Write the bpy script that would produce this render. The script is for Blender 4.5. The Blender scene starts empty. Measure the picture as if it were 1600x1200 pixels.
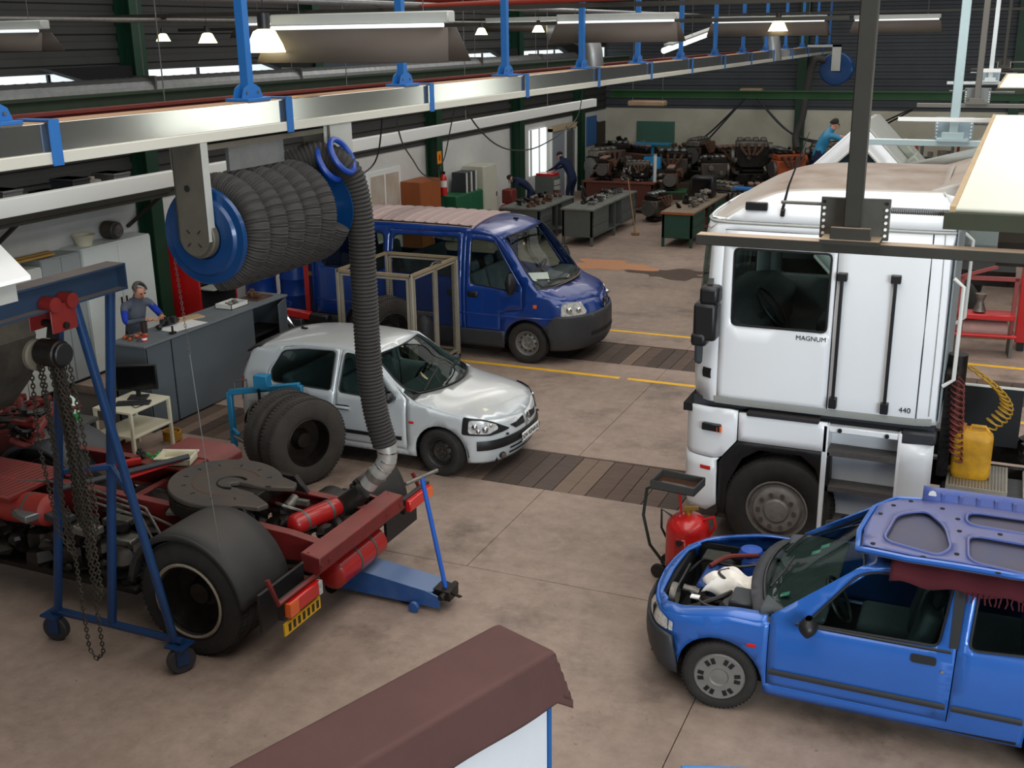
import bpy, bmesh, math, random
from mathutils import Vector, Matrix, geometry
random.seed(7)
S = bpy.context.scene
COL = S.collection
R = math.radians
# ---------------------------------------------------------------- camera
cam_data = bpy.data.cameras.new('camera'); cam_data.sensor_width = 36.0; cam_data.lens = 38.7
cam_data.clip_start = 0.05; cam_data.clip_end = 300
cam = bpy.data.objects.new('camera', cam_data); COL.objects.link(cam)
cr = Vector((0.91666474, 0.39940355, -0.01423255)); cu = Vector((-0.10846785, 0.28290237, 0.95299579)); cf = Vector((-0.38465632, 0.87203386, -0.30264907))
mm = Matrix((cr, cu, -cf)).transposed().to_4x4(); mm.translation = (0, 0, 5.0)
cam.matrix_world = mm
S.camera = cam
# ---------------------------------------------------------------- world, lights, exposure
S.view_settings.view_transform = 'Standard'; S.view_settings.look = 'None'
S.view_settings.exposure = 0.24; S.view_settings.gamma = 1.0; S.view_settings.use_curve_mapping = False
w = bpy.data.worlds.new('world'); S.world = w; w.use_nodes = True
w.node_tree.nodes['Background'].inputs[0].default_value = (0.62, 0.72, 0.85, 1); w.node_tree.nodes['Background'].inputs[1].default_value = 0.05
def area(name, loc, target, sx, sy, power, col=(1, 1, 1)):
    l = bpy.data.lights.new(name, 'AREA'); l.shape = 'RECTANGLE'; l.size = sx; l.size_y = sy; l.energy = power; l.color = col
    o = bpy.data.objects.new(name, l); COL.objects.link(o); o.location = loc
    d = Vector(target) - Vector(loc); o.rotation_euler = d.to_track_quat('-Z', 'Y').to_euler(); return o
area('skylight_middle', (-1.5, 9, 8.3), (-1.5, 9.01, 0), 5.0, 22, 860, (1, 0.97, 0.93))
area('skylight_left', (-8.5, 16, 8.3), (-8.5, 16.01, 0), 1.6, 24, 330, (1, 0.97, 0.93))
area('skylight_right', (6, 14, 8.3), (6, 14.01, 0), 2.0, 26, 560, (1, 0.98, 0.95))
area('skylight_far', (-4, 28, 7.9), (-4, 28.01, 0), 15, 12.0, 520, (1, 0.98, 0.95))
area('bay_doors', (8.0, -5.4, 4.8), (-2.0, 12, 1.6), 9, 3.6, 1650, (0.84, 0.93, 1.0)).data.specular_factor = 0.4

# ---------------------------------------------------------------- materials
def s2l(c):
    return tuple(((v / 255.0) / 12.92 if v <= 10 else (((v / 255.0) + 0.055) / 1.055) ** 2.4) for v in c)
MATS = {}
def mat(name, rgb, rough=0.5, metal=0.0, var=0.0, rgb2=None, scale=4.0, bump=0.0, bscale=60.0, coat=0.0, dust=None, dustamt=0.6, emit=None, estr=1.0, flake=False, stretch=None, alpha=None):
    if name in MATS: return MATS[name]
    m = bpy.data.materials.new(name); m.use_nodes = True; MATS[name] = m
    nt = m.node_tree; N = nt.nodes; L = nt.links; b = N['Principled BSDF']
    col = s2l(rgb) + (1,)
    b.inputs['Base Color'].default_value = col; b.inputs['Roughness'].default_value = rough; b.inputs['Metallic'].default_value = metal
    if coat: b.inputs['Coat Weight'].default_value = coat; b.inputs['Coat Roughness'].default_value = 0.08
    out = None
    tc = N.new('ShaderNodeTexCoord'); src = tc.outputs['Object']
    if stretch:
        mp = N.new('ShaderNodeMapping'); mp.inputs['Scale'].default_value = stretch; L.new(src, mp.inputs[0]); src = mp.outputs[0]
    if var > 0:
        n = N.new('ShaderNodeTexNoise'); n.inputs['Scale'].default_value = scale; n.inputs['Detail'].default_value = 6; n.inputs['Roughness'].default_value = 0.65
        L.new(src, n.inputs['Vector'])
        r = N.new('ShaderNodeValToRGB'); r.color_ramp.elements[0].position = 0.35; r.color_ramp.elements[1].position = 0.68
        c2 = s2l(rgb2) + (1,) if rgb2 else tuple(v * 0.55 for v in col[:3]) + (1,)
        r.color_ramp.elements[0].color = tuple(col[i] * (1 - var) + c2[i] * var for i in range(3)) + (1,); r.color_ramp.elements[1].color = col
        L.new(n.outputs['Fac'], r.inputs[0]); out = r.outputs[0]
        mr = N.new('ShaderNodeMapRange'); mr.inputs[3].default_value = min(1, rough + 0.12); mr.inputs[4].default_value = max(0.03, rough - 0.06)
        L.new(n.outputs['Fac'], mr.inputs[0]); L.new(mr.outputs[0], b.inputs['Roughness'])
    if dust:
        g = N.new('ShaderNodeNewGeometry'); sp = N.new('ShaderNodeSeparateXYZ'); L.new(g.outputs['Normal'], sp.inputs[0])
        n2 = N.new('ShaderNodeTexNoise'); n2.inputs['Scale'].default_value = 2.5; n2.inputs['Detail'].default_value = 7; L.new(tc.outputs['Object'], n2.inputs['Vector'])
        m1 = N.new('ShaderNodeMapRange'); m1.inputs[1].default_value = 0.72; m1.inputs[2].default_value = 0.97; m1.inputs[4].default_value = dustamt; L.new(sp.outputs[2], m1.inputs[0])
        m2 = N.new('ShaderNodeMapRange'); m2.inputs[1].default_value = 0.3; m2.inputs[2].default_value = 0.7; m2.inputs[3].default_value = 0.65; L.new(n2.outputs['Fac'], m2.inputs[0])
        mu = N.new('ShaderNodeMath'); mu.operation = 'MULTIPLY'; L.new(m1.outputs[0], mu.inputs[0]); L.new(m2.outputs[0], mu.inputs[1])
        mx = N.new('ShaderNodeMix'); mx.data_type = 'RGBA'; L.new(mu.outputs[0], mx.inputs[0])
        if out: L.new(out, mx.inputs[6])
        else: mx.inputs[6].default_value = col
        mx.inputs[7].default_value = s2l(dust) + (1,); out = mx.outputs[2]
        m3 = N.new('ShaderNodeMath'); m3.operation = 'MAXIMUM'; m3.inputs[1].default_value = rough; 
        m4 = N.new('ShaderNodeMath'); m4.operation = 'MULTIPLY'; m4.inputs[1].default_value = 0.9; L.new(mu.outputs[0], m4.inputs[0]); L.new(m4.outputs[0], m3.inputs[0]); L.new(m3.outputs[0], b.inputs['Roughness'])
    if out: L.new(out, b.inputs['Base Color'])
    if bump > 0:
        n3 = N.new('ShaderNodeTexNoise'); n3.inputs['Scale'].default_value = bscale; n3.inputs['Detail'].default_value = 4; L.new(src, n3.inputs['Vector'])
        bp = N.new('ShaderNodeBump'); bp.inputs['Strength'].default_value = bump; bp.inputs['Distance'].default_value = 0.02; L.new(n3.outputs['Fac'], bp.inputs['Height']); L.new(bp.outputs[0], b.inputs['Normal'])
    if emit:
        b.inputs['Emission Color'].default_value = s2l(emit) + (1,); b.inputs['Emission Strength'].default_value = estr
    return m
def glass(name, tint, refl=0.08, rough=0.03):
    if name in MATS: return MATS[name]
    m = bpy.data.materials.new(name); m.use_nodes = True; MATS[name] = m; nt = m.node_tree; N = nt.nodes; L = nt.links
    N.remove(N['Principled BSDF']); o = N['Material Output']
    t = N.new('ShaderNodeBsdfTransparent'); t.inputs[0].default_value = s2l(tint) + (1,)
    g = N.new('ShaderNodeBsdfGlossy'); g.inputs['Roughness'].default_value = rough
    f = N.new('ShaderNodeFresnel'); f.inputs[0].default_value = 1.5
    a = N.new('ShaderNodeMath'); a.operation = 'MULTIPLY_ADD'; a.inputs[1].default_value = 0.42; a.inputs[2].default_value = refl * 0.06
    mx = N.new('ShaderNodeMixShader'); L.new(f.outputs[0], a.inputs[0]); L.new(a.outputs[0], mx.inputs[0]); L.new(t.outputs[0], mx.inputs[1]); L.new(g.outputs[0], mx.inputs[2]); L.new(mx.outputs[0], o.inputs[0])
    return m

# ---------------------------------------------------------------- mesh helpers
class MB:
    def __init__(s): s.v = []; s.f = []; s.fm = []; s.cur = 0; s.nofix = False
    def add(s, verts, faces):
        o = len(s.v); s.v += [tuple(v) for v in verts]
        for f in faces: s.f.append(tuple(i + o for i in f)); s.fm.append(s.cur)
        return s
    def box(s, x0, x1, y0, y1, z0, z1, M=None):
        v = [Vector((x, y, z)) for z in (z0, z1) for y in (y0, y1) for x in (x0, x1)]
        if M: v = [M @ p for p in v]
        return s.add(v, [(0, 2, 3, 1), (4, 5, 7, 6), (0, 1, 5, 4), (2, 6, 7, 3), (0, 4, 6, 2), (1, 3, 7, 5)])
    def cbox(s, c, d, M=None):
        c = Vector(c)
        T = Matrix.Translation(c) @ (M.to_4x4() if M else Matrix())
        return s.box(-d[0] / 2, d[0] / 2, -d[1] / 2, d[1] / 2, -d[2] / 2, d[2] / 2, T)
    def bar(s, p, q, w, h=None, up=(0, 0, 1)):
        h = h or w; p = Vector(p); q = Vector(q); d = (q - p).normalized(); u = Vector(up)
        if abs(d.dot(u)) > 0.98: u = Vector((0, 1, 0))
        a = d.cross(u).normalized() * (w / 2); b = a.cross(d).normalized() * (h / 2)
        v = [p - a - b, p + a - b, p + a + b, p - a + b, q - a - b, q + a - b, q + a + b, q - a + b]
        return s.add(v, [(0, 1, 2, 3), (7, 6, 5, 4), (0, 4, 5, 1), (1, 5, 6, 2), (2, 6, 7, 3), (3, 7, 4, 0)])
    def tube(s, path, r, n=8, cap=True, closed=False):
        P = [Vector(p) for p in path]; k = len(P); rs = r if isinstance(r, (list, tuple)) else [r] * k
        rings = []; prev = None
        for i in range(k):
            if closed: d = P[(i + 1) % k] - P[i - 1]
            else: d = P[min(i + 1, k - 1)] - P[max(i - 1, 0)]
            if d.length < 1e-9: d = Vector((0, 0, 1))
            d.normalize()
            if prev is None:
                u = Vector((0, 0, 1)) if abs(d.z) < 0.9 else Vector((1, 0, 0)); a = d.cross(u).normalized()
            else:
                a = (prev - d * prev.dot(d)); a = a.normalized() if a.length > 1e-6 else d.orthogonal().normalized()
            prev = a; b = d.cross(a)
            rings.append([P[i] + (a * math.cos(2 * math.pi * j / n) + b * math.sin(2 * math.pi * j / n)) * rs[i] for j in range(n)])
        v = [p for ring in rings for p in ring]; f = []
        for i in range(k if closed else k - 1):
            i2 = (i + 1) % k
            for j in range(n): f.append((i * n + j, i * n + (j + 1) % n, i2 * n + (j + 1) % n, i2 * n + j))
        if cap and not closed: f.append(tuple(reversed(range(n)))); f.append(tuple((k - 1) * n + j for j in range(n)))
        return s.add(v, f)
    def cyl(s, p, q, r, n=16, r2=None): return s.tube([p, q], [r, r2 if r2 is not None else r], n)
    def lathe(s, prof, c=(0, 0, 0), axis='z', n=28, close=False, cap=True):
        v = []; f = []; c = Vector(c); k = len(prof)
        for (r, h) in prof:
            for j in range(n):
                a = 2 * math.pi * j / n; x = r * math.cos(a); y = r * math.sin(a)
                v.append(c + (Vector((x, y, h)) if axis == 'z' else Vector((h, x, y)) if axis == 'x' else Vector((y, h, x))))
        for i in range(k if close else k - 1):
            i2 = (i + 1) % k
            for j in range(n): f.append((i * n + j, i * n + (j + 1) % n, i2 * n + (j + 1) % n, i2 * n + j))
        if not close and cap:
            if prof[0][0] > 1e-6: f.append(tuple(reversed(range(n))))
            if prof[-1][0] > 1e-6: f.append(tuple((k - 1) * n + j for j in range(n)))
        return s.add(v, f)
    def prism(s, poly, a0, a1, plane='xz'):
        def m(p, a): return {'xz': (p[0], a, p[1]), 'xy': (p[0], p[1], a), 'yz': (a, p[0], p[1])}[plane]
        n = len(poly)
        return s.add([m(p, a0) for p in poly] + [m(p, a1) for p in poly], [tuple(range(n)), tuple(reversed(range(n, 2 * n)))] + [(i, i + n, (i + 1) % n + n, (i + 1) % n) for i in range(n)])
    def grid(s, fn, nu, nv):
        v = [fn(i / nu, j / nv) for i in range(nu + 1) for j in range(nv + 1)]
        return s.add(v, [(i * (nv + 1) + j, (i + 1) * (nv + 1) + j, (i + 1) * (nv + 1) + j + 1, i * (nv + 1) + j + 1) for i in range(nu) for j in range(nv)])
    def blob(s, c, r, sq=(1, 1, 1), n=8, jit=0.0, rnd=random):
        c = Vector(c); v = []; f = []
        for i in range(1, n // 2 + 1):
            t = math.pi * i / (n // 2 + 1)
            for j in range(n):
                a = 2 * math.pi * j / n; k = r * (1 + rnd.uniform(-jit, jit))
                v.append(c + Vector((k * sq[0] * math.sin(t) * math.cos(a), k * sq[1] * math.sin(t) * math.sin(a), k * sq[2] * math.cos(t))))
        m_ = n // 2
        v.append(c + Vector((0, 0, r * sq[2]))); v.append(c - Vector((0, 0, r * sq[2])))
        for i in range(m_ - 1):
            for j in range(n): f.append((i * n + j, (i + 1) * n + j, (i + 1) * n + (j + 1) % n, i * n + (j + 1) % n))
        for j in range(n): f.append((m_ * n, j, (j + 1) % n)); f.append((m_ * n + 1, (m_ - 1) * n + (j + 1) % n, (m_ - 1) * n + j))
        return s.add(v, f)
    def mesh(s, name, smooth=True, ang=38, fix=True):
        me = bpy.data.meshes.new(name); me.from_pydata(s.v, [], s.f); me.update()
        if fix and not s.nofix:
            b = bmesh.new(); b.from_mesh(me); bmesh.ops.recalc_face_normals(b, faces=b.faces); b.to_mesh(me); b.free()
        if smooth:
            me.shade_smooth(); me.set_sharp_from_angle(angle=R(ang))
        return me
def obj(name, mb, m, parent=None, label=None, bevel=0, smooth=True, ang=38, fix=True, solid=0, kind=None, seg=1):
    me = mb.mesh(name, smooth, ang, fix) if isinstance(mb, MB) else mb
    ms = m if isinstance(m, (list, tuple)) else [m]
    for x in ms: me.materials.append(x)
    if len(ms) > 1 and isinstance(mb, MB):
        for i, p in enumerate(me.polygons): p.material_index = mb.fm[i]
    o = bpy.data.objects.new(name, me); COL.objects.link(o)
    if parent: o.parent = parent
    if label: o['label'] = label
    if kind: o['kind'] = kind
    if solid:
        md = o.modifiers.new('solid', 'SOLIDIFY'); md.thickness = solid; md.offset = -1
    if bevel:
        md = o.modifiers.new('bevel', 'BEVEL'); md.width = bevel; md.segments = seg; md.limit_method = 'ANGLE'; md.angle_limit = R(40)
    return o
def thing(name, label, cat, loc=(0, 0, 0), rz=0, group=None, rot=None):
    o = bpy.data.objects.new(name, None); COL.objects.link(o); o.location = loc; o.empty_display_size = 0.1
    o.rotation_euler = rot if rot else (0, 0, R(rz)); return tag(o, label, cat, group)
def tag(o, label, cat, group=None):
    o['label'] = label; o['category'] = cat
    if group: o['group'] = group
    return o
def struct(name, mb, m, **k): 
    o = obj(name, mb, m, **k); o['kind'] = 'structure'; return o
def dup(root, loc=None, rz=None, label=None, group=None, rot=None, scale=None):
    r = root.copy(); COL.objects.link(r)
    if loc is not None: r.location = loc
    if rz is not None: r.rotation_euler = (0, 0, R(rz))
    if rot is not None: r.rotation_euler = rot
    if scale is not None: r.scale = scale if isinstance(scale, (tuple, list)) else (scale,) * 3
    if label: r['label'] = label
    if group: r['group'] = group
    for ch in list(root.children):
        c = ch.copy(); COL.objects.link(c); c.parent = r
        for g in list(ch.children):
            d = g.copy(); COL.objects.link(d); d.parent = c
    return r
def lerp(tab, x):
    if x <= tab[0][0]: return tab[0][1]
    for (a, b), (c, d) in zip(tab, tab[1:]):
        if x <= c: return b + (d - b) * (x - a) / (c - a)
    return tab[-1][1]
def smo(tab):
    # tabulate a smooth (monotone-ish) curve through the points
    xs = [p[0] for p in tab]; ys = [p[1] for p in tab]; n = len(tab); m = []
    for i in range(n):
        if i == 0: m.append((ys[1] - ys[0]) / (xs[1] - xs[0]))
        elif i == n - 1: m.append((ys[-1] - ys[-2]) / (xs[-1] - xs[-2]))
        else:
            a = (ys[i] - ys[i - 1]) / (xs[i] - xs[i - 1]); b = (ys[i + 1] - ys[i]) / (xs[i + 1] - xs[i])
            m.append(0 if a * b <= 0 else 2 * a * b / (a + b))
    def f(x):
        if x <= xs[0]: return ys[0]
        if x >= xs[-1]: return ys[-1]
        for i in range(n - 1):
            if x <= xs[i + 1]:
                h = xs[i + 1] - xs[i]; t = (x - xs[i]) / h
                return ys[i] * (2 * t**3 - 3 * t**2 + 1) + h * m[i] * (t**3 - 2 * t**2 + t) + ys[i + 1] * (3 * t**2 - 2 * t**3) + h * m[i + 1] * (t**3 - t**2)
    return f
def rnd_poly(poly, r, n=4):
    # round the corners of a 2D polygon
    out = []; k = len(poly)
    for i in range(k):
        p = Vector(poly[i]); a = Vector(poly[i - 1]) - p; b = Vector(poly[(i + 1) % k]) - p
        rr = min(r, a.length * 0.45, b.length * 0.45); p0 = p + a.normalized() * rr; p1 = p + b.normalized() * rr
        for j in range(n + 1):
            t = j / n; out.append(tuple(p0 * (1 - t)**2 + p * 2 * t * (1 - t) + p1 * t**2))
    return out
def inside(pt, poly):
    x, y = pt; c = False; n = len(poly); j = n - 1
    for i in range(n):
        xi, yi = poly[i]; xj, yj = poly[j]
        if (yi > y) != (yj > y) and x < (xj - xi) * (y - yi) / (yj - yi) + xi: c = not c
        j = i
    return c
def subdiv(poly, step):
    out = []
    for i in range(len(poly)):
        a = Vector(poly[i]); b = Vector(poly[(i + 1) % len(poly)]); n = max(1, int((b - a).length / step))
        for j in range(n): out.append(tuple(a + (b - a) * j / n))
    return out
def cdt(outer, holes=(), step=0.08):
    """triangulate a 2D polygon with holes, with interior points on a grid"""
    loops = [subdiv(outer, step)] + [subdiv(h, step) for h in holes]
    V = []; E = []
    for lp in loops:
        o = len(V); V += [Vector(p) for p in lp]; E += [(o + i, o + (i + 1) % len(lp)) for i in range(len(lp))]
    xs = [p[0] for p in outer]; ys = [p[1] for p in outer]
    ins = lambda q: inside(q, outer) and not any(inside(q, h) for h in holes)
    bd = list(V)
    x = min(xs) + step / 2
    while x < max(xs):
        y = min(ys) + step / 2
        while y < max(ys):
            if ins((x, y)) and all((abs(b[0] - x) + abs(b[1] - y)) > step * 0.55 for b in bd): V.append(Vector((x, y)))
            y += step
        x += step
    rv, re, rf, _, _, _ = geometry.delaunay_2d_cdt(V, E, [], 0, 1e-5)
    F = []
    for f in rf:
        c = (sum(rv[i][0] for i in f) / len(f), sum(rv[i][1] for i in f) / len(f))
        if ins(c):
            a, b, d = rv[f[0]], rv[f[1]], rv[f[2]]
            F.append(tuple(f) if (b[0] - a[0]) * (d[1] - a[1]) - (b[1] - a[1]) * (d[0] - a[0]) > 0 else tuple(reversed(f)))
    return [tuple(p) for p in rv], F
class Body:
    """car body: a wrapped side surface (plan curve x height inset) met by a top surface"""
    def __init__(s, plan, inset_s, inset_f, inset_r, zc, crown, W):
        # plan: half outline from rear centre to front centre; u = arc length with u ~ x along the flank
        P = [Vector(p) for p in plan]
        dense = [P[0]]
        for a, b in zip(P, P[1:]):
            for j in range(1, 9): dense.append(a + (b - a) * j / 8)
        for _ in range(6): dense = [dense[0]] + [(dense[i - 1] + dense[i] * 2 + dense[i + 1]) / 4 for i in range(1, len(dense) - 1)] + [dense[-1]]
        s.P = dense; u = [0]
        for a, b in zip(dense, dense[1:]): u.append(u[-1] + (b - a).length)
        i0 = min(range(len(dense)), key=lambda i: abs(dense[i].x + 1.2) + (5 if dense[i].y < 0.3 else 0))
        off = u[i0] - dense[i0].x; s.u = [q - off for q in u]; s.umin = s.u[0]; s.umax = s.u[-1]
        s.fs, s.ff, s.fr = smo(inset_s), smo(inset_f), smo(inset_r); s.zc = smo(zc); s.cr = smo(crown); s.W = smo(W)
    def plan(s, u):
        U = s.u
        if u <= U[0]: i = 0; t = 0
        elif u >= U[-1]: i = len(U) - 2; t = 1
        else:
            lo, hi = 0, len(U) - 1
            while hi - lo > 1:
                m = (lo + hi) // 2
                if U[m] <= u: lo = m
                else: hi = m
            i = lo; t = (u - U[i]) / (U[i + 1] - U[i])
        p = s.P[i].lerp(s.P[i + 1], t)
        a = s.P[max(i - 1, 0)]; b = s.P[min(i + 2, len(s.P) - 1)]; d = (b - a).normalized(); n = Vector((-d.y, d.x))
        if u >= U[-1] - 1e-6: n = Vector((1, 0))
        if u <= U[0] + 1e-6: n = Vector((-1, 0))
        if n.y < 0: n.y = 0
        return p, n
    def S(s, u, z, side=1, off=0.0):
        p, n = s.plan(u); w = n.x * n.x; e = s.ff(z) if n.x > 0 else s.fr(z)
        d = s.fs(z) * (1 - w) + e * w - off
        q = p - n * d
        return Vector((q.x, side * max(q.y, 0.0), z))
    def T(s, x, y, off=0.0):
        t = min(abs(y) / s.W(x), 1.12)
        return s.zc(x) - s.cr(x) * t * t - 0.02 * t**6 + off
    def ztop(s, u):
        lo, hi = 0.3, 4.2
        for _ in range(26):
            m = (lo + hi) / 2; q = s.S(u, m)
            if m < s.T(q.x, q.y): lo = m
            else: hi = m
        return (lo + hi) / 2
    def side(s, outer, holes=(), sd=1, off=0.0, step=0.08, mb=None):
        v, f = cdt(outer, holes, step); mb = mb or MB()
        mb.nofix = True
        return mb.add([s.S(u, z, sd, off) for u, z in v], f if sd < 0 else [tuple(reversed(t)) for t in f])
    def sides(s, outer, holes=(), off=0.0, step=0.08):
        mb = MB(); s.side(outer, holes, 1, off, step, mb); s.side(outer, holes, -1, off, step, mb); return mb
    def top(s, outer, holes=(), off=0.0, step=0.09):
        v, f = cdt(outer, holes, step); mb = MB(); mb.nofix = True
        return mb.add([(x, y, s.T(x, y, off)) for x, y in v], f)
    def rail(s, u0, u1, n=16, side=1):
        out = []
        for i in range(n + 1):
            u = u0 + (u1 - u0) * i / n; q = s.S(u, s.ztop(u)); out.append((q.x, side * q.y))
        return out
    def band(s, u0, u1, z0, z1, off=0.0, depth=0.03, nu=24, nz=3, sd=(1, -1), bulge=0.0):
        """raised strip that follows the body"""
        mb = MB()
        for k in sd:
            def fn(a, b):
                u = u0 + (u1 - u0) * a; zz0 = z0(u) if callable(z0) else z0; zz1 = z1(u) if callable(z1) else z1
                return s.S(u, zz0 + (zz1 - zz0) * b, k, off + bulge * math.sin(math.pi * b))
            mb.grid(fn if k < 0 else (lambda a, b: fn(1 - a, b)), nu, nz)
        mb.nofix = True
        return mb
def screen_grid(B, xb, xt, left, off=-.003, nu=26, nv=16):
    # regular grid between the cowl curve xb(y) and the header curve xt(y); left = [(x, y)] of the pillar edge
    L_ = sorted(left)
    def fn(a, b):
        xe = xb(L_[-1][1]) * (1 - b) + xt(L_[0][1]) * b; h = lerp(L_, xe); y = (2 * a - 1) * h
        x = xb(y) * (1 - b) + xt(y) * b; return Vector((x, y, B.T(x, y, off)))
    return MB().grid(fn, nu, nv)
def arch_poly(cx, cz, r, n=14, z0=0.2):
    return [(cx - r, z0)] + [(cx - r * math.cos(math.pi * i / n), cz + r * math.sin(math.pi * i / n)) for i in range(n + 1)] + [(cx + r, z0)]
# ---------------------------------------------------------------- shared materials
silver = mat('silver_paint', (210, 217, 220), 0.3, 0.25, coat=0.6, var=0.12, scale=2, dust=(176, 165, 152), dustamt=0.38)
blue_car = mat('blue_car_paint', (46, 104, 190), 0.3, 0.15, coat=0.5, var=0.18, scale=3, dust=(120, 130, 170), dustamt=0.2)
blue_van = mat('blue_van_paint', (6, 56, 134), 0.3, 0.1, coat=0.55, var=0.15, scale=3, dust=(192, 168, 158), dustamt=0.15)
blue_van_roof = mat('van_roof_dusty', (196, 172, 164), 0.85, 0.0, var=.35, rgb2=(150, 136, 150), scale=2)
white_truck = mat('white_truck_paint', (240, 243, 245), 0.35, 0.0, coat=0.4, var=0.08, rgb2=(190, 195, 198), scale=1.5)
truck_roof = mat('dusty_truck_roof', (190, 184, 176), 0.75, 0.0, dust=(126, 110, 97), dustamt=1.0)
blackpl = mat('black_plastic', (24, 25, 27), 0.45, var=0.2, scale=8, dust=(90, 85, 80), dustamt=0.3)
greypl = mat('dark_grey_plastic', (50, 52, 56), 0.5, var=0.25, scale=8)
dark = mat('dark_interior', (12, 13, 14), 0.85)
trimgrey = mat('interior_grey', (74, 80, 84), 0.8, var=0.3, scale=6)
seatm = mat('seat_cloth', (92, 102, 110), 0.9, var=0.3, scale=12)
rubber = mat('tyre_rubber', (30, 29, 28), 0.82, var=0.35, rgb2=(62, 56, 50), scale=9, bump=0.15, bscale=90)
rubber_old = mat('worn_tyre_rubber', (52, 49, 46), 0.9, var=0.5, rgb2=(78, 70, 62), scale=7, bump=0.2, bscale=70)
steelrim = mat('steel_rim', (92, 90, 86), 0.5, 0.6, var=0.4, scale=10)
rimlight = mat('grey_wheel_trim', (128, 126, 122), 0.5, 0.3, var=0.3, scale=9)
chrome = mat('chrome', (210, 212, 215), 0.12, 1.0)
alu = mat('brushed_aluminium', (200, 201, 196), 0.13, 0.93)
galv = mat('galvanised_steel', (150, 152, 152), 0.4, 0.85, var=0.4, scale=7)
steel = mat('plain_steel', (118, 116, 112), 0.45, 0.7, var=0.4, scale=12)
lightgrey = mat('light_grey_paint', (168, 170, 164), 0.5, var=0.2, scale=3)
white = mat('white_paint', (222, 222, 216), 0.55, var=0.15, rgb2=(180, 176, 166), scale=3)
paper = mat('white_paper', (238, 238, 234), 0.7)
glassdark = glass('car_glass', (186, 204, 196), 0.12)
glassvan = glass('van_glass', (190, 206, 202), 0.12)
glassclear = glass('clear_glass', (234, 242, 238), 0.1)
lens = mat('lamp_lens', (232, 234, 230), 0.12, 0.15, var=0.6, rgb2=(96, 98, 100), scale=22, coat=1)
amber = mat('amber_lens', (226, 96, 26), 0.3, coat=0.6)
redlens = mat('red_lens', (196, 24, 18), 0.3, coat=0.6)
redframe = mat('red_chassis_paint', (118, 28, 28), 0.5, var=0.55, rgb2=(70, 30, 26), scale=6, bump=0.08, dust=(150, 100, 90), dustamt=0.35)
redbright = mat('bright_red_paint', (196, 24, 24), 0.35, coat=0.5, var=0.2, scale=4)
redrust = mat('rusty_red', (112, 42, 34), 0.75, var=0.6, scale=8)
fenderbl = mat('black_fender_plastic', (38, 38, 38), 0.65, var=0.4, rgb2=(58, 54, 48), scale=5, dust=(84, 78, 72), dustamt=0.5)
grease = mat('greasy_cast_iron', (68, 66, 64), 0.55, 0.35, var=0.6, rgb2=(96, 80, 66), scale=4, bump=0.1, bscale=30)
oily = mat('oily_black_metal', (24, 23, 22), 0.42, 0.5, var=0.5, rgb2=(60, 50, 42), scale=12)
castal = mat('cast_aluminium', (138, 134, 126), 0.5, 0.7, var=0.6, rgb2=(60, 54, 48), scale=14)
rust = mat('rust_brown', (92, 64, 48), 0.85, var=0.5, scale=10)
orange = mat('orange_paint', (206, 92, 34), 0.55, var=0.4, scale=8)
gantryblue = mat('gantry_blue_paint', (24, 60, 104), 0.32, 0.1, var=0.35, rgb2=(16, 32, 58), scale=5, bump=0.05)
beamblue = mat('beam_blue_paint', (34, 56, 80), 0.6, var=0.4, rgb2=(30, 44, 62), scale=5, dust=(150, 132, 116), dustamt=0.6)
hangblue = mat('hanger_blue_paint', (32, 100, 168), 0.45, var=0.15, scale=5)
reelblue = mat('reel_blue_paint', (8, 58, 108), 0.32, 0.1, var=0.15, scale=3, coat=0.3)
jackblue = mat('jack_blue_paint', (30, 76, 142), 0.4, var=0.4, rgb2=(80, 110, 146), scale=5, dust=(130, 146, 165), dustamt=0.6)
tealblue = mat('teal_blue_paint', (38, 128, 170), 0.45, var=0.2, scale=5)
barrelblue = mat('blue_plastic_drum', (12, 60, 140), 0.4, var=0.15, scale=4)
bracket = mat('dusty_zinc_bracket', (104, 99, 88), 0.6, 0.4, var=0.4, scale=6)
hosem = mat('black_hose_rubber', (40, 38, 36), 0.72, var=0.3, rgb2=(66, 62, 58), scale=5)
woodtop = mat('worn_wood', (150, 112, 74), 0.7, var=0.5, scale=4, stretch=(1, 6, 1))
woodorange = mat('orange_wood', (156, 84, 40), 0.55, var=0.35, scale=3, stretch=(1, 1, 0.2))
deskgrey = mat('grey_desk_laminate', (84, 92, 98), 0.62, var=0.15, scale=2)
benchgrey = mat('grey_green_bench_paint', (88, 94, 90), 0.6, var=0.3, scale=4)
benchgreen = mat('dark_green_bench_paint', (30, 70, 56), 0.6, var=0.3, scale=4)
greencol = mat('dark_green_column_paint', (14, 58, 38), 0.5, var=0.3, scale=2)
greenbeam = mat('green_beam_paint', (24, 74, 28), 0.5, var=0.3, scale=3)
cream = mat('cream_furniture_paint', (222, 216, 192), 0.5, var=0.15, scale=4)
darksteel = mat('dark_dusty_steel', (62, 60, 54), 0.55, 0.4, var=0.35, rgb2=(40, 38, 34), scale=6, dust=(186, 162, 136), dustamt=0.9)
green_plastic = mat('green_plastic', (50, 150, 70), 0.4)
yellow_plastic = mat('dirty_yellow_plastic', (212, 156, 24), 0.5, var=0.6, rgb2=(120, 84, 20), scale=6, bump=0.05)
yellow = mat('yellow_plate', (226, 176, 20), 0.5)
redcloth = mat('dark_red_cloth', (72, 15, 26), 0.95, bump=0.3, bscale=200)
whitecloth = mat('white_cloth', (232, 226, 216), 0.9)
skin = mat('skin', (196, 140, 116), 0.6)
hair = mat('grey_hair', (92, 84, 80), 0.9)
hairdark = mat('dark_hair', (30, 26, 24), 0.9)
navy = mat('navy_overall', (20, 34, 66), 0.9, var=0.3, scale=10)
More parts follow.
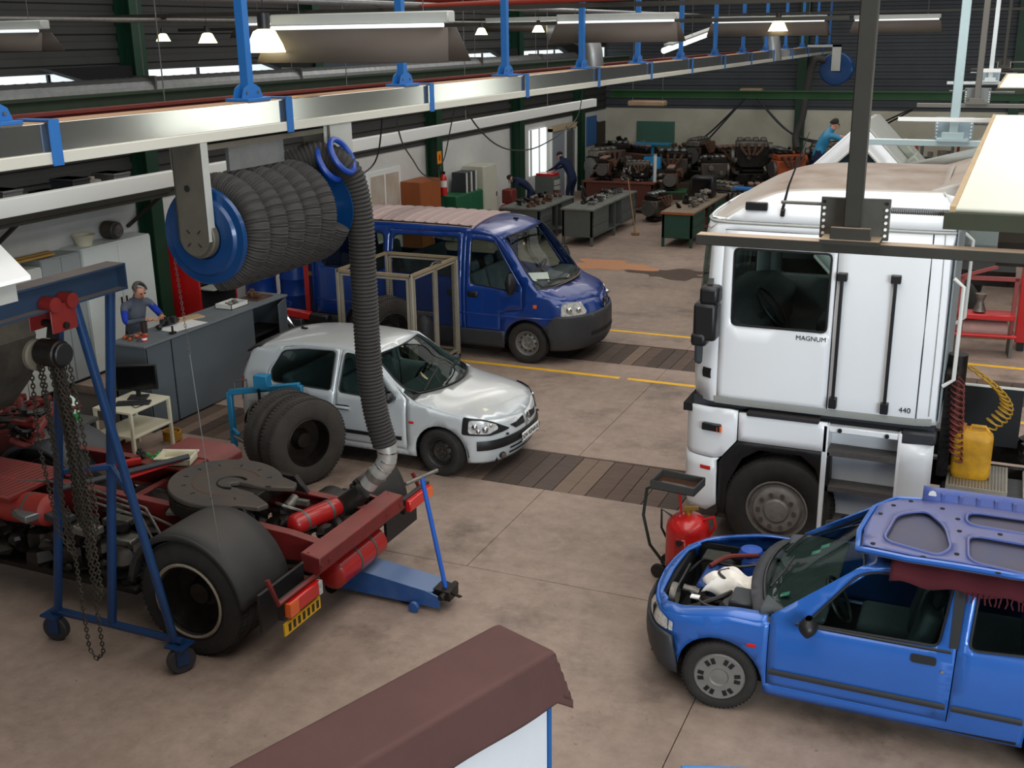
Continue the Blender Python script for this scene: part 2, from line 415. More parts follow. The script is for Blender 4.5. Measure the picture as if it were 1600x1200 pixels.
greyvest = mat('grey_vest', (92, 98, 110), 0.9, var=0.2, scale=14)
royal = mat('royal_blue_sleeve', (22, 56, 170), 0.85)
screenm = mat('monitor_screen', (10, 11, 13), 0.15)

def tube_text(parent, name, s, size, M, m, ext=0.002, label=None, align='CENTER'):
    c = bpy.data.curves.new(name, 'FONT'); c.body = s; c.size = size; c.extrude = ext; c.align_x = align; c.align_y = 'CENTER'
    o = bpy.data.objects.new(name, c); COL.objects.link(o); o.parent = parent; o.matrix_local = M; c.materials.append(m)
    if label: o['label'] = label
    dg = bpy.context.evaluated_depsgraph_get(); me = bpy.data.meshes.new_from_object(o.evaluated_get(dg))
    n = bpy.data.objects.new(name, me); COL.objects.link(n); n.parent = parent; n.matrix_local = M
    if label: n['label'] = label
    bpy.data.objects.remove(o); return n
def frame_m(origin, xd, yd):
    xd = Vector(xd).normalized(); yd = Vector(yd).normalized(); zd = xd.cross(yd).normalized(); yd = zd.cross(xd)
    M = Matrix((xd, yd, zd)).transposed().to_4x4(); M.translation = origin; return M
def wheel(parent, c, r, w, rr, style='steel', side=-1, tm=None, rm=None, name='wheel', n=36, steer=0, tread=True):
    """tyre with axis along y; side = direction of the outer face"""
    x, y, z = c; s = side; h = w / 2; mb = MB()
    prof = [(rr, -h * 0.8), (rr + (r - rr) * 0.4, -h * 1.02), (r * 0.91, -h), (r * 0.97, -h * 0.86), (r, -h * 0.66), (r, -h * .36), (r * .988, -h * .34), (r * .988, -h * .28), (r, -h * .26), (r, h * .26), (r * .988, h * .28), (r * .988, h * .34), (r, h * .36), (r, h * 0.66), (r * 0.97, h * 0.86), (r * 0.91, h), (rr + (r - rr) * 0.4, h * 1.02), (rr + (r - rr) * .15, h * .96), (rr, h * 0.8), (rr * .96, h * .5), (rr * .96, -h * .5)]
    mb.lathe([(a, s * b) for a, b in prof], (0, 0, 0), 'y', n, close=True)
    if tread:
        k = int(n * 1.5)
        for i in range(k):
            a = 2 * math.pi * i / k; M = Matrix.Rotation(a, 4, 'Y')
            for q in (-1, 1): mb.box(r * .99, r * 1.008, min(q * h * .4, q * h * .82), max(q * h * .4, q * h * .82), -r * .028, r * .028, M)
    t = obj(name, mb, tm or rubber, parent); t.location = (x, y, z); t.rotation_euler = (0, 0, R(steer))
    rb = MB(); o = s * h
    if style == 'steel':
        rb.lathe([(rr * 1.0, o * .84), (rr * .96, o * .86), (rr * .9, o * .70), (rr * .86, o * .25), (rr * .78, o * .2), (rr * .62, o * .52), (rr * .5, o * .56), (rr * .36, o * .40), (rr * .2, o * .40), (rr * .16, o * .62), (0.001, o * .64)], (0, 0, 0), 'y', n, cap=False)
        rim = obj('rim', rb, rm or steelrim, t); hb = MB()
        for i in range(10):
            a = 2 * math.pi * i / 10; p = Vector((math.cos(a) * rr * .67, o * .42, math.sin(a) * rr * .67)); hb.cyl(p, p + Vector((0, o * .14, 0)), rr * .075, 8)
        obj('vent_hole', hb, dark, t, kind='stuff'); nb = MB()
        for i in range(5):
            a = 2 * math.pi * i / 5; p = Vector((math.cos(a) * rr * .3, o * .38, math.sin(a) * rr * .3)); nb.cyl(p, p + Vector((0, o * .12, 0)), rr * .05, 6)
        obj('wheel_nut', nb, steel, t, kind='stuff')
    elif style == 'trim':
        rb.lathe([(rr * 1.04, o * .84), (rr * .98, o * 1.0), (rr * .88, o * .98), (rr * .4, o * 1.02), (rr * .34, o * .92), (rr * .18, o * .94), (0.001, o * .98)], (0, 0, 0), 'y', n, cap=False)
        rim = obj('wheel_trim', rb, rm or rimlight, t); hb = MB()
        for i in range(6):
            for d in (-.17, .17):
                a = 2 * math.pi * i / 6 + d; p = Vector((math.cos(a) * rr * .86, o * .93, math.sin(a) * rr * .86)); q = Vector((math.cos(a) * rr * .62, o * .94, math.sin(a) * rr * .62)) 
                hb.bar(p + Vector((0, o * .04, 0)), q + Vector((0, o * .08, 0)), rr * .16, rr * .05, up=(0, 1, 0))
        obj('trim_slot', hb, dark, t, kind='stuff')
    elif style == 'truck':
        rb.lathe([(rr * 1.0, o * .84), (rr * .95, o * .86), (rr * .92, o * .5), (rr * .80, o * .62), (rr * .74, o * .98), (rr * .66, o * 1.04), (rr * .5, o * 1.04), (rr * .42, o * 0.98), (rr * .36, o * 1.15), (0.001, o * 1.2)], (0, 0, 0), 'y', n, cap=False)
        obj('rim', rb, rm or rimlight, t); nb = MB()
        for i in range(10):
            a = 2 * math.pi * i / 10; p = Vector((math.cos(a) * rr * .58, o * 1.0, math.sin(a) * rr * .58)); nb.cyl(p, p + Vector((0, o * .14, 0)), rr * .075, 8)
        obj('wheel_nut', nb, steel, t, kind='stuff')
    else:  # deep dished dual rim
        rb.lathe([(rr * 1.0, o * .84), (rr * .95, o * .9), (rr * .92, o * .5), (rr * .88, -o * .5), (rr * .6, -o * .62), (rr * .45, -o * .6), (rr * .34, -o * .3), (rr * .30, o * .1), (0.001, o * .16)], (0, 0, 0), 'y', n, cap=False)
        obj('rim', rb, rm or oily, t)
    return t
def mirror(parent, p, size, m, side, name='door_mirror', arm=0.09):
    mb = MB(); x, y, z = p; a, b, c = size
    mb.grid(lambda u, v: Vector((x - a * .5 * math.cos(2 * math.pi * u) * (0.35 + .65 * math.sin(math.pi * v)), y + side * b * (.5 + .5 * math.sin(2 * math.pi * u) * (0.5 + .5 * math.sin(math.pi * v))), z + c * (v - .5))), 14, 8)
    mb.bar((x, y - side * arm, z - c * .35), (x, y + side * b * .3, z - c * .2), a * .5, c * .3)
    return obj(name, mb, m, parent)
def base(t, loc, rz=0):
    """parts were modelled in world space; put the thing's empty at its foot"""
    loc = Vector(loc); t.location = loc
    for c in t.children: c.location = c.location - loc
    return t
# ================================================================ SETTING
def concrete():
    m = mat('concrete_floor', (168, 148, 132), .62); nt = m.node_tree; N = nt.nodes; L = nt.links; b = N['Principled BSDF']
    tc = N.new('ShaderNodeTexCoord'); src = tc.outputs['Object']
    def noise(sc, det=7, ro=.6):
        n = N.new('ShaderNodeTexNoise'); n.inputs['Scale'].default_value = sc; n.inputs['Detail'].default_value = det; n.inputs['Roughness'].default_value = ro; L.new(src, n.inputs['Vector']); return n.outputs['Fac']
    def ramp(f, p0, c0, p1, c1):
        r = N.new('ShaderNodeValToRGB'); r.color_ramp.elements[0].position = p0; r.color_ramp.elements[0].color = c0; r.color_ramp.elements[1].position = p1; r.color_ramp.elements[1].color = c1; L.new(f, r.inputs[0]); return r.outputs[0]
    def mix(fac, a, c, mode='MIX'):
        x = N.new('ShaderNodeMix'); x.data_type = 'RGBA'; x.blend_type = mode
        if isinstance(fac, float): x.inputs[0].default_value = fac
        else: L.new(fac, x.inputs[0])
        for i, v in ((6, a), (7, c)):
            if isinstance(v, tuple): x.inputs[i].default_value = v
            else: L.new(v, x.inputs[i])
        return x.outputs[2]
    c1 = ramp(noise(.55), .3, s2l((126, 108, 96)) + (1,), .7, s2l((166, 145, 130)) + (1,))
    c2 = mix(.35, c1, ramp(noise(6, 8, .7), .3, s2l((106, 90, 80)) + (1,), .7, s2l((176, 156, 142)) + (1,)))
    st = ramp(noise(.9, 9, .68), .54, (0, 0, 0, 1), .74, (1, 1, 1, 1)); sp = ramp(noise(14, 6, .7), .62, (0, 0, 0, 1), .70, (1, 1, 1, 1))
    c3 = mix(st, c2, s2l((92, 78, 68)) + (1,)); x = N.new('ShaderNodeMath'); x.operation = 'MULTIPLY'; x.inputs[1].default_value = .6; L.new(sp, x.inputs[0])
    c4 = mix(x.outputs[0], c3, s2l((84, 72, 64)) + (1,)); L.new(c4, b.inputs['Base Color'])
    L.new(ramp(noise(2.5), .3, (.5, .5, .5, 1), .7, (.75, .75, .75, 1)), b.inputs['Roughness'])
    bp = N.new('ShaderNodeBump'); bp.inputs['Strength'].default_value = .12; bp.inputs['Distance'].default_value = .01; L.new(noise(40, 4), bp.inputs['Height']); L.new(bp.outputs[0], b.inputs['Normal']); return m
conc = concrete()
X0, X1, Y0, Y1 = -13.0, 14.0, -7.0, 38.0
mb = MB(); mb.box(X0, X1, Y0, Y1, -.4, -.12); floor = struct('floor', mb, mat('pit_concrete', (62, 54, 48), .8), smooth=False)
ys = [-7, 8.8, 10.86, 12.0, 15.97, 17.14, 18.15, 25, 38]; xs_far = [-13.0, -4.4, .92, 7.5, 14]; xs_near = [-13.0, -1.74, 3.6, 14]
for j in range(len(ys) - 1):
    if ys[j] in (10.86, 15.97): continue
    xs = xs_near if j == 0 else xs_far
    for i in range(len(xs) - 1):
        o = obj('concrete_slab', MB().box(xs[i] + .004, xs[i + 1] - .004, ys[j] + .004, ys[j + 1] - .004, -.121, 0), conc, floor, smooth=False)
plk = [mat('dark_pit_plank', (78, 64, 56), .8, var=.5, scale=3, stretch=(1, 5, 1)), mat('brown_pit_plank', (96, 78, 67), .8, var=.45, scale=3, stretch=(1, 5, 1)), mat('light_pit_plank', (120, 100, 86), .8, var=.3, scale=3, stretch=(1, 5, 1)), mat('grey_pit_plank', (88, 74, 66), .8, var=.45, scale=3, stretch=(1, 5, 1))]
rp = random.Random(11)
for (a, b) in ((10.86, 12.0), (15.97, 17.14)):
    x = -10.2; k = 0
    while x < 4.0:
        w_ = rp.choice((.20, .22, .24)); m_ = plk[2] if rp.random() < .16 else rp.choice((plk[0], plk[1], plk[3], plk[1]))
        if a > 15 and x > .2: m_ = plk[2] if k % 4 == 1 else plk[0]
        obj('plank', MB().box(x + .005, x + w_ - .005, a + .02, b - .02, -.08, -.004 - rp.random() * .012), m_, floor, smooth=False); x += w_; k += 1
ylm = mat('worn_yellow_line', (250, 194, 34), .6, var=.5, rgb2=(186, 138, 52), scale=5)
for (y, segs) in ((15.27, [(-12.6, -4.95), (-4.82, 5)]), (17.91, [(-12.6, 5)])):
    for a, b in segs: struct('trim_1' if y < 16 else 'trim_2', MB().box(a, b, y - .05, y + .05, 0, .002), ylm, label='yellow painted bay line', smooth=False)
# stains: orange absorbent granules and an oil patch
def patch(name, cx, cy, rx, ry, m, lab, cat, seed, h=.004):
    rr = random.Random(seed); n = 40; mb = MB(); ps = []
    for i in range(n):
        a = 2 * math.pi * i / n; k = 1 + .22 * math.sin(3 * a + seed) + .14 * math.sin(7 * a + 2 * seed) + rr.uniform(-.07, .07); ps.append((rx * k * math.cos(a), ry * k * math.sin(a)))
    mb.prism(ps, 0, h, 'xy'); o = obj(name, mb, m, smooth=False); o.location = (cx, cy, .001); o['kind'] = 'stuff'; return tag(o, lab, cat)
patch('absorbent_patch', -7.85, 23.3, .95, .55, mat('orange_granules', (194, 140, 104), .95, var=.4, scale=20), 'orange absorbent granules spread on the floor beyond the blue van', 'absorbent', 2)
patch('oil_stain', -6.3, 22.9, .8, .5, mat('oil_film', (96, 80, 70), .35, var=.5, scale=6), 'dark oil stain on the floor beside the orange absorbent patch', 'stain', 5, .002)
# walls
wallw = mat('white_wall_paint', (212, 212, 208), .8, var=.3, rgb2=(160, 156, 146), scale=.7); wallb = mat('dirty_cream_wall', (206, 202, 184), .85, var=.45, rgb2=(146, 142, 124), scale=.6)
clad = mat('dark_grey_cladding', (58, 58, 56), .75, var=.3, scale=1)
def ribbed(x0, y0, x1, y1, z0, z1, pitch=.22, dep=.035, inward=(0, -1)):
    mb = MB(); n = int((z1 - z0) / pitch); prof = []
    for i in range(n): z = z0 + i * pitch; prof += [(0, z), (0, z + pitch * .45), (dep, z + pitch * .55), (dep, z + pitch * .9)]
    v = []; 
    for d, z in prof: v += [(x0 + inward[0] * d, y0 + inward[1] * d, z), (x1 + inward[0] * d, y1 + inward[1] * d, z)]
    return mb.add(v, [(2 * i, 2 * i + 1, 2 * i + 3, 2 * i + 2) for i in range(len(prof) - 1)])
wl = struct('wall_left', MB().box(X0 - .25, X0, Y0, Y1, 0, 2.45), wallw, smooth=False)
obj('upper_cladding', ribbed(X0 + .0, Y0, X0 + .0, Y1, 2.45, 4.0, inward=(1, 0)), clad, wl, solid=.02, smooth=False)
obj('upper_cladding', ribbed(X0 + .0, Y0, X0 + .0, Y1, 4.55, 8.6, inward=(1, 0)), clad, wl, solid=.02, smooth=False)
wb = struct('wall_back', MB().box(X0 - .25, X1 + .25, Y1, Y1 + .25, 0, 2.5), wallb, smooth=False)
obj('upper_cladding', ribbed(X0, Y1, X1, Y1, 2.5, 8.6), mat('slate_cladding', (70, 74, 78), .7, var=.3, scale=1), wb, solid=.02, smooth=False)
struct('wall_right', MB().box(X1, X1 + .25, Y0, Y1, 0, 8.7), clad, smooth=False); struct('wall_front', MB().box(X0 - .25, X1 + .25, Y0 - .25, Y0, 0, 8.7), clad, smooth=False)
struct('ceiling', MB().box(X0 - .25, X1 + .25, Y0 - .25, Y1 + .25, 8.62, 8.8), clad, smooth=False)
# clerestory window strip on the left wall
day = mat('daylight_panel', (235, 240, 240), .4, emit=(226, 236, 240), estr=.9)
for k, (a, b) in enumerate(((-6.9, 2.9), (3.1, 13.9), (14.6, 19.1), (26.5, 34.4), (35, 37.9))):
    g = struct('window_%d' % (k + 1), MB().box(X0 - .06, X0 - .02, a, b, 4.02, 4.53), day, smooth=False, label='translucent daylight strip high on the left wall')
    n = int((b - a) / 1.2)
    for i in range(n + 1): y = a + (b - a) * i / n; obj('window_bar', MB().box(X0 - .02, X0 + .02, y - .025, y + .025, 4.02, 4.53), greypl, g, smooth=False)
obj('upper_cladding', ribbed(X0 + .0, 19.1, X0 + .0, 26.5, 4.0, 4.55, inward=(1, 0)), clad, wl, solid=.02, smooth=False)
# unseen glowing panels added to put bright flashes in the duct's reflection
flash_glow = mat('duct_flash_glow', (235, 240, 238), .4, emit=(236, 240, 232), estr=2.2)
g = struct('window_7', MB().box(X1 - .05, X1 - .01, 28.0, 35.0, 1.0, 4.2), flash_glow, smooth=False); g['label'] = 'unseen glowing panel added at the right wall for the duct reflections'
g = struct('window_8', MB().box(6.6, 9.6, 37.9, 37.94, 1.0, 4.0), flash_glow, smooth=False); g['label'] = 'unseen glowing panel added at the back wall for the duct reflections'
# left wall columns
for i, y in enumerate((4.1, 9.2, 14.3, 19.4, 24.5, 29.7, 34.8)):
    mb = MB(); x = X0 + .20
    mb.box(x - .16, x - .13, y - .14, y + .14, 0, 8.6); mb.box(x + .13, x + .16, y - .14, y + .14, 0, 8.6); mb.box(x - .13, x + .13, y - .012, y + .012, 0, 8.6)
    c = thing('steel_column', 'dark green steel column on the left wall, ' + ['nearest the camera', 'second from the camera', 'behind the tall white cabinets', 'hidden behind the hose reel', 'behind the red fire extinguisher', 'left of the window where a mechanic stands', 'next to the far corner'][i], 'column', (0, 0, 0), group='dark green wall columns')
    obj('section', mb, greencol, c, smooth=False)
    mb = MB(); mb.prism([(y - .14, 4.15), (y - .14, 4.62), (y - 1.9, 4.62)], x - .1, x + .1, 'yz'); obj('haunch', mb, dark, c, smooth=False); base(c, (x, y, 0))
mb = MB(); mb.box(-13.0, -12.72, 37.7, 37.98, 0, 5); mb.box(-12.0, -11.72, 37.6, 37.9, 2.6, 8.6)
for i, x in enumerate((-6.2, .2, 6.6, 12.8)):
    c = obj('steel_column', MB().box(x - .15, x + .15, 37.66, 37.96, 0, 8.6), greencol, smooth=False); tag(c, 'dark column against the back wall, ' + ['above the orange engine', 'behind the dark hanging post', 'right of the white hanging posts', 'at the far right end'][i], 'column')
# green crane beams
def ibeam(name, p, q, h, w, m, lab, up=(0, 0, 1)):
    mb = MB(); p = Vector(p); q = Vector(q); mb.bar(p + Vector((0, 0, h / 2)), q + Vector((0, 0, h / 2)), w, .025); mb.bar(p - Vector((0, 0, h / 2)), q - Vector((0, 0, h / 2)), w, .025); mb.bar(p, q, .02, h); o = obj(name, mb, m, smooth=False); return tag(o, lab, 'beam')
ibeam('crane_bridge_beam', (-10.1, 30, 3.40), (1.9, 30, 3.40), .17, .2, greenbeam, 'long green crane beam spanning above the far benches')
ibeam('crane_runway_beam', (-9.6, 2.0, 4.27), (-9.6, 30, 4.27), .26, .2, mat('dull_green_beam', (34, 52, 32), .6, var=.4), 'dull green runway beam behind the aluminium duct')
ibeam('crane_runway_beam', (-7.0, 1.5, 4.42), (-7.0, 34, 4.42), .06, .12, mat('red_oxide_rail', (110, 34, 26), .7, var=.3), 'thin red oxide rail just behind the aluminium duct')
# back wall details
d = obj('green_board', MB().box(-11.8, -10.45, 37.9, 37.98, .3, 2.05), mat('faded_green_board', (70, 112, 96), .7, var=.3, scale=2), bevel=.01); tag(d, 'faded green board on the back wall left of the engines', 'board')
# ================================================================ LEFT WALL ITEMS
def cupboard(x0, x1, y0, y1, h, m, lab, name='tall_cupboard', doors=2, face='x', cat='cupboard', hm=None, shelf=None):
    t = thing(name, lab, cat); obj('body', MB().box(x0, x1 - .02, y0, y1, .04, h), m, t, bevel=.006); obj('plinth', MB().box(x0, x1 - .05, y0 + .02, y1 - .02, 0, .04), dark, t, smooth=False)
    for i in range(doors):
        a = y0 + (y1 - y0) * i / doors + .006; b = y0 + (y1 - y0) * (i + 1) / doors - .006
        dd = obj('door', MB().box(x1 - .02, x1, a, b, .06, h - .02), m, t, bevel=.004); hy = b - .05 if i % 2 == 0 else a + .05
        obj('handle', MB().box(x1, x1 + .02, hy - .01, hy + .01, h * .5, h * .5 + .12), hm or blackpl, dd, smooth=False)
    base(t, ((x0 + x1) / 2, (y0 + y1) / 2, 0)); return t
cupboard(-12.99, -12.55, 12.45, 13.95, 2.0, mat('pale_cupboard', (206, 212, 208), .5, var=.1), 'tall pale grey double-door cupboard beside the first green column')
cupboard(-12.99, -12.55, 11.65, 12.4, 1.98, mat('grey_cupboard', (150, 156, 156), .5, var=.1), 'tall mid-grey cupboard left of the pale double-door one', doors=2)
cupboard(-12.99, -12.5, 9.4, 11.6, 1.9, mat('off_white_cupboard', (196, 198, 192), .5, var=.1), 'long low off-white cupboard on the left behind the blue gantry beam', doors=4)
# things on top of the cupboards
def lump(name, c, r, m, lab, cat, n=14, seed=1, sq=(1, 1, .6), jit=.25):
    rr = random.Random(seed); mb = MB()
    for i in range(n): mb.blob((rr.uniform(-r, r) * sq[0], rr.uniform(-r, r) * sq[1], rr.uniform(.15, .7) * r * sq[2] + .02), r * rr.uniform(.2, .5), (1, 1, .8), 7, jit, rr)
    o = obj(name, mb, m); z = min(v.co.z for v in o.data.vertices)
    for v in o.data.vertices: v.co.z -= z
    o.location = c; return tag(o, lab, cat)
t = thing('old_gearbox_part', 'greasy gear housing on top of the tall pale cupboard', 'machine part', (-12.78, 13.35, 2.0)); obj('housing', MB().cyl((-.12, 0, .14), (.12, 0, .14), .14, 18), grease, t, bevel=.01); obj('flange', MB().cyl((.12, 0, .14), (.16, 0, .14), .10, 14), castal, t)
t = thing('cream_basin', 'small cream basin on top of the tall pale cupboard', 'basin', (-12.78, 12.75, 2.0)); obj('bowl', MB().lathe([(.11, 0), (.17, .16), (.18, .17), (.16, .16), (.10, .02), (.001, .02)], n=24), cream, t)
t = thing('wooden_plank_bundle', 'bundle of yellow-brown planks on top of the grey cupboard', 'planks', (-12.78, 11.6, 1.98))
for i in range(4): mb = MB(); mb.cbox((-.12 + .08 * i, .05 * i - .2, .02 + .012 * (i % 2)), (.06, 1.5 - .2 * i, .03)); obj('plank', mb, mat('yellow_plank', (196, 150, 74), .7, var=.4), t)
lump('dirty_rag_pile', (-12.75, 10.9, 1.9), .2, oily, 'dark greasy parts heaped on the long low cupboard', 'parts', seed=4)
# red cabinet with a screen
t = thing('red_equipment_cabinet', 'tall bright red cabinet holding an old screen beside the green column', 'cabinet')
x0, x1, y0, y1 = -12.95, -12.2, 14.6, 15.6
mb = MB(); mb.box(x0, x1, y0, y0 + .04, 0, 1.85); obj('side_panel', mb, redbright, t, bevel=.004); obj('side_panel', MB().box(x0, x1, y1 - .04, y1, 0, 1.85), redbright, t, bevel=.004); obj('back_panel', MB().box(x0, x0 + .03, y0, y1, 0, 1.85), dark, t)
obj('top', MB().box(x0, x1 + .01, y0 - .01, y1 + .01, 1.85, 1.88), woodtop, t, bevel=.004)
for z in (.1, .55, 1.0): obj('shelf', MB().box(x0, x1 - .05, y0 + .04, y1 - .04, z, z + .03), dark, t)
sc = obj('screen_case', MB().box(x0 + .15, x1 - .08, y0 + .12, y1 - .12, 1.03, 1.60), blackpl, t, bevel=.03, seg=2); obj('screen', MB().box(x1 - .08, x1 - .07, y0 + .2, y1 - .2, 1.12, 1.52), mat('crt_glass', (60, 72, 70), .15), sc)
obj('keyboard_shelf', MB().box(x1 - .1, x1 + .25, y0 + .06, y1 - .06, .93, .96), lightgrey, t, bevel=.005); obj('lower_door', MB().box(x1 - .03, x1, y0 + .05, y1 - .05, .05, .9), dark, t, bevel=.005)
base(t, ((x0 + x1) / 2, (y0 + y1) / 2, 0))
# counter
t = thing('grey_counter', 'long blue-grey workshop counter with one door hanging open at its far end', 'counter')
cx0, cx1, cy0, cy1, ch = -10.52, -9.95, 10.72, 13.9, 1.2
obj('top', MB().box(cx0 - .02, cx1 + .02, cy0 - .02, cy1 + .02, ch - .03, ch), mat('counter_top_grey', (112, 118, 122), .6, var=.2), t, bevel=.004)
obj('end_panel', MB().box(cx0, cx1, cy0, cy0 + .03, 0, ch - .03), deskgrey, t); obj('end_panel', MB().box(cx0, cx1, cy1 - .03, cy1, 0, ch - .03), deskgrey, t); obj('back_panel', MB().box(cx0, cx0 + .03, cy0, cy1, 0, ch - .03), deskgrey, t)
for a, b in ((cy0 + .01, 11.22), (11.25, 13.05)): obj('front_panel', MB().box(cx1 - .02, cx1, a, b, .02, ch - .04), deskgrey, t, bevel=.003)
for z in (.3, .7): obj('shelf', MB().box(cx0 + .03, cx1 - .05, 13.05, cy1 - .03, z, z + .02), dark, t)
dr_ = obj('open_door', MB().box(-.02, 0, -.44, 0, .03, ch - .05), deskgrey, t, bevel=.003); dr_.location = (cx1, cy1 - .02, 0); dr_.rotation_euler = (0, 0, R(22))
obj('door_hinge', MB().box(-.01, .012, -.02, .01, .3, .36), steel, dr_)
base(t, ((cx0 + cx1) / 2, (cy0 + cy1) / 2, 0))
o = obj('paper_sheet', MB().cbox((0, 0, .002), (.34, .62, .004)), paper); o.location = (-10.18, 11.75, 1.2); o.rotation_euler = (0, 0, R(-8)); tag(o, 'large white paper sheet spread on the grey counter', 'paper')
o = obj('cardboard_sheet', MB().cbox((0, 0, .01), (.2, .45, .02)), mat('cardboard', (190, 164, 128), .9)); o.location = (-10.38, 12.1, 1.2); o.rotation_euler = (0, 0, R(-20)); tag(o, 'tan cardboard sheet on the counter behind the paper', 'cardboard')
lump('dark_tool_heap', (-10.36, 11.62, 1.2), .13, blackpl, 'dark tools lying on the counter in front of the clerk', 'tools', 9, 3, (.6, 1.4, .5))
t = thing('brass_fittings', 'heap of orange brass fittings at the near end of the counter', 'fittings', (-10.32, 10.98, 1.2)); rr = random.Random(9)
for i in range(16): a = Vector((rr.uniform(-.13, .13), rr.uniform(-.16, .16), .02)); mb = MB(); mb.cyl(a, a + Vector((rr.uniform(-.05, .05), rr.uniform(-.05, .05), .02)), rr.uniform(.012, .024), 8); obj('fitting', mb, orange if i % 2 else rust, t)
t = thing('small_red_tin', 'small red and white tin among the brass fittings', 'tin', (-10.12, 10.92, 1.2)); obj('can', MB().cyl((0, 0, 0), (0, 0, .07), .035, 14), redbright, t); obj('label_band', MB().cyl((0, 0, .02), (0, 0, .05), .036, 14), paper, t)
t = thing('black_date_stamp', 'small black stamp standing on the counter by the paper', 'stamp', (-10.02, 11.36, 1.2)); obj('foot', MB().cbox((0, 0, .015), (.06, .08, .03)), blackpl, t); obj('grip', MB().cyl((0, 0, .03), (0, 0, .11), .014, 8), blackpl, t)
t = thing('white_tray', 'white plastic tray at the far middle of the counter', 'tray', (-10.25, 12.95, 1.2)); mb = MB(); mb.box(-.15, .15, -.2, .2, 0, .01)
for a in ((-.15, -.14, -.2, .2), (.14, .15, -.2, .2), (-.15, .15, -.2, -.19), (-.15, .15, .19, .2)): mb.box(a[0], a[1], a[2], a[3], 0, .07)
obj('tray_body', mb, white, t); lump('tray_scrap', (-10.25, 12.95, 1.215), .09, castal, 'metal scrap lying in the white counter tray', 'scrap', 8, 6)
t = thing('rusty_parts_tray', 'rusty brown parts on a shallow tray at the far end of the counter', 'tray', (-10.25, 13.55, 1.2)); obj('tray_body', MB().cbox((0, 0, .01), (.34, .4, .02)), rust, t); lump('rusty_bolts', (-10.25, 13.55, 1.222), .12, rust, 'rusty bolts heaped on the shallow counter tray', 'bolts', 10, 7, (1, 1, .4))
t = thing('black_mug', 'tall dark mug on the counter beside the clerk', 'mug', (-10.44, 11.28, 1.2)); obj('cup', MB().lathe([(.001, 0), (.045, 0), (.05, .15), (.04, .15), (.038, .02), (.001, .02)], n=16), mat('brown_mug', (52, 40, 40), .4), t)
# TV cart with monitor, keyboard
t = thing('cream_tv_cart', 'cream metal trolley with two shelves in front of the grey counter', 'trolley')
ax0, ax1, ay0, ay1 = -9.93, -9.33, 9.68, 10.40
def fr(z, n): return obj(n, MB().box(ax0, ax1, ay0, ay1, z, z + .03), cream, t, bevel=.004)
fr(.66, 'top_shelf'); fr(.34, 'lower_shelf')
for x in (ax0 + .02, ax1 - .02):
    for y in (ay0 + .02, ay1 - .02): obj('leg', MB().box(x - .018, x + .018, y - .018, y + .018, 0, .66), cream, t)
base(t, (-9.6, 10.07, 0))
t = thing('black_monitor', 'black flat computer monitor on the cream trolley', 'monitor', (-9.66, 10.2, .69), 62)
obj('foot', MB().cbox((0, 0, .01), (.24, .18, .02)), blackpl, t, bevel=.005); obj('neck', MB().cbox((0, .02, .08), (.05, .04, .14)), blackpl, t); c = obj('casing', MB().cbox((0, 0, .27), (.52, .04, .33)), blackpl, t, bevel=.008); obj('screen', MB().cbox((0, -.022, .27), (.48, .004, .29)), screenm, c)
t.rotation_euler = (0, 0, R(28))
t = thing('black_keyboard', 'black computer keyboard lying on the cream trolley', 'keyboard', (-9.55, 9.98, .69), 30); obj('casing', MB().cbox((0, 0, .012), (.42, .15, .024)), blackpl, t, bevel=.004)
mb = MB()
for i in range(13):
    for j in range(4): mb.cbox((-.18 + i * .03, -.045 + j * .03, .027), (.024, .024, .008))
obj('keycap', mb, greypl, t, kind='stuff')
mb = MB(); mb.tube([(-9.5, 9.9, .70), (-9.4, 9.85, .70), (-9.38, 9.98, .70), (-9.5, 10.05, .70), (-9.6, 10.15, .70)], .006, 6); tag(obj('monitor_cable', mb, blackpl), 'thin dark cable looped on the cream trolley top', 'cable')
# coolant bottle & clutter by the cart
t = thing('coolant_bottle', 'white bottle with green liquid and red cap behind the gantry legs', 'bottle', (-9.95, 9.35, .62)); obj('bottle_body', MB().lathe([(.001, 0), (.10, 0), (.11, .02), (.11, .22), (.06, .30), (.035, .32), (.035, .35), (.001, .35)], n=18), mat('milky_plastic', (206, 226, 210), .4), t); obj('cap', MB().cyl((0, 0, .35), (0, 0, .39), .04, 12), redbright, t); obj('liquid_band', MB().cyl((0, 0, .02), (0, 0, .12), .112, 18), green_plastic, t)
t = thing('low_parts_bench', 'low grey metal bench cluttered with parts behind the gantry legs', 'bench'); obj('top', MB().box(-11.3, -9.75, 8.9, 9.6, .58, .62), steel, t, bevel=.004)
for x in (-11.25, -9.82):
    for y in (8.95, 9.55): obj('leg', MB().box(x - .025, x + .025, y - .025, y + .025, 0, .58), greypl, t)
base(t, (-10.5, 9.25, 0))
lump('rust_red_casting', (-10.75, 9.3, .62), .22, redrust, 'rust-red casting standing on the low grey bench', 'casting', 10, 12, (1, .8, 1.2)); lump('bench_oddments', (-10.25, 9.15, .62), .16, castal, 'grey metal oddments on the low grey bench', 'parts', 12, 13)
t = thing('turbine_rotor', 'dark red ribbed rotor lying on the floor under the cream trolley', 'machine part', (-9.72, 9.66, 0)); obj('hub', MB().cyl((0, 0, 0), (0, 0, .22), .12, 16), redrust, t)
for i in range(12): a = i * math.pi / 6; mb = MB(); mb.bar((.1 * math.cos(a), .1 * math.sin(a), .12), (.26 * math.cos(a + .5), .26 * math.sin(a + .5), .12), .03, .2); obj('vane', mb, redrust, t)
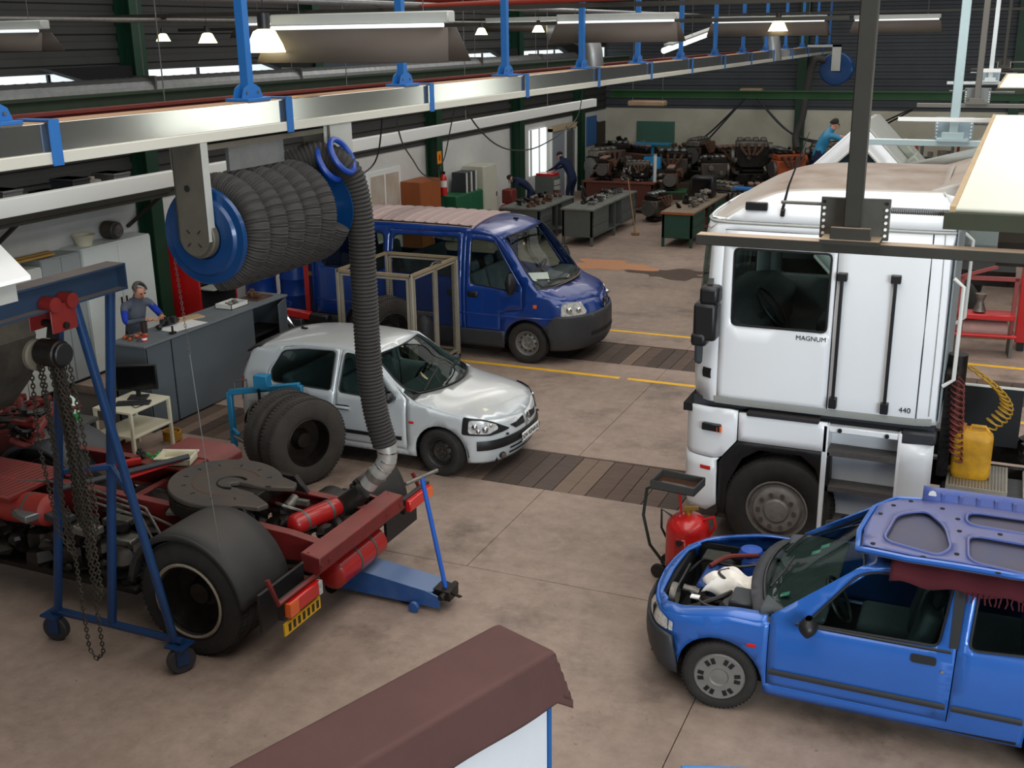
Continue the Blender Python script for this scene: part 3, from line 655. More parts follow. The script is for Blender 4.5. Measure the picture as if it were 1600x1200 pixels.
t = thing('yellow_coil_spring', 'dirty yellow coil spring on the floor beside the trolley', 'spring', (-9.5, 10.55, 0)); obj('coil', MB().tube([(.11 * math.cos(a * .35), .11 * math.sin(a * .35), .02 + a * .0016) for a in range(90)], .014, 6), mat('yellow_spring', (176, 128, 30), .6, var=.5), t)
for o_ in [c for c in t.children]: pass
# ---------------------------------------------------------------- items in the gap between counter and van
def drum(x, y, r, h, m, lab, z=0.14):
    t = thing('plastic_drum', lab, 'drum', (x, y, z)); obj('drum_body', MB().lathe([(.001, 0), (r * .93, 0), (r, .04), (r, h * .32), (r * 1.03, h * .34), (r, h * .36), (r, h * .66), (r * 1.03, h * .68), (r, h * .7), (r, h - .05), (r * .94, h), (r * .9, h - .02), (.001, h - .02)], n=24), m, t); obj('bung', MB().cyl((r * .5, 0, h - .02), (r * .5, 0, h + .02), .04, 10), blackpl, t); return t
t = thing('wooden_pallet', 'wooden pallet on the floor under the blue drums', 'pallet', (-12.15, 16.9, 0))
for i in range(5): obj('top_board', MB().box(-.75, .75, -.55 + i * .24, -.43 + i * .24, .11, .14), woodtop, t)
for i in (-.7, 0, .6): obj('bearer', MB().box(i, i + .1, -.55, .53, 0, .11), woodtop, t)
drum(-12.5, 16.7, .29, .88, barrelblue, 'blue plastic drum on the pallet, left of the pair'); drum(-11.85, 16.9, .29, .88, barrelblue, 'blue plastic drum on the pallet, right of the pair')
t = thing('dark_waste_bin', 'black lidded waste bin beside the blue drums', 'bin', (-11.9, 17.9, 0)); obj('tub', MB().prism([(-.25, 0), (.25, 0), (.3, .85), (-.3, .85)], -.28, .28), mat('black_bin_plastic', (22, 26, 24), .5), t, bevel=.02); obj('lid', MB().cbox((0, 0, .89), (.66, .62, .06)), mat('black_bin_plastic', (22, 26, 24)), t, bevel=.02)
t = thing('blue_drain_basin', 'round blue basin standing behind the counter by the red cabinet', 'basin', (-11.55, 15.75, .0)); obj('tub', MB().lathe([(.2, 0), (.3, .5), (.32, .5), (.31, .46), (.2, .03), (.001, .03)], n=22), barrelblue, t)
t = thing('red_blue_lift_post', 'red and dark blue lift post with grey foot behind the van', 'lift'); 
obj('post', MB().box(-10.94, -10.84, 15.85, 15.95, .35, 1.3), redbright, t, bevel=.006); obj('guard_panel', MB().box(-10.84, -10.25, 15.87, 15.93, .0, 1.25), mat('dark_blue_panel', (12, 34, 84), .5), t, bevel=.006); obj('foot', MB().box(-10.98, -10.7, 15.76, 16.04, 0, .4), greypl, t, bevel=.02); obj('buff_stripe', MB().box(-10.84, -10.25, 15.85, 15.87, 1.05, 1.12), woodtop, t); base(t, (-10.7, 15.9, 0))
t = thing('red_press_arm', 'bright red hydraulic arm with black clamp behind the silver car', 'press arm'); obj('arm', MB().bar((-10.76, 15.0, .60), (-10.3, 15.05, .56), .14, .12), redbright, t, bevel=.01); obj('clamp', MB().cbox((-10.12, 15.06, .53), (.36, .16, .14)), blackpl, t, bevel=.02); obj('pedestal', MB().box(-10.7, -10.4, 14.9, 15.2, 0, .52), greypl, t, bevel=.01); base(t, (-10.55, 15.05, 0))
t = thing('chrome_valve_tool', 'chrome valve tool with lever pointing up behind the silver car', 'tool'); mb = MB(); mb.tube([(-10.5, 14.42, .84), (-10.34, 14.38, .72), (-10.12, 14.32, .54)], [.02, .05, .015], 8); mb.blob((-10.47, 14.41, .83), .05); mb.blob((-10.33, 14.38, .72), .06, (1, 1, 1), 8, .2); obj('valve_body', mb, chrome, t); obj('stand', MB().box(-10.28, -10.0, 14.2, 14.5, 0, .53), greypl, t, bevel=.01); base(t, (-10.15, 14.35, 0))
# ---------------------------------------------------------------- further along the left wall
d1 = struct('door_1', MB().box(-12.99, -12.93, 21.45, 23.0, 0, 2.1), mat('door_white', (226, 228, 226), .5), bevel=.01)
for a, b in ((21.6, 22.2), (22.28, 22.88)): obj('door_pane', MB().box(-12.93, -12.92, a, b, .5, 1.98), mat('tan_pane', (176, 158, 140), .3, var=.4, rgb2=(210, 214, 210), scale=2), d1)
cupboard(-12.95, -12.4, 22.95, 24.0, 1.72, woodorange, 'orange-brown wooden cupboard right of the glazed white door', 'wooden_cupboard', 2)
cupboard(-12.95, -12.35, 24.75, 26.3, 1.15, mat('green_locker_paint', (30, 96, 62), .5, var=.2), 'dark green metal locker below the fire extinguisher', 'green_locker', 2, cat='locker')
cupboard(-12.95, -12.35, 26.35, 27.2, 1.72, mat('ivory_locker_paint', (196, 194, 178), .5, var=.1), 'tall ivory locker right of the green locker', 'ivory_locker', 1, cat='locker')
t = thing('window_fan_box', 'small white open-fronted box on top of the green locker', 'box', (-12.65, 25.8, 1.15)); obj('shell', MB().box(-.2, .2, -.3, .3, 0, .5), greypl, t); 
for y in (-.28, .0, .27): obj('front_strut', MB().box(.2, .23, y - .02, y + .02, 0, .5), white, t)
t = thing('fire_extinguisher', 'red fire extinguisher hanging on the green column above the green locker', 'extinguisher', (-12.58, 24.5, 1.22)); obj('cylinder', MB().lathe([(.001, 0), (.08, 0), (.085, .03), (.085, .42), (.05, .5), (.02, .52), (.001, .52)], n=18), redbright, t); obj('valve', MB().box(-.03, .05, -.02, .02, .52, .58), blackpl, t); obj('white_band', MB().cyl((0, 0, .2), (0, 0, .36), .0865, 18), white, t)
o = obj('extinguisher_sign', MB().box(-12.62, -12.61, 24.28, 24.5, 2.0, 2.3), mat('sign_orange', (222, 140, 30), .5)); tag(o, 'small orange sign on the column above the fire extinguisher', 'sign')
mb = MB(); mb.cbox((-12.605, 24.39, 2.15), (.006, .05, .14)); obj('sign_pictogram', mb, redbright, o)
# window, office partition
win1 = struct('window_6', MB().box(-13.0, -12.95, 31.0, 32.3, .9, 2.25), day, label='bright white window above the workbench', smooth=False)
for a in (31.0, 31.64, 32.28): obj('window_frame', MB().box(-12.96, -12.92, a - .03, a + .03, .88, 2.27), white, win1)
t = thing('office_partition', 'pale blue-grey office partition right of the bright window', 'partition'); obj('solid_panel', MB().box(-12.9, -12.84, 32.4, 33.6, 0, 2.1), mat('pale_partition', (150, 156, 164), .6), t); obj('glazed_panel', MB().box(-12.9, -12.86, 33.65, 34.55, .0, 2.0), mat('dim_glazing', (96, 96, 98), .25), t)
for y in (32.4, 33.62, 34.6): obj('post', MB().box(-12.94, -12.8, y - .04, y + .04, 0, 2.2), white, t)
obj('header', MB().box(-12.94, -12.8, 32.36, 34.64, 2.1, 2.25), mat('pine_header', (196, 174, 140), .7), t); base(t, (-12.87, 33.5, 0))
o = obj('blue_notice_board', MB().box(-12.98, -12.93, 36.0, 36.9, 1.35, 2.3), mat('blue_board', (52, 104, 160), .7)); tag(o, 'blue notice board on the left wall near the far corner', 'board')
d2 = struct('door_2', MB().box(-12.99, -12.93, 36.95, 37.85, 0, 2.05), mat('dark_brown_door', (54, 38, 32), .6), bevel=.01); obj('door_frame', MB().box(-12.99, -12.9, 36.9, 36.95, 0, 2.1), mat('dark_brown_door', (54, 38, 32)), d2)
# shelf above the white wall with odds and ends
t = thing('high_storage_shelf', 'dark steel shelf running high along the left wall', 'shelf'); obj('deck', MB().box(-12.95, -12.1, 5, 14.0, 2.62, 2.68), darksteel, t); obj('front_rail', MB().box(-12.14, -12.08, 5, 14.0, 2.68, 2.78), darksteel, t)
for y in (5.2, 8, 11, 13.9): obj('bracket', MB().bar((-12.95, y, 2.1), (-12.2, y, 2.62), .05), darksteel, t)
base(t, (-12.5, 9.5, 2.62)); rr = random.Random(5)
for i, y in enumerate([9.0 + .42 * k for k in range(12)]):
    mm_ = [galv, mat('dusty_box', (122, 112, 100), .8, var=.4), dark, greypl, mat('pale_box', (168, 160, 148), .8, var=.3)][i % 5]; hh = rr.uniform(.15, .42); mb = MB()
    if i % 3 == 0: mb.cyl((0, 0, 0), (0, 0, hh), .14, 14); mb.cyl((0, 0, hh), (0, 0, hh + .05), .05, 10)
    else: mb.box(-.22, .22, -.17, .17, 0, hh); mb.box(-.23, .23, -.18, .18, hh - .04, hh)
    o = obj('storage_tin' if i % 3 == 0 else 'storage_box', mb, mm_, bevel=.008); o.location = (-12.5, y, 2.68); tag(o, '%s %s on the high left wall shelf, number %s from the green column' % (['shiny grey', 'dusty brown', 'black', 'dark grey', 'pale'][i % 5], 'tin' if i % 3 == 0 else 'box', ['twelfth', 'eleventh', 'tenth', 'ninth', 'eighth', 'seventh', 'sixth', 'fifth', 'fourth', 'third', 'second', 'first'][i]), 'tin' if i % 3 == 0 else 'box', 'tins and boxes on the high shelf')
# ================================================================ SILVER HATCHBACK (local frame: x forward, front axle at x = 0)
def seat(parent, x, y, z0=0.32, s=1.0, name='seat', m=None):
    mb = MB()
    mb.cbox((x, y, z0 + .08), (.5 * s, .48, .16)); mb.cbox((x - .26, y, z0 + .42), (.14, .46, .6), Matrix.Rotation(R(-14), 3, 'Y')); mb.cbox((x - .36, y, z0 + .80), (.09, .26, .17), Matrix.Rotation(R(-14), 3, 'Y'))
    return obj(name, mb, m or seatm, parent, bevel=0.05, seg=2)
def steering(parent, c, r, m=None, tilt=60):
    mb = MB(); M = Matrix.Translation(c) @ Matrix.Rotation(R(-tilt), 4, 'Y')
    mb.tube([M @ Vector((r * math.cos(a), r * math.sin(a), 0)) for a in [2 * math.pi * i / 20 for i in range(20)]], .016, 6, closed=True)
    mb.bar(M @ Vector((-r, 0, 0)), M @ Vector((r, 0, 0)), .05, .02); mb.bar(M @ Vector((0, 0, 0)), M @ Vector((0, 0, -.3)), .06)
    return obj('steering_wheel', mb, m or blackpl, parent)
def build_silver(t):
    B = Body([(-3.03, 0), (-3.02, .3), (-2.97, .6), (-2.85, .755), (-2.5, .81), (-1.2, .82), (-.4, .82), (.1, .815), (.4, .78), (.58, .68), (.70, .5), (.765, .25), (.785, 0)],
             [(.15, .05), (.3, .012), (.5, 0), (.7, .008), (.85, .03), (1.0, .085), (1.2, .16), (1.42, .25)],
             [(.15, .08), (.28, .02), (.42, 0), (.55, .01), (.66, .05), (.76, .13), (.95, .35)],
             [(.15, .05), (.45, 0), (.85, .02), (1.0, .07), (1.3, .26), (1.42, .34)],
             [(-3.05, .80), (-2.98, .98), (-2.86, 1.18), (-2.72, 1.30), (-2.4, 1.385), (-2.0, 1.42), (-1.6, 1.43), (-1.2, 1.415), (-.98, 1.36), (-.6, 1.16), (-.22, .965), (-.05, .925), (.25, .865), (.5, .79), (.68, .70), (.80, .58)],
             [(-3, .05), (-2, .045), (-1, .05), (-.6, .085), (-.2, .075), (.3, .06), (.8, .05)], [(-3, .62), (-1.2, .60), (-.6, .66), (-.1, .74), (.5, .70), (.8, .6)])
    zt = B.ztop; e = .004
    # windows cut in the flank
    fw = rnd_poly([(-.60, .86), (-1.385, .885), (-1.36, 1.335), (-1.05, 1.31)], .05)
    rw = rnd_poly([(-1.50, .89), (-2.37, .905), (-2.41, 1.02), (-2.26, 1.275), (-1.95, 1.32), (-1.50, 1.335)], .05)
    fa = arch_poly(0, .29, .335, z0=.19); ra = arch_poly(-2.47, .29, .335, z0=.19)
    us = [B.umin + (B.umax - B.umin) * i / 70 for i in range(71)]
    top = [(u, zt(u)) for u in us]
    # body shell flank with door openings
    fd = [(-.44, .27), (-1.43, .27), (-1.43, 1.10), (-1.415, 1.365), (-1.0, 1.34), (-.44, .90)]
    rd = [(-1.45, .27), (-2.08, .27), (-2.14, .48), (-2.32, .62), (-2.44, .80), (-2.47, 1.02), (-2.24, 1.325), (-2.0, 1.36), (-1.435, 1.37)]
    outline = [(B.umin, .2)] + ra + fa + [(B.umax, .17)] + list(reversed(top))
    holes = [fd, rd]
    obj('body_shell', B.sides(outline, holes, step=.085), silver, t, solid=.02)
    obj('front_door', B.side([(u - .0, z) for u, z in [(-.448, .275), (-1.422, .275), (-1.422, 1.10), (-1.408, 1.358), (-1.0, 1.332), (-.448, .895)]], [fw], -1, 0, .08), silver, t, solid=.02)
    obj('front_door', B.side([(-.448, .275), (-1.422, .275), (-1.422, 1.10), (-1.408, 1.358), (-1.0, 1.332), (-.448, .895)], [fw], 1, 0, .08), silver, t, solid=.02)
    rdi = [(-1.456, .275), (-2.075, .275), (-2.135, .487), (-2.315, .627), (-2.434, .80), (-2.463, 1.02), (-2.237, 1.319), (-2.0, 1.354), (-1.441, 1.364)]
    for sd in (-1, 1): obj('rear_door', B.side(rdi, [rw], sd, 0, .08), silver, t, solid=.02)
    for sd in (-1, 1):
        obj('front_side_window', B.side(fw, (), sd, -.008, .1), glassdark, t); obj('rear_side_window', B.side(rw, (), sd, -.008, .1), glassdark, t)
        # black window surround
        mb = MB()
        for P_ in (fw, rw): mb.tube([B.S(u, z, sd, .002) for u, z in subdiv(P_, .06)], .007, 5, closed=True)
        obj('window_seal', mb, blackpl, t)
        for (hu, hz) in ((-1.32, .70), (-2.2, .765)):
            mb = MB(); mb.tube([B.S(hu + d, hz + .006 * math.cos(d * 20), sd, .006 + .016 * math.cos(d * 14)) for d in [i * .02 - .1 for i in range(11)]], .019, 8); h = obj('door_handle', mb, silver, t)
            mb = MB(); mb.side = None; v, f = cdt(rnd_poly([(hu - .10, hz - .03), (hu + .10, hz - .03), (hu + .10, hz + .035), (hu - .10, hz + .035)], .03), (), .04); mb.add([B.S(a, b, sd, .003) for a, b in v], f); obj('handle_recess', mb, greypl, h)
        obj('side_rub_strip', B.band(-1.40, -.50, .385, .435, .012, sd=(sd,), bulge=.01), blackpl, t); obj('side_rub_strip', B.band(-2.05, -1.46, .385, .435, .012, sd=(sd,), bulge=.01), blackpl, t)
        obj('side_indicator', B.band(-.40, -.335, .615, .645, .008, nu=4, sd=(sd,), bulge=.008), redlens, t)
        mirror(t, (-.62, sd * .80, .93), (.13, .17, .13), blackpl, sd)
        # headlight: clear unit wrapping the corner
        hp = rnd_poly([(.28, .555), (.30, .77), (.52, .742), (.68, .69), (.93, .565), (.62, .535)], .03)
        obj('headlight', B.side(hp, (), sd, .008, .05), blackpl, t)
        hl = [c for c in t.children if c.name.startswith('headlight')][-1]
        obj('reflector', B.side(rnd_poly([(.36, .575), (.37, .735), (.56, .715), (.72, .655), (.74, .60), (.60, .56)], .04), (), sd, .013, .05), lens, hl)
        mb = MB()
        for (u, z, r) in ((.44, .655, .04), (.56, .62, .045), (.48, .60, .03), (.64, .655, .025)): mb.blob(B.S(u, z, sd, .012), r, (1, 1, 1), 10)
        obj('bulb_bowl', mb, chrome, hl)
        g = [(1.03, .535), (.93, .60), (1.06, .60), (1.20, .625), (1.245, .625), (1.245, .535)]
        k = (B.umax - .07) / 1.245; g = [(u * k, z) for u, z in g]
        obj('grille', B.side(g, (), sd, .006, .05), dark, t)
        mb = MB()
        for zz in (.55, .57, .59): mb.tube([B.S(u * k, zz, sd, .012) for u in (1.02, 1.08, 1.14, 1.2, 1.24)], .004, 4)
        obj('grille_bar', mb, blackpl, t)
        # bumper insert, fog lamp, lower slots
        obj('bumper_insert', B.band(.46, B.umax, lambda u: .355 + .02 * max(0, (u - .5)), lambda u: .475 + .015 * max(0, (u - .5)), .012, sd=(sd,), bulge=.012, nu=20), blackpl, t)
        mb = MB(); p = B.S(.80, .255, sd, .0); q = B.S(.80, .255, sd, .03); mb.cyl(p, q, .042, 14); fo = obj('fog_lamp', mb, blackpl, t)
        mb = MB(); mb.cyl(q, q + (q - p) * .1, .034, 14); obj('fog_lens', mb, chrome, fo)
        obj('lower_intake', B.band(.93, B.umax, .235, .262, .006, sd=(sd,), nu=10), dark, t); obj('lower_intake', B.band(.93, B.umax, .30, .325, .006, sd=(sd,), nu=10), dark, t)
        mb = MB(); p = B.S(.86, .515, sd, .02); mb.blob(p, .022, (1, 1, .7), 8); obj('washer_jet', mb, blackpl, t)
        obj('tail_light', B.side(rnd_poly([(B.umin + .72, .55), (B.umin + .80, .9), (B.umin + .62, .9), (B.umin + .58, .55)], .04), (), sd, .01, .06), redlens, t)
    # badge: a diamond shape
    mb = MB(); cx = B.S(B.umax, .59, 1, .02); 
    for s2 in (-1, 1):
        mb.bar(cx + Vector((0, s2 * .004, .058)), cx + Vector((.004, s2 * .034, 0)), .016, .016, up=(1, 0, 0)); mb.bar(cx + Vector((.004, s2 * .034, 0)), cx + Vector((0.008, s2 * .004, -.058)), .016, .016, up=(1, 0, 0))
    obj('diamond_badge', mb, chrome, t)
    # number plate
    mb = MB(); pc = B.S(B.umax, .405, 1, .035); mb.cbox(pc, (.012, .50, .105)); pl = obj('number_plate', mb, paper, t, label='white number plate', bevel=.004)
    tube_text(pl, 'plate_lettering', 'DDN RENAULT', .082, frame_m(pc + Vector((.008, 0, 0)), (0, 1, 0), (0, 0, 1)), blackpl)
    # top surfaces
    r1 = B.rail(-.42, B.umax, 24); bon = r1 + [(x, -y) for x, y in reversed(r1)]
    cowl = [(-.42 + .30 * math.cos(R(a)) ** 2 if False else -.44 + .30 * (1 - (y / .78) ** 2), y) for a, y in [(0, -.74 + .148 * i) for i in range(11)]]
    xe, ye = r1[0]
    cw = [(-.44 + .30 * (1 - (y / ye) ** 2), y) for y in [-ye + 2 * ye * i / 12 for i in range(13)]]
    hood = [p for p in r1[1:]] + [(x, -y) for x, y in reversed(r1[1:])] + [(x + .03, y) for x, y in cw[1:-1]]
    obj('bonnet', B.top(hood, (), 0, .085), silver, t, solid=.015)
    # windscreen between cowl and roof header
    hd = [(-1.0 + .10 * (1 - (y / .585) ** 2), y) for y in [-.585 + 1.17 * i / 10 for i in range(11)]]
    a0 = B.rail(-.98, -.50, 12)
    # A pillar strip: from rail inwards 6 cm
    ws = [(x, y) for x, y in cw[1:-1]]; left = [(x, y - .055) for x, y in a0]; left = [(x, y) for x, y in left if x < -.47]
    wsp = ws + list(reversed(left)) + list(reversed(hd[1:-1])) + [(x, -y) for x, y in left]
    obj('windscreen', screen_grid(B, lambda y: -.44 + .30 * (1 - (y / ye) ** 2), lambda y: -1.0 + .10 * (1 - (y / .585) ** 2), left), glassdark, t)
    mb = MB(); mb.tube([(x, y, B.T(x, y, .002)) for x, y in subdiv(wsp, .07)], .009, 5, closed=True); obj('windscreen_seal', mb, blackpl, t)
    for s2 in (-1, 1):
        ap = [(x, s2 * y) for x, y in a0] + [(x, s2 * (y - .057)) for x, y in reversed(a0)]
        obj('windscreen_pillar', B.top(ap, (), 0, .06), silver, t, solid=.02)
    mb = MB(); cwl = [(x + .035, y) for x, y in cw] + [(x - .05, y) for x, y in reversed(cw)]
    v, f = cdt(cwl, (), .07); mb.add([(x, y, B.T(x, y, -.012)) for x, y in v], f); obj('cowl_grille', mb, blackpl, t)
    for y0 in (.05, -.55):
        mb = MB(); mb.tube([(-.27 - .1 * (abs(y0 + .0)) , y0, B.T(-.25, y0, .02)), (-.36, y0 + .25, B.T(-.36, y0 + .25, .02)), (-.40, y0 + .5, B.T(-.42, y0 + .5, .02))], .01, 5); obj('wiper', mb, blackpl, t)
    r2 = B.rail(-2.70, -.98, 24); roof = r2 + list(reversed(hd[1:-1])) + [(x, -y) for x, y in reversed(r2)]
    rf = obj('roof', B.top(roof, (), 0, .1), silver, t, solid=.02)
    mb = MB(); mb.cbox((-2.35, .0, B.T(-2.35, 0) + .012), (.09, .03, .02)); mb.bar((-2.37, 0, B.T(-2.35, 0) + .02), (-2.39, 0, B.T(-2.35, 0) + .045), .02); obj('aerial_base', mb, blackpl, t)
    r3 = B.rail(B.umin + .55, -2.70, 14); tg = [(x, y) for x, y in r3] + [(x, -y) for x, y in reversed(r3)]
    gl = [(-2.76, -.52), (-2.76, .52), (-2.95, .56), (-2.95, -.56)]
    obj('tailgate', B.top(tg, [gl], 0, .08), silver, t, solid=.02); obj('rear_window', B.top(gl, (), -.005, .1), glassdark, t)
    mb = MB(); mb.grid(lambda a, b: Vector((-2.62 - .24 * b, -.56 + 1.12 * a, B.T(-2.62 - .12 * b, (-.56 + 1.12 * a)) + .012 - .05 * b)), 10, 3); obj('rear_spoiler', mb, blackpl, t, solid=.02)
    # wheels, wells, interior, floor
    for x in (0, -2.472):
        for s2 in (-1, 1): wheel(t, (x, s2 * .735, .29), .29, .18, .185, 'steel', s2, rm=mat('dark_steel_rim', (66, 63, 60), .45, .5, var=.4, scale=9), steer=(-6 if x == 0 else 0))
    for x in (0, -2.472):
        for s2 in (-1, 1): mb = MB(); mb.grid(lambda a, b: Vector((x - .36 * math.cos(math.pi * a), s2 * (.56 + .23 * b), .27 + .36 * math.sin(math.pi * a))), 14, 1); mb.box(x - .36, x + .36, s2 * .56 - .01, s2 * .56 + .01, .2, .63); obj('wheel_arch_liner', mb, dark, t, kind='stuff')
    mb = MB(); mb.box(-2.8, .62, -.56, .56, .19, .26); mb.box(-2.1, -.42, -.78, .78, .2, .26); mb.box(-.42, -.38, -.76, .76, .26, .84); obj('floor_pan', mb, dark, t)
    mb = MB(); mb.prism([(-.30, .72), (-.72, .74), (-.78, .90), (-.5, .93), (-.30, .90)], -.72, .72); obj('dashboard', mb, trimgrey, t, bevel=.03, seg=2)
    seat(t, -1.15, -.36, .28); seat(t, -1.15, .36, .28)
    mb = MB(); mb.cbox((-1.95, 0, .42), (.5, 1.25, .2)); mb.cbox((-2.22, 0, .72), (.14, 1.25, .5), Matrix.Rotation(R(-14), 3, 'Y')); obj('rear_seat', mb, seatm, t, bevel=.05, seg=2)
    steering(t, (-.82, .36, .88), .18)
    return B
t = thing('silver_hatchback', 'silver five-door hatchback with dented bonnet parked in front of the blue van', 'car', (-5.70, 11.60, 0), 0)
build_silver(t)
# ================================================================ BLUE VAN
def build_van(t):
    B = Body([(-4.0, 0), (-4.0, .6), (-3.98, .88), (-3.9, .97), (-3.4, .99), (-1.2, .99), (-.2, .99), (.3, .97), (.62, .88), (.82, .68), (.94, .35), (.975, 0)],
             [(.2, .04), (.5, 0), (1.1, .01), (1.3, .03), (1.6, .07), (1.9, .125), (2.1, .18), (2.25, .25)], [(.2, .08), (.4, 0), (.72, 0), (.84, .05), (1.0, .13), (1.3, .5)], [(.2, .05), (.5, 0), (1.3, .02), (2.1, .12)],
             [(-4.02, 2.0), (-3.95, 2.12), (-3.7, 2.17), (-2.5, 2.19), (-1.2, 2.18), (-.8, 2.15), (-.55, 2.09), (-.38, 2.0), (0, 1.55), (.25, 1.26), (.34, 1.215), (.6, 1.12), (.82, 1.0), (.93, .88), (1.0, .75)],
             [(-4, .06), (-.6, .06), (0, .09), (.4, .06), (1, .06)], [(-4, .80), (-.6, .80), (0, .84), (.4, .86), (.8, .70), (1, .55)])
    zt = B.ztop
    fw = rnd_poly([(-.97, 1.24), (-.97, 1.93), (-.56, 1.90), (-.14, 1.24), (-.32, 1.17)], .06)
    mw = rnd_poly([(-2.38, 1.33), (-2.38, 1.93), (-1.20, 1.94), (-1.20, 1.33)], .09); rw = rnd_poly([(-3.76, 1.33), (-3.76, 1.91), (-2.56, 1.93), (-2.56, 1.33)], .09)
    fa = arch_poly(0, .33, .39, z0=.24); ra = arch_poly(-2.95, .33, .39, z0=.24)
    us = [B.umin + (B.umax - B.umin) * i / 80 for i in range(81)]; top = [(u, zt(u)) for u in us]
    fd = [(-.24, .36), (-1.06, .36), (-1.06, 2.02), (-.60, 1.98), (-.05, 1.22), (-.05, .98), (-.42, .80), (-.40, .40)]
    fd = [(-.44, .36), (-1.06, .36), (-1.06, 2.02), (-.60, 1.98), (-.06, 1.22), (-.06, .86), (-.44, .80)]
    sdp = [(-1.12, .36), (-2.46, .36), (-2.46, 2.0), (-1.12, 2.02)]
    obj('body_shell', B.sides([(B.umin, .5)] + [(-3.34, .5)] + arch_poly(-2.95, .33, .39, z0=.5)[1:-1] + [(-2.56, .5), (-.39, .5)] + arch_poly(0, .33, .39, z0=.5)[1:-1] + [(.39, .5), (.46, .62), (B.umax, .62)] + list(reversed(top)), [[(a, max(b, .5001)) if b > .5 else (a, .502) for a, b in fd], [(a, max(b, .502)) for a, b in sdp], rw], step=.11), blue_van, t, solid=.02)
    ins = lambda P_, d=.007: [(a + (d if a < (min(p[0] for p in P_) + max(p[0] for p in P_)) / 2 else -d), b + (d if b < 1.2 else -d)) for a, b in P_]
    for sd in (-1, 1):
        obj('front_door', B.side([(a, max(b, .5)) for a, b in ins(fd)], [fw], sd, 0, .1), blue_van, t, solid=.02)
        obj('sliding_door', B.side([(a, max(b, .5)) for a, b in ins(sdp)], [mw], sd, 0, .11), blue_van, t, solid=.02)
        obj('lower_cladding', B.side([(-3.34, .22), (-3.34, .5), (B.umin + .3, .5), (B.umin + .3, .22)], (), sd, .008, .1), greypl, t, solid=.02)
        obj('lower_cladding', B.side([(-2.56, .22), (-.39, .22), (-.37, .5), (-2.58, .5)], (), sd, .008, .1), greypl, t, solid=.02)
        obj('bumper', B.side([(.39, .24)] + [(.39 * math.cos(a) , .33 + .39 * math.sin(a)) for a in [i * .11 for i in range(0, 8)]] + [(.46, .80), (.70, .80), (B.umax, .80), (B.umax, .24)], (), sd, .03, .07), greypl, t, solid=.03)
        bo = obj('bumper_slot', B.band(B.umax - .5, B.umax, .44, .50, .036, sd=(sd,), nu=10), dark, t)
        for n_, P_ in (('front_side_window', fw), ('middle_side_window', mw), ('rear_side_window', rw)):
            g = obj(n_, B.side(P_, (), sd, -.008, .15), glassvan, t); mb = MB(); mb.tube([B.S(u, z, sd, .001) for u, z in subdiv(P_, .08)], .009, 5, closed=True); obj('window_seal', mb, blackpl, g)
        for hu in (-.92, -1.28):
            mb = MB(); mb.grid(lambda a, b: B.S(hu - .09 + .18 * a, 1.02 + .09 * b, sd, .012), 3, 3); obj('door_handle', mb, blackpl, t, solid=.015)
        mirror(t, (-.17, sd * 1.08, 1.33), (.16, .22, .34), blackpl, sd)
        obj('side_indicator', B.band(.12, .18, .91, .97, .008, nu=3, sd=(sd,), bulge=.01), amber, t)
        hp = rnd_poly([(.56, .80), (.57, .985), (.72, 1.01), (.98, .985), (1.06, .84), (1.02, .80)], .02)
        hl = obj('headlight', B.side(hp, (), sd, .012, .06), lens, t)
        mb = MB(); mb.blob(B.S(.70, .89, sd, .0), .06, (1, 1, 1), 10); mb.blob(B.S(.87, .88, sd, .0), .055, (1, 1, 1), 10); obj('bulb_bowl', mb, chrome, hl)
        obj('tail_light', B.band(B.umin + .70, B.umin + .86, .75, 1.25, .012, nu=6, sd=(sd,)), redlens, t)
        obj('swage_line', B.band(-3.9, .45, .74, .765, .004, sd=(sd,), nu=30, nz=2, bulge=.008), blue_van, t)
    mb = MB(); c = B.S(B.umax, .875, 1, .05)
    mb.prism([(-.05, .07), (.05, .07), (.045, -.03), (0, -.08), (-.045, -.03)], c.x - .005, c.x + .01, 'yz'); bd = obj('badge', mb, blackpl, t); bd.location = (0, 0, c.z); bd.scale = (1, 1.6, 1.3)
    mb = MB(); 
    for a, b in (((-.02, .05), (.0, .0)), ((0, 0), (.015, -.05)), ((.02, .05), (.0, .0)), ((-.01, .05), (.03, .03)), ((0, 0), (-.025, -.05))): mb.bar((c.x + .013, a[0], a[1]), (c.x + .013, b[0], b[1]), .01, .01)
    obj('lion_emblem', mb, chrome, bd)
    # top: bonnet, windscreen, roof
    r1 = B.rail(.10, B.umax, 22); xe, ye = r1[0]
    cw = [(.12 + .26 * (1 - (y / ye) ** 2), y) for y in [-ye + 2 * ye * i / 12 for i in range(13)]]
    obj('bonnet', B.top(r1[1:] + [(x, -y) for x, y in reversed(r1[1:])] + [(x + .04, y) for x, y in cw[1:-1]], (), 0, .1), blue_van, t, solid=.015)
    hd = [(-.45 + .10 * (1 - (y / .80) ** 2), y) for y in [-.78 + 1.56 * i / 10 for i in range(11)]]
    a0 = B.rail(-.44, .12, 12); ws = cw[1:-1]; left = [(x, y - .06) for x, y in a0 if x < .09]
    wsp = ws + list(reversed(left)) + list(reversed(hd[1:-1])) + [(x, -y) for x, y in left]
    obj('windscreen', screen_grid(B, lambda y: .12 + .26 * (1 - (y / ye) ** 2), lambda y: -.45 + .10 * (1 - (y / .80) ** 2), left), glassclear, t)
    mb = MB(); mb.tube([(x, y, B.T(x, y, .002)) for x, y in subdiv(wsp, .08)], .011, 5, closed=True); obj('windscreen_seal', mb, blackpl, t)
    for s2 in (-1, 1): obj('windscreen_pillar', B.top([(x, s2 * y) for x, y in a0] + [(x, s2 * (y - .062)) for x, y in reversed(a0)], (), 0, .07), blue_van, t, solid=.02)
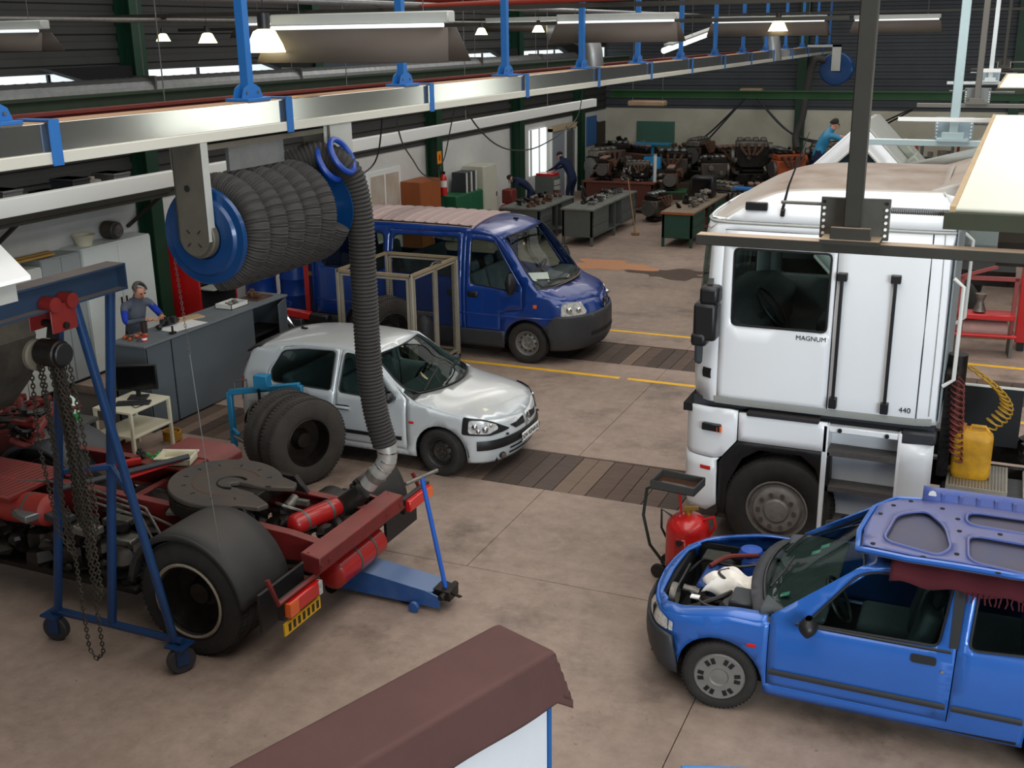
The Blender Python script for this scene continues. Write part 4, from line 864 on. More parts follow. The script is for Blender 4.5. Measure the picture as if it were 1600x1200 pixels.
    mb = MB(); v, f = cdt([(x + .05, y) for x, y in cw] + [(x - .14, y) for x, y in reversed(cw)], (), .08); mb.add([(x, y, B.T(.26 + .8 * (x - cw[6][0]) * 0 + min(x, .30), y, -.03) if False else B.zc(.32) - .05 * (y / .9) ** 2 - .012) for x, y in v], f); obj('scuttle_panel', mb, mat('dusty_scuttle', (96, 86, 80), .9, var=.3), t)
    for y0, y1 in ((.1, -.55), (-.75 + .8, .6)):
        mb = MB(); mb.tube([(.37, y0, 1.20), (.27, (y0 + y1) / 2, 1.26), (.24, y1, 1.29)], .012, 5); obj('wiper', mb, blackpl, t)
    r2 = B.rail(-3.86, -.44, 26); roof = r2 + list(reversed(hd[1:-1])) + [(x, -y) for x, y in reversed(r2)]
    obj('roof_front', B.top([(x, y) for x, y in r2 if x > -.98] + list(reversed(hd[1:-1])) + [(x, -y) for x, y in reversed(r2) if x > -.98], (), 0, .1), blue_van, t, solid=.02)
    rr = [(x, y) for x, y in r2 if x < -.9]; obj('roof', B.top(rr + [(x, -y) for x, y in reversed(rr)], (), 0, .14), blue_van_roof, t, solid=.02, label='dusty pinkish blue roof')
    for i in range(14):
        x = -3.7 + i * .205; mb = MB(); n = 12
        mb.grid(lambda a, b: Vector((x + .09 * (b - .5), -.74 + 1.48 * a, B.T(x, -.74 + 1.48 * a) + .014 * math.sin(math.pi * b))), n, 4); obj('roof_rib', mb, blue_van_roof, t)
    for s2 in (-1, 1):
        mb = MB(); mb.tube([(x, s2 * .79, B.T(x, .79, .012)) for x in [-3.7 + .3 * i for i in range(10)]], .012, 6); obj('rain_gutter', mb, blackpl, t)
    mb = MB(); mb.cbox((-.62, .1, B.T(-.62, .1) + .015), (.08, .04, .03)); obj('aerial_base', mb, blackpl, t)
    mb = MB(); mb.grid(lambda a, b: Vector((-3.99 - .0, -.9 + 1.8 * a, .5 + 1.5 * b)), 6, 6); obj('rear_doors', mb, blue_van, t, solid=.02)
    for x in (0, -2.95):
        for s2 in (-1, 1): wheel(t, (x, s2 * .87, .33), .33, .2, .2, 'steel', s2, rm=rimlight)
    for x in (0, -2.95):
        for s2 in (-1, 1): mb = MB(); mb.grid(lambda a, b: Vector((x - .40 * math.cos(math.pi * a), s2 * (.66 + .30 * b), .32 + .40 * math.sin(math.pi * a))), 14, 1); mb.box(x - .4, x + .4, s2 * .66 - .01, s2 * .66 + .01, .22, .72); obj('wheel_arch_liner', mb, dark, t, kind='stuff')
    mb = MB(); mb.box(-3.9, -.42, -.93, .93, .26, .36); mb.box(-.42, .8, -.64, .64, .26, .36); mb.box(.40, .44, -.8, .8, .3, .98); obj('floor_pan', mb, dark, t)
    mb = MB(); mb.prism([(.18, .95), (-.25, .95), (-.30, 1.16), (-.12, 1.265), (.12, 1.265), (.2, 1.19)], -.88, .88); obj('dashboard', mb, trimgrey, t, bevel=.03, seg=2)
    for y in (-.5, .05, .5): seat(t, -.75, y, .62, name='front_seat')
    for x in (-1.9, -2.8): 
        mb = MB(); mb.cbox((x, -.1, .8), (.45, 1.4, .14)); mb.cbox((x - .28, -.1, 1.2), (.12, 1.4, .75), Matrix.Rotation(R(-10), 3, 'Y')); obj('bench_seat', mb, seatm, t, bevel=.04)
    steering(t, (-.38, .5, 1.22), .2)
    mb = MB(); mb.box(-3.8, -1.1, .93, .945, .36, 1.3); obj('inner_lining', mb, trimgrey, t)
    return B
t = thing('blue_van', 'dark blue passenger van with a dusty roof and papers behind its windscreen', 'van', (-6.56, 16.44, 0), 0)
VB = build_van(t)
o = obj('paper_sheet', MB().prism([(-.17, -.12), (.17, -.12), (.17, .12), (-.17, .12)], 0, .002, 'xy'), paper); o.location = (-6.57, 15.98, 1.32); o.rotation_euler = (R(14), 0, R(28)); tag(o, 'larger white paper sheet lying behind the blue van windscreen', 'paper')
o = obj('paper_sheet', MB().prism([(-.08, -.10), (.08, -.10), (.08, .10), (-.08, .10)], 0, .002, 'xy'), paper); o.location = (-6.62, 15.78, 1.31); o.rotation_euler = (R(14), 0, R(50)); tag(o, 'small white paper slip beside the larger sheet in the blue van', 'paper')
# ================================================================ WHITE TRUCK (local frame: x forward, world rotation 180)
def build_truck(t):
    B = Body([(-1.385, 0), (-1.385, 1.0), (-1.37, 1.18), (-1.25, 1.245), (-.4, 1.25), (.4, 1.25), (.68, 1.235), (.86, 1.13), (.95, .9), (.985, .45), (.99, 0)],
             [(1.5, .05), (1.62, .0), (2.3, 0), (3.1, .035), (3.32, .06), (3.5, .12), (3.7, .22), (3.85, .36)], [(1.5, .04), (1.7, 0), (2.3, .01), (3.2, .07), (3.4, .14), (3.6, .34)], [(1.5, 0), (3.9, 0)],
             [(-1.4, 3.72), (-.4, 3.72), (.1, 3.70), (.35, 3.63), (.6, 3.50), (.8, 3.37), (.92, 3.24), (1.0, 3.0)], [(-1.4, .05), (1, .08)], [(-1.4, 1.02), (.5, 1.05), (1, .9)])
    us = [B.umin + (B.umax - B.umin) * i / 90 for i in range(91)]; top = [(u, B.ztop(u)) for u in us]
    dr = [(.645, 1.60), (-.405, 1.60), (-.405, 3.25), (.64, 3.25)]; win = rnd_poly([(.52, 2.36), (-.35, 2.36), (-.35, 3.08), (.53, 3.08)], .05)
    wsu = .80; wn = rnd_poly([(wsu, 2.30), (B.umax + .5, 2.30), (B.umax + .5, 3.16), (wsu, 3.12)], .05)
    band_z = 3.32
    sq = rnd_poly([(wsu, 2.30), (B.umax - .0001, 2.30), (B.umax - .0001, 3.16), (wsu, 3.14)], .02)
    lowtop = [(B.umin, band_z), (B.umax, band_z)]
    obj('cab_shell', B.sides([(B.umin, 1.56), (B.umax, 1.56), (B.umax, 3.19), (B.umax, band_z), (B.umin, band_z)], [dr, [(wsu, 2.30), (B.umax - .01, 2.30), (B.umax - .01, 3.16), (wsu, 3.14)]], step=.14), white_truck, t, solid=.03)
    # roof fairing above the gutter line
    obj('roof_fairing', B.sides([(B.umin, band_z + .012), (B.umax, band_z + .012)] + [p for p in reversed(top) if p[1] > band_z + .02], (), step=.14), white_truck, t, solid=.02)
    rl = B.rail(B.umin + 1.24, B.umax, 40); rl = [p for p in rl]
    obj('roof_deck', B.top(rl + [(x, -y) for x, y in reversed(rl)], (), 0, .16), truck_roof, t, solid=.02, label='dust-covered roof deck')
    obj('gutter_line', B.band(B.umin + .2, B.umax, band_z - .02, band_z + .008, .004, nu=50, nz=2, bulge=.01), lightgrey, t)
    # raised wind deflector at the back of the roof
    mb = MB(); mb.prism([(-.95, 3.60), (-1.38, 3.60), (-1.38, 3.74)], -1.02, 1.02); obj('wind_deflector', mb, truck_roof, t, bevel=.02)
    mb = MB()
    mb.add([(-.75, -1.0, 3.62), (-1.40, -1.02, 3.62), (-1.44, -1.06, 3.84), (-.75, -.98, 3.66)], [(0, 1, 2, 3)]); obj('deflector_fin', mb, lightgrey, t, solid=.03)
    for sd in (1, -1):
        obj('door', B.side([(.638, 1.608), (-.398, 1.608), (-.398, 3.243), (.633, 3.243)], [win], sd, 0, .13), white_truck, t, solid=.03)
        d = [c for c in t.children if c.name.startswith('door')][-1]
        obj('door_window', B.side(win, (), sd, -.01, .2), glassvan, d); mb = MB(); mb.tube([B.S(u, z, sd, 0) for u, z in subdiv(win, .1)], .012, 5, closed=True); obj('window_seal', mb, blackpl, d)
        obj('sill_lip', B.band(-1.33, .66, 1.56, 1.635, .006, sd=(sd,), nu=14, nz=2), lightgrey, t)
        for u0, ztp, zb in ((-.46, 2.92, 1.67), (-.915, 2.93, 1.67)):
            mb = MB(); mb.grid(lambda a, b: B.S(u0 - .055 + .11 * a, zb + (ztp - zb) * b, sd, -.004 + .0 * a), 4, 8); r = obj('rail_recess', mb, lightgrey, t)
            mb = MB(); mb.bar(B.S(u0, zb + .03, sd, .055), B.S(u0, ztp - .03, sd, .055), .03, .03); mb.cbox(B.S(u0, zb + .04, sd, .03), (.07, .08, .10)); mb.cbox(B.S(u0, ztp - .03, sd, .03), (.085, .08, .07)); obj('grab_rail', mb, blackpl, r, bevel=.006)
        for u0 in (-.405, -1.19): mb = MB(); mb.tube([B.S(u0, z, sd, .001) for z in (1.6, 2.2, 2.8, 3.3)], .006, 4); obj('panel_seam', mb, greypl, t)
        mb = MB(); mb.tube([B.S(-1.30, z, sd, .001) for z in (1.66, 2.2, 2.8, 3.3)], .004, 4); obj('panel_seam', mb, lightgrey, t)
        obj('corner_vent', B.band(.70, .80, 1.80, 1.90, .008, nu=3, sd=(sd,), bulge=.012), blackpl, t)
        mb = MB(); mb.tube([(-1.385, sd * 1.2, 1.95), (-1.47, sd * 1.2, 2.02), (-1.47, sd * 1.2, 2.86), (-1.385, sd * 1.2, 2.93)], .018, 8); obj('rear_grab_handle', mb, white, t)
        # mirror housing
        mb = MB(); mb.cbox((.72, sd * 1.40, 2.42), (.22, .22, .36)); mb.cbox((.69, sd * 1.40, 2.67), (.18, .20, .17)); mb.cbox((.77, sd * 1.42, 2.25), (.15, .2, .13)); m_ = obj('mirror', mb, blackpl, t, bevel=.035, seg=2)
        mb = MB(); mb.bar((.74, sd * 1.20, 2.76), (.70, sd * 1.42, 2.75), .05, .04); mb.bar((.74, sd * 1.20, 2.22), (.72, sd * 1.4, 2.24), .05, .04); obj('mirror_arm', mb, blackpl, m_, kind='stuff')
    wsp = B.sides([(wsu, 2.30), (B.umax, 2.30), (B.umax, 3.16), (wsu, 3.14)], (), -.01, .12); obj('windscreen', wsp, glassvan, t)
    # the roof side: marker lamp box, aerial
    mb = MB(); p = B.S(.36, 3.47, 1, .02); mb.cbox(p, (.20, .05, .075)); obj('roof_vent', mb, blackpl, t, bevel=.008)
    mb = MB(); p = B.S(.12, 3.40, 1, .01); mb.cyl(p, p + Vector((-.01, .03, .06)), .022, 8); mb.tube([p + Vector((0, .02, .04)), p + Vector((-.05, .04, .28)), p + Vector((-.2, .04, .75))], [.016, .01, .003], 6); obj('aerial', mb, blackpl, t)
    mb = MB(); mb.box(-1.36, .88, -1.14, 1.14, 1.50, 1.58); mb.box(-1.33, -1.29, -1.1, 1.1, 1.58, 3.2); obj('cab_floor', mb, greypl, t)
    obj('cab_back_wall', MB().box(-1.389, -1.375, -1.17, 1.17, 1.6, 3.74), mat('cab_back_grey', (138, 148, 152), .5, var=.2), t)
    mb = MB(); mb.prism([(.9, 1.9), (.35, 1.9), (.30, 2.25), (.55, 2.42), (.9, 2.38)], -1.15, 1.15); obj('dashboard', mb, trimgrey, t, bevel=.04, seg=2)
    steering(t, (.26, .62, 2.40), .24, tilt=50); seat(t, -.30, .62, 1.9, 1.1, 'driver_seat', mat('dark_seat_cloth', (30, 32, 36), .9)); seat(t, -.30, -.62, 1.9, 1.1, 'passenger_seat', trimgrey)
    mb = MB(); mb.box(-1.3, -.75, -1.1, 1.1, 1.6, 2.15); obj('bunk', mb, trimgrey, t, bevel=.05)
    fm = frame_m(B.S(-.22, 2.29, 1, .004), (-1, 0, 0), (0, 0, 1)); tube_text(t, 'model_lettering', 'MAGNUM', .062, fm, blackpl, .002)
    tube_text(t, 'power_lettering', '440', .07, frame_m(B.S(-1.09, 1.70, 1, .004), (-1, 0, 0), (0, 0, 1)), blackpl, .002)
    # lower body: bumper corners, panel over the wheel, steps
    L = Body([(-1.39, 0), (-1.39, 1.0), (-1.38, 1.20), (-1.3, 1.25), (-.4, 1.25), (.4, 1.25), (.70, 1.245), (.92, 1.16), (1.0, .9), (1.03, .45), (1.035, 0)],
             [(.3, .04), (.6, .0), (1.5, .0)], [(.3, .04), (.6, 0), (1.4, 0), (1.5, .02)], [(.3, 0), (1.5, 0)], [(-1.4, 5), (1.1, 5)], [(-1.4, 0), (1.1, 0)], [(-1.4, 2), (1.1, 2)])
    for sd in (1, -1):
        obj('bumper_upper', L.side([(.42, 1.50), (.42, 1.20), (.56, 1.02), (.62, 1.00), (L.umax, 1.0), (L.umax, 1.47), (.5, 1.51)], (), sd, 0, .1), white_truck, t, solid=.05)
        obj('bumper_lower', L.side([(.585, .995), (.61, .965), (.60, .50), (.70, .42), (L.umax, .42), (L.umax, .985), (.66, .985)], (), sd, .004, .1), white_truck, t, solid=.05)
        mb = MB(); p = L.S(.66, 1.32, sd, .025); mb.cbox(p, (.19, .05, .075), Matrix.Rotation(R(-8 * sd), 3, 'Z')); k = obj('side_marker', mb, blackpl, t, bevel=.008)
        mb = MB(); p = L.S(.585, 1.31, sd, .03); mb.cbox(p, (.05, .05, .06)); obj('marker_lens', mb, amber, k, bevel=.006)
        obj('side_reflector', L.band(.66, .77, .86, .90, .008, nu=3, sd=(sd,), bulge=.004), redlens, t)
        obj('wheel_panel', L.side([(.405, 1.49), (.405, 1.205), (-.425, 1.205), (-.425, 1.49)], (), sd, 0, .14), white_truck, t, solid=.05)
        mb = MB(); mb.cbox((-.01, sd * 1.20, 1.50), (.68, .16, .045)); obj('step_mat', mb, mat('rubber_step_mat', (46, 42, 44), .9, var=.3), t, bevel=.01)
        # wheel arch surround in black plastic
        pr = [(.40, 1.20), (.555, 1.01), (.585, .95), (.585, .40), (.50, .40), (.50, .72), (.36, 1.02), (.2, 1.13), (-.2, 1.13), (-.34, 1.02), (-.42, .80), (-.43, .40), (-.47, .40), (-.47, .80), (-.46, 1.20)]
        obj('wheel_arch_surround', L.side(pr, (), sd, -.01, .1), blackpl, t, solid=.25)
        # steps recess
        xs0, xs1 = -.44, -1.06; yo = sd * 1.25
        mb = MB(); mb.box(xs1 - .03, xs1, min(yo, yo - sd * .28), max(yo, yo - sd * .28), .36, 1.47); mb.box(xs0, xs0 + .05, min(yo, yo - sd * .28), max(yo, yo - sd * .28), .36, 1.47); mb.box(xs1, xs0, min(yo - sd * .26, yo - sd * .28), max(yo - sd * .26, yo - sd * .28), .36, 1.45); mb.box(xs1, xs0, min(yo - sd * .02, yo - sd * .26), max(yo - sd * .02, yo - sd * .26), 1.40, 1.46)
        st = obj('step_housing', mb, white_truck, t, bevel=.008)
        for z in (1.17, .81, .46): mb = MB(); mb.box(xs1 + .0, xs0, min(yo - sd * .01, yo - sd * .22), max(yo - sd * .01, yo - sd * .22), z, z + .05); obj('step_tread', mb, mat('step_tread_steel', (96, 92, 90), .7, .3, var=.4, scale=20), st)
        mb = MB()
        for x in (xs1 + .1, xs0 - .1): mb.cyl((x, yo - sd * .03, 1.43), (x, yo + sd * .004, 1.43), .02, 10)
        obj('plate_bolt', mb, blackpl, st)
        obj('rear_side_panel', L.side([(-1.07, .36), (-1.385, .36), (-1.385, 1.38), (-1.07, 1.38)], (), sd, 0, .2), white_truck, t, solid=.04)
        mb = MB(); mb.box(-1.38, -1.08, min(sd * 1.24, sd * 1.0), max(sd * 1.24, sd * 1.0), 1.385, 1.50); obj('battery_cover', mb, greypl, t, bevel=.02)
        wheel(t, (0, sd * 1.09, .525), .525, .30, .30, 'truck', sd, rm=mat('painted_truck_rim', (142, 138, 132), .6, .2, var=.5, rgb2=(92, 84, 76), scale=9), n=44)
    mb = MB(); mb.box(-1.3, .98, -1.15, 1.15, 1.42, 1.50); mb.box(-1.3, -.56, -.9, .9, .5, 1.4); mb.box(.5, .9, -1.0, 1.0, .5, 1.4); mb.box(-.56, .5, -.75, .75, .7, 1.4); obj('underbody', mb, dark, t)
    # chassis behind the cab
    for sd in (1, -1): mb = MB(); mb.box(-4.6, -1.3, sd * .43 - .04, sd * .43 + .04, .72, .98); obj('chassis_rail', mb, oily, t)
    mb = MB(); mb.box(-2.02, -1.50, .55, 1.20, .98, 1.02)
    dk = obj('catwalk_plate', mb, mat('ribbed_tread_plate', (176, 168, 152), .55, .5, var=.3, scale=8), t)
    for i in range(18): mb = MB(); x = -1.53 - i * .0275; mb.box(x - .006, x + .006, .57, 1.18, 1.02, 1.028); obj('tread_rib', mb, galv, dk)
    mb = MB(); mb.box(-3.2, -2.15, .55, 1.20, .97, 1.01); obj('tank_cover_plate', mb, mat('dirty_white_plate', (196, 190, 180), .6, var=.5, rgb2=(120, 104, 92), scale=4), t, bevel=.01)
    mb = MB(); mb.box(-3.2, -1.45, .6, 1.18, .45, .95); obj('fuel_tank', mb, greypl, t, bevel=.05, seg=2)
    mb = MB(); mb.box(-2.1, -1.55, -.05, -.02, 1.02, 1.62); pn = obj('black_screen_panel', mb, blackpl, t); mb = MB(); mb.box(-2.12, -1.55, -.055, -.015, 1.62, 1.635); obj('white_edge', mb, white, pn)
    mb = MB(); mb.box(-1.50, -1.40, .3, .95, 1.0, 2.0); mb.cyl((-1.48, .6, .98), (-1.48, .6, 2.1), .09, 10); obj('air_intake', mb, oily, t)
    for k, (m_, yy, xx) in enumerate(((redrust, .82, -1.50), (mat('yellow_coil', (170, 130, 30), .5), .55, -1.62), (mat('dull_red_coil', (104, 40, 34), .5), .95, -1.5))):
        mb = MB(); path = []
        for i in range(140):
            a = i / 139; ang = a * 2 * math.pi * 13
            path.append((xx - (.32 * math.sin(math.pi * a * .8) if k == 1 else .06 * a), yy + .07 * math.cos(ang) + (.10 * a), 1.95 - (.72 if k != 1 else .5) * a + .07 * math.sin(ang) * .5))
            path[-1] = (path[-1][0] + .06 * math.sin(ang), path[-1][1], path[-1][2])
        mb.tube(path, .009, 5); obj('coiled_air_hose', mb, m_, t)
    mb = MB()
    for i in range(30): mb.blob((-2.2 - random.random() * 2.0, random.uniform(-.3, .35), .95 + random.random() * .1), random.uniform(.05, .13), (1, 1, .7), 7, .3)
    obj('chassis_fittings', mb, oily, t, kind='stuff')
    mb = MB()
    for s2 in (-1, 1): wheel(t, (-3.9, s2 * .95, .525), .525, .5, .30, 'deep', s2)
t = thing('white_truck', 'white high-cab tractor unit facing left with dusty roof and two long grab rails', 'truck', (-1.64, 11.30, 0), 180)
build_truck(t)
# jerrycan standing on the catwalk
t = thing('yellow_jerrycan', 'dirty yellow plastic jerrycan standing on the catwalk behind the white cab', 'canister', (.05, 10.42, 1.02), 0)
mb = MB()
def jc(a, b):
    ang = 2 * math.pi * a; e = .42; c = math.cos(ang); s_ = math.sin(ang); x = .15 * abs(c) ** e * (1 if c > 0 else -1); y = .115 * abs(s_) ** e * (1 if s_ > 0 else -1)
    k = min(1, (b * 9) ** .5) if b < .11 else (1 if b < .84 else max(.0, 1 - ((b - .84) / .16) ** 2 * .45)); return Vector((x * (.9 + .1 * k), y * (.9 + .1 * k), .40 * b)) if b < .84 else Vector((x * k, y * k, .40 * b))
mb.grid(jc, 32, 18); n = len(mb.v); mb.add([jc(i / 32, 1) for i in range(32)], [tuple(range(32))]); mb.add([jc(i / 32, 0) for i in range(32)], [tuple(range(32))]); obj('body', mb, yellow_plastic, t); t.scale = (1.15, 1.1, 1.15)
mb = MB(); mb.cyl((-.09, 0, .385), (-.09, 0, .435), .032, 14); obj('cap', mb, mat('orange_brown_cap', (170, 106, 50), .6), t)
mb = MB(); mb.tube([(-.04, 0, .385), (-.02, 0, .425), (.08, 0, .425), (.11, 0, .385)], .014, 8); obj('handle', mb, yellow_plastic, t)
# ================================================================ BLUE HATCHBACK WITH BONNET OFF
def build_blue(t):
    B = Body([(-2.98, 0), (-2.97, .4), (-2.9, .65), (-2.75, .76), (-2.4, .80), (-1.2, .81), (-.3, .81), (.1, .805), (.36, .775), (.52, .69), (.63, .5), (.69, .25), (.705, 0)],
             [(.15, .06), (.32, .015), (.5, 0), (.68, .006), (.8, .03), (.9, .06), (1.1, .13), (1.38, .24)], [(.15, .10), (.3, .02), (.45, 0), (.58, .01), (.70, .05), (.8, .12), (1, .3)], [(.15, .05), (.45, 0), (.85, .02), (1.3, .3)],
             [(-3.0, .75), (-2.9, 1.0), (-2.7, 1.25), (-2.5, 1.33), (-2.2, 1.375), (-1.7, 1.40), (-1.3, 1.395), (-1.05, 1.365), (-.90, 1.29), (-.6, 1.10), (-.30, .925), (-.15, .895), (.2, .83), (.5, .76), (.66, .69), (.72, .6)],
             [(-3, .05), (-1.1, .05), (-.7, .09), (-.3, .08), (0, .045), (.8, .05)], [(-3, .6), (-1.2, .59), (-.6, .66), (-.1, .74), (.4, .72), (.7, .6)])
    zt = B.ztop
    fw = rnd_poly([(-.62, .855), (-1.53, .87), (-1.59, 1.29), (-1.06, 1.285), (-.94, 1.24)], .05); rw = rnd_poly([(-1.73, .88), (-2.42, .93), (-2.42, 1.0), (-2.28, 1.24), (-1.76, 1.295)], .06)
    us = [B.umin + (B.umax - B.umin) * i / 70 for i in range(71)]; top = [(u, zt(u)) for u in us]
    fd = [(-.36, .30), (-1.64, .30), (-1.66, 1.0), (-1.68, 1.335), (-.97, 1.325), (-.36, .88)]; fdi = [(-.367, .306), (-1.633, .306), (-1.653, 1.0), (-1.672, 1.328), (-.975, 1.318), (-.367, .872)]
    fa = arch_poly(0, .28, .335, z0=.2); ra = arch_poly(-2.47, .28, .33, z0=.2)
    obj('body_shell', B.sides([(B.umin, .22)] + ra + fa[:-1] + [(.335, .3), (.37, .53), (B.umax, .53)] + list(reversed(top)), [fd, rw], step=.085), blue_car, t, solid=.02)
    for sd in (1, -1):
        d = obj('door', B.side(fdi, [fw], sd, 0, .085), blue_car, t, solid=.02)
        obj('front_side_window', B.side(fw, (), sd, -.008, .12), glassdark, t); obj('rear_side_window', B.side(rw, (), sd, -.008, .12), glassvan, t)
        obj('black_pillar', B.side([(-1.60, .87), (-1.66, .875), (-1.675, 1.30), (-1.60, 1.30)], (), sd, .004, .06), blackpl, t)
        for P_ in (fw, rw): mb = MB(); mb.tube([B.S(u, z, sd, .003) for u, z in subdiv(P_, .06)], .010, 5, closed=True); obj('window_seal', mb, blackpl, t)
        obj('waist_moulding', B.band(-1.62, -.55, .835, .855, .006, sd=(sd,), nu=14, nz=2, bulge=.006), blackpl, t)
        v, f = cdt(rnd_poly([(-1.36, .735), (-1.53, .735), (-1.53, .795), (-1.36, .795)], .02), (), .04); mb = MB(); mb.nofix = True; mb.add([B.S(a, b, sd, .012) for a, b in v], f if sd < 0 else [tuple(reversed(q)) for q in f]); obj('door_handle', mb, blackpl, t)
        mb = MB(); mb.cyl(B.S(-1.575, .70, sd, 0), B.S(-1.575, .70, sd, .008), .012, 10); obj('door_lock', mb, chrome, t)
        obj('side_rub_strip', B.band(-1.62, -.38, .405, .455, .010, sd=(sd,), nu=14, bulge=.01), greypl, t); obj('side_rub_strip', B.band(-2.12, -1.66, .405, .455, .010, sd=(sd,), nu=8, bulge=.01), greypl, t)
        obj('side_indicator', B.band(-.28, -.21, .60, .63, .008, nu=4, sd=(sd,), bulge=.008), redlens, t)
        mirror(t, (-.66, sd * .83, .92), (.14, .18, .14), blackpl, sd)
        obj('bumper', B.side([(.33, .22), (.335, .3), (.375, .545), (.5, .56), (B.umax, .56), (B.umax, .20)], (), sd, .035, .07), greypl, t, solid=.03)
        obj('headlight', B.side(rnd_poly([(.42, .575), (.43, .665), (.55, .69), (.80, .695), (.86, .60), (.84, .575)], .02), (), sd, .012, .05), lens, t)
        obj('indicator_lens', B.side(rnd_poly([(.375, .58), (.375, .655), (.415, .66), (.415, .58)], .012), (), sd, .012, .05), lens, t)
        obj('tail_light', B.band(B.umin + .62, B.umin + .76, .6, .85, .01, nu=6, sd=(sd,)), redlens, t)
        # inner wing edge beside the open engine bay
        r1 = B.rail(-.34, .60, 22); w = [(x, sd * y) for x, y in r1] + [(x, sd * max(y - .11, .05)) for x, y in reversed(r1)]
        obj('wing_top', B.top(w, (), 0, .06), blue_car, t, solid=.015)
    nose = B.rail(.56, B.umax, 16); xs = nose[0][0]
    obj('front_panel', B.top(nose + [(x, -y) for x, y in reversed(nose)] + [(xs - .02, -nose[0][1] * .8)] + [(.56, -.4), (.58, 0), (.56, .4)] + [(xs - .02, nose[0][1] * .8)], (), -.01, .07), blue_car, t, solid=.02)
    obj('grille', B.band(.86, B.umax, .575, .68, .008, nu=14), dark, t)
    # engine bay tub
    mb = MB(); mb.box(-.20, .58, -.62, .62, .28, .32); mb.box(-.22, -.19, -.66, .66, .3, .80); mb.box(-.2, .50, .60, .62, .3, .70); mb.box(-.2, .50, -.62, -.60, .3, .70); mb.box(.54, .58, -.6, .6, .3, .68); eb = obj('engine_bay', mb, dark, t)
    mb = MB(); mb.box(.05, .36, -.28, .30, .40, .66); mb.cyl((.2, -.28, .60), (.2, -.40, .60), .10, 14); en = obj('engine', mb, oily, t, bevel=.03)
    mb = MB(); mb.cyl((.18, -.2, .68), (.18, .25, .68), .06, 12); mb.cbox((.28, 0, .69), (.12, .42, .06)); obj('rocker_cover', mb, mat('blue_engine_cover', (32, 66, 130), .5, var=.5, scale=10), en, bevel=.02)
    mb = MB(); mb.cbox((-.02, -.40, .66), (.20, .22, .20)); obj('air_filter_box', mb, mat('blue_plastic_box', (36, 80, 170), .5, var=.3), t, bevel=.03)
    mb = MB(); mb.cbox((.32, -.44, .60), (.22, .20, .16)); obj('battery', mb, mat('dark_battery', (52, 54, 44), .6, var=.6, scale=20), t, bevel=.01)
    mb = MB(); mb.lathe([(.001, 0), (.10, 0), (.11, .03), (.09, .08), (.001, .10)], (.02, -.42, .72), 'z', 18); obj('strut_top', mb, mat('blue_strut', (40, 84, 176), .4, var=.3), t)
    mb = MB(); mb.lathe([(.001, 0), (.10, 0), (.11, .03), (.08, .06), (.001, .07)], (-.02, .44, .68), 'z', 18); obj('strut_top', mb, blackpl, t)
    mb = MB(); mb.cbox((-.10, .42, .76), (.20, .26, .10)); obj('fuse_box', mb, greypl, t, bevel=.015)
    mb = MB(); mb.lathe([(.085, -.02), (.10, 0), (.10, .03), (.07, .04), (.065, .01)], (.47, .34, .66), 'x', 20, close=True); mb.v = mb.v; obj('cooling_ring', mb, castal, t)
    mb = MB(); mb.cyl((.30, .28, .68), (.42, .30, .72), .028, 10); mb.cbox((.36, .22, .66), (.12, .06, .05)); obj('ignition_coil', mb, castal, t)
    for i, pp in enumerate([[(.5, .5, .6), (.3, .5, .66), (.1, .36, .72), (-.1, .1, .76)], [(.5, -.2, .6), (.4, -.3, .7), (.1, -.1, .76), (-.16, -.2, .8)], [(.45, .1, .62), (.38, .3, .70), (.2, .48, .68), (.0, .55, .72)], [(.0, .2, .74), (.2, .1, .80), (.1, -.05, .78)], [(.3, -.1, .74), (.2, -.3, .76), (-.12, -.3, .82)], [(.52, .55, .6), (.48, .2, .68), (.5, -.3, .66)]]):
        mb = MB(); P_ = [Vector(p) for p in pp]; path = []
        for j in range(len(P_) - 1):
            for k in range(6): path.append(P_[j].lerp(P_[j + 1], k / 6))
        for _ in range(2): path = [path[0]] + [(path[k - 1] + path[k] + path[k + 1]) / 3 for k in range(1, len(path) - 1)] + [path[-1]]
        mb.tube(path, .013 if i % 2 else .02, 7); obj('engine_hose', mb, redrust if i == 4 else blackpl, t)
    mb = MB(); mb.cbox((.28, .46, .74), (.07, .05, .012)); obj('white_label', mb, paper, t)
    # scuttle, windscreen, roof
    r0 = B.rail(-.36, -.30, 2); ye = r0[0][1]
    cw = [(-.36 + .16 * (1 - (y / ye) ** 2), y) for y in [-ye + 2 * ye * i / 12 for i in range(13)]]
    mb = B.top([(x + .10, y) for x, y in cw] + [(x - .04, y) for x, y in reversed(cw)], (), -.008, .07); obj('scuttle_panel', mb, mat('dusty_scuttle_grey', (66, 66, 70), .8, var=.4, scale=10), t, solid=.02)
    hd = [(-.99 + .07 * (1 - (y / .57) ** 2), y) for y in [-.57 + 1.14 * i / 10 for i in range(11)]]
    a0 = B.rail(-.98, -.40, 12); ws = cw[1:-1]; left = [(x, y - .05) for x, y in a0 if x < -.38]
    wsp = ws + list(reversed(left)) + list(reversed(hd[1:-1])) + [(x, -y) for x, y in left]
    obj('windscreen', screen_grid(B, lambda y: -.36 + .16 * (1 - (y / ye) ** 2), lambda y: -.99 + .07 * (1 - (y / .57) ** 2), left), glassdark, t); mb = MB(); mb.tube([(x, y, B.T(x, y, .002)) for x, y in subdiv(wsp, .07)], .012, 5, closed=True); obj('windscreen_seal', mb, blackpl, t)
    for s2 in (-1, 1): obj('windscreen_pillar', B.top([(x, s2 * y) for x, y in a0] + [(x, s2 * (y - .052)) for x, y in reversed(a0)], (), 0, .06), blue_car, t, solid=.02)
